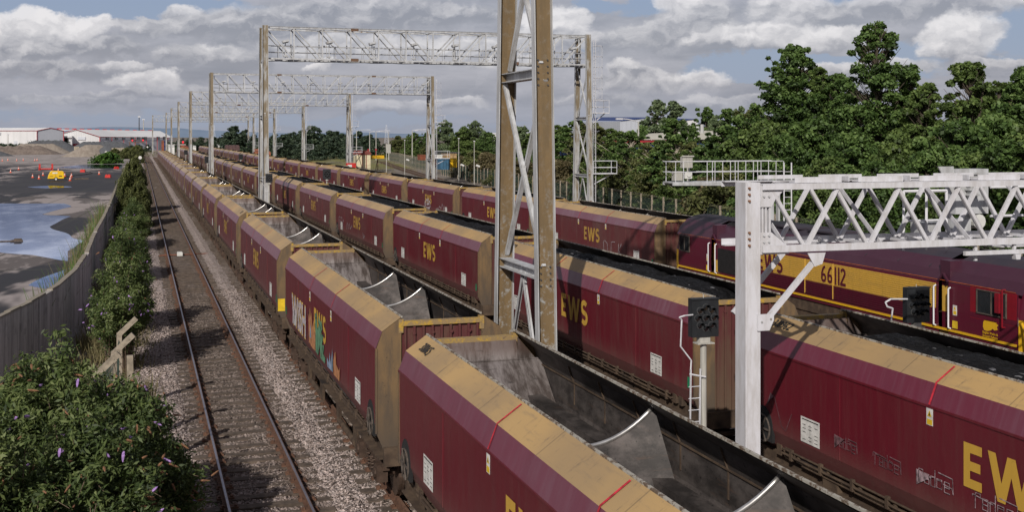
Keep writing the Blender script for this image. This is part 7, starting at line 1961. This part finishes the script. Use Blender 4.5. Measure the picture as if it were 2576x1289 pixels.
for px, py, Y, lb in ((960, 372, 215, 'lower right'),):
    X, Z_ = at_y(px + 12, py, Y); t = thing('track_sign', 'white notice board on a post at the end of the siding', 'sign', (X, Y, -.2)); m = MB(); m.bar((0, 0, 0), (0, 0, Z_ + 1.0), .12, .12); m.build('post', 'pole_grey', t); m = MB(); m.b2(-.1, .8, -.1, -.05, Z_ - .8, Z_ + .9); m.build('panel', 'pole_grey', t)
def lattice_mast(label, px, py, Y, w_):
    X, H_ = at_y(px, py, Y); t = thing('lattice_mast', label, 'mast', (X, Y, 0)); m = MB(); n = 12
    for s in (-1, 1):
        m.bar((s * w_, 0, 0), (s * w_ * .2, 0, H_), w_ * .1, w_ * .1)
    for k in range(n):
        a, b = k / n, (k + 1) / n; wa, wb = w_ * (1 - .8 * a), w_ * (1 - .8 * b)
        m.bar((-wa, 0, a * H_), (wb, 0, b * H_), w_ * .07, w_ * .07); m.bar((wa, 0, a * H_), (-wb, 0, b * H_), w_ * .07, w_ * .07)
    m.build('lattice', 'cladding_blue_grey', t)
lattice_mast('distant thin lattice mast above the hills between gantry legs', 538, 314, 1500, 2.2); lattice_mast('distant lattice pylon right of the fourth gantry leg', 972, 314, 1200, 2.0); lattice_mast('distant pylon above the thicket, left of the grey building', 1531, 315, 1200, 1.8)
# lamp posts by the left sheds
mast('lamp_post', 'thin lamp post before the white warehouse wall', zB(115, 0)[0], zB(0, 275)[1], 470, .14, None, True, base=ZY)
mast('lamp_post', 'short white topped post before the warehouse corner', zB(397, 0)[0], zB(0, 360)[1], 470, .12, None, True, base=ZY)
# flood light on a post among the right trees
t = mast('yard_lamp', 'yard lamp with a side arm above the navy shed corner', 1606, 306, 112, .1, -2.0)
# white disc signals and grey bollard signs
for px, py, Y, lb in ((zB(1520, 0)[0], zB(0, 528)[1], 330, 'white round sign on a post before the grey stone heap'), (zB(2008, 0)[0], zB(0, 603)[1], 250, 'white disc signal beside the left track'), (zB(2112, 0)[0], zB(0, 452)[1], 520, 'far white disc signal by the dark scrub')):
    X, Z_ = at_y(px, py, Y); t = thing('disc_signal', lb, 'signal', (X, Y, -.3)); m = MB(); m.tube((0, -.1, Z_ + .3), (0, 0, Z_ + .3), .34, 16); m.build('disc', 'white_label', t); m = MB(); m.tube((0, .05, 0), (0, .05, Z_ + .3), .07, 6); m.box((0, .2, Z_ + .1), (.5, .3, .5)); m.build('post', 'signal_black', t)
# red aspect signals on a bracket in the distance
def far_signal(label, pts, Y, base_px, zr):
    t = thing('bracket_signal', label, 'signal'); xs = []
    for k, (px, py) in enumerate(pts):
        X, Z_ = at_y(px, py, Y); xs.append(X)
        m = MB(); m.b2(X - .45, X + .45, Y, Y + .3, Z_ - .6, Z_ + 1.5); m.build('head', 'signal_black', t)
        m = MB(); m.tube((X, Y - .25, Z_), (X, Y - .02, Z_), .34, 12); m.build('red_light', 'red_lamp', t)
    X0_, X1_ = at_y(base_px, 400, Y)[0], max(xs) + 1
    m = MB(); zz = at_y(pts[0][0], pts[0][1], Y)[1] - .9; m.bar((min(X0_, min(xs)) - .5, Y + .2, zz), (X1_, Y + .2, zz), .3, .3); m.tube((X0_, Y + .2, -.3), (X0_, Y + .2, zz), .2, 8); m.tube((X0_, Y + .2, zz + 1.1), (X1_, Y + .2, zz + 1.1), .07, 5); m.build('bracket', zr, t)
far_signal('far bracket signal showing two red lights before the long warehouse', [(zB(1897, 0)[0], zB(0, 356)[1]), (zB(2048, 0)[0], zB(0, 354)[1])], 560, zB(1860, 0)[0], 'rail_rusty')
far_signal('far gantry signal with one bright red light above the brick hut', [((450 + 1127 / 4.293) * .6461, (450 + 445 / 4.293) * .6461)], 440, (450 + 880 / 4.293) * .6461, 'pole_grey')
# brick hut, small containers and stored vans at the far end
t = px_box('brick_hut', 'orange brick hut with a sloping roof behind the middle train', [((450 + 1090 / 4.293) * .6461, (450 + 515 / 4.293) * .6461), ((450 + 1130 / 4.293) * .6461, (450 + 497 / 4.293) * .6461), ((450 + 1225 / 4.293) * .6461, (450 + 540 / 4.293) * .6461)], 470, 8, -.3, 'brick_red', 'tile_red', None, 'hut')
def zD(x, y): return ((450 + x / 4.293) * .6461, (450 + y / 4.293) * .6461)
t = px_box('stored_container', 'dark rust container stack left of the far gantry legs', [zD(770, 440), zD(810, 440)], 500, 6, -.3, 'container_rust', 'container_rust', None, 'container')
t = px_box('stored_container', 'navy container beside the rust one at the far end', [zD(812, 440), zD(846, 440)], 498, 6, -.3, 'container_navy', 'container_navy', None, 'container')
t = px_box('white_cabin', 'white cabins before the end of the left train', [zD(890, 520), zD(985, 522)], 430, 4, -.3, 'tarp_white', 'tarp_white', None, 'cabin')
t = px_box('white_van', 'white lorry box behind the right train end', [zD(1295, 523), zD(1345, 523)], 466, 4, -.3, 'tarp_white', 'tarp_white', None, 'lorry')
t = px_box('low_white_store', 'low white store with a domed cover beyond the right train', [zD(1635, 533), zD(1685, 530), zD(1720, 500), zD(1760, 530), (880 * .6461 if False else zD(1800, 533)[0], zD(1800, 533)[1])], 480, 6, -.3, 'tarp_white', 'tarp_white', None, 'store')
for k in range(4):
    a = 1832 + k * 58; Y = 430 - k * 2
    X0_, X1_ = pX(zD(a, 0)[0], Y), pX(zD(a + 55, 0)[0], Y); t = thing('stored_rail_van', 'old brown curved-roof rail van, %s from the left of four before the dark trees' % ORD[k + 1], 'rail van', ((X0_ + X1_) / 2, Y, 0)); w_ = (X1_ - X0_) / 2; Zt = pZ(*zD(a, 500), Y)
    m = MB(); P = [(-w_, .9)] + [(w_ * math.cos(R(q)), Zt - .5 + .7 * math.sin(R(q))) for q in range(180, -1, -20)] + [(w_, .9)]; m.prism(P, (-3, 3), 'y'); o = m.build('body', 'van_wagon_brown', t); fix_normals(o)
    m = MB(); m.b2(-w_, w_, -2.5, 2.5, .5, .9)
    for q in (-1.6, 1.6): m.tube((-w_ * .8, q, .48), (w_ * .8, q, .48), .46, 14)
    m.build('running_gear', 'brake_dust', t)
t = px_box('brick_shed', 'small red brick shed between gantry legs beyond the right train', [(940 * .6461, 603 * .6461), (965 * .6461, 596 * .6461), (988 * .6461, 598 * .6461), (1003 * .6461, 606 * .6461)] if False else [((550 + 1430 / 3.223) * .6461, (400 + 612 / 3.223) * .6461), ((550 + 1555 / 3.223) * .6461, (400 + 602 / 3.223) * .6461), ((550 + 1600 / 3.223) * .6461, (400 + 604 / 3.223) * .6461), ((550 + 1625 / 3.223) * .6461, (400 + 625 / 3.223) * .6461)], 330, 5, -.3, 'brick_red', 'brick_red', None, 'shed')
tag(tufts('meadow_weeds', [(random.uniform(-6, 20), random.uniform(430, 560), -.3) for _ in range(220)], 'dark weeds between the far tracks', 'leaf_olive', 1.2, 12, 31), kind='stuff')
if bpy.data.objects.get('Cube'): bpy.data.objects.remove(bpy.data.objects['Cube'])
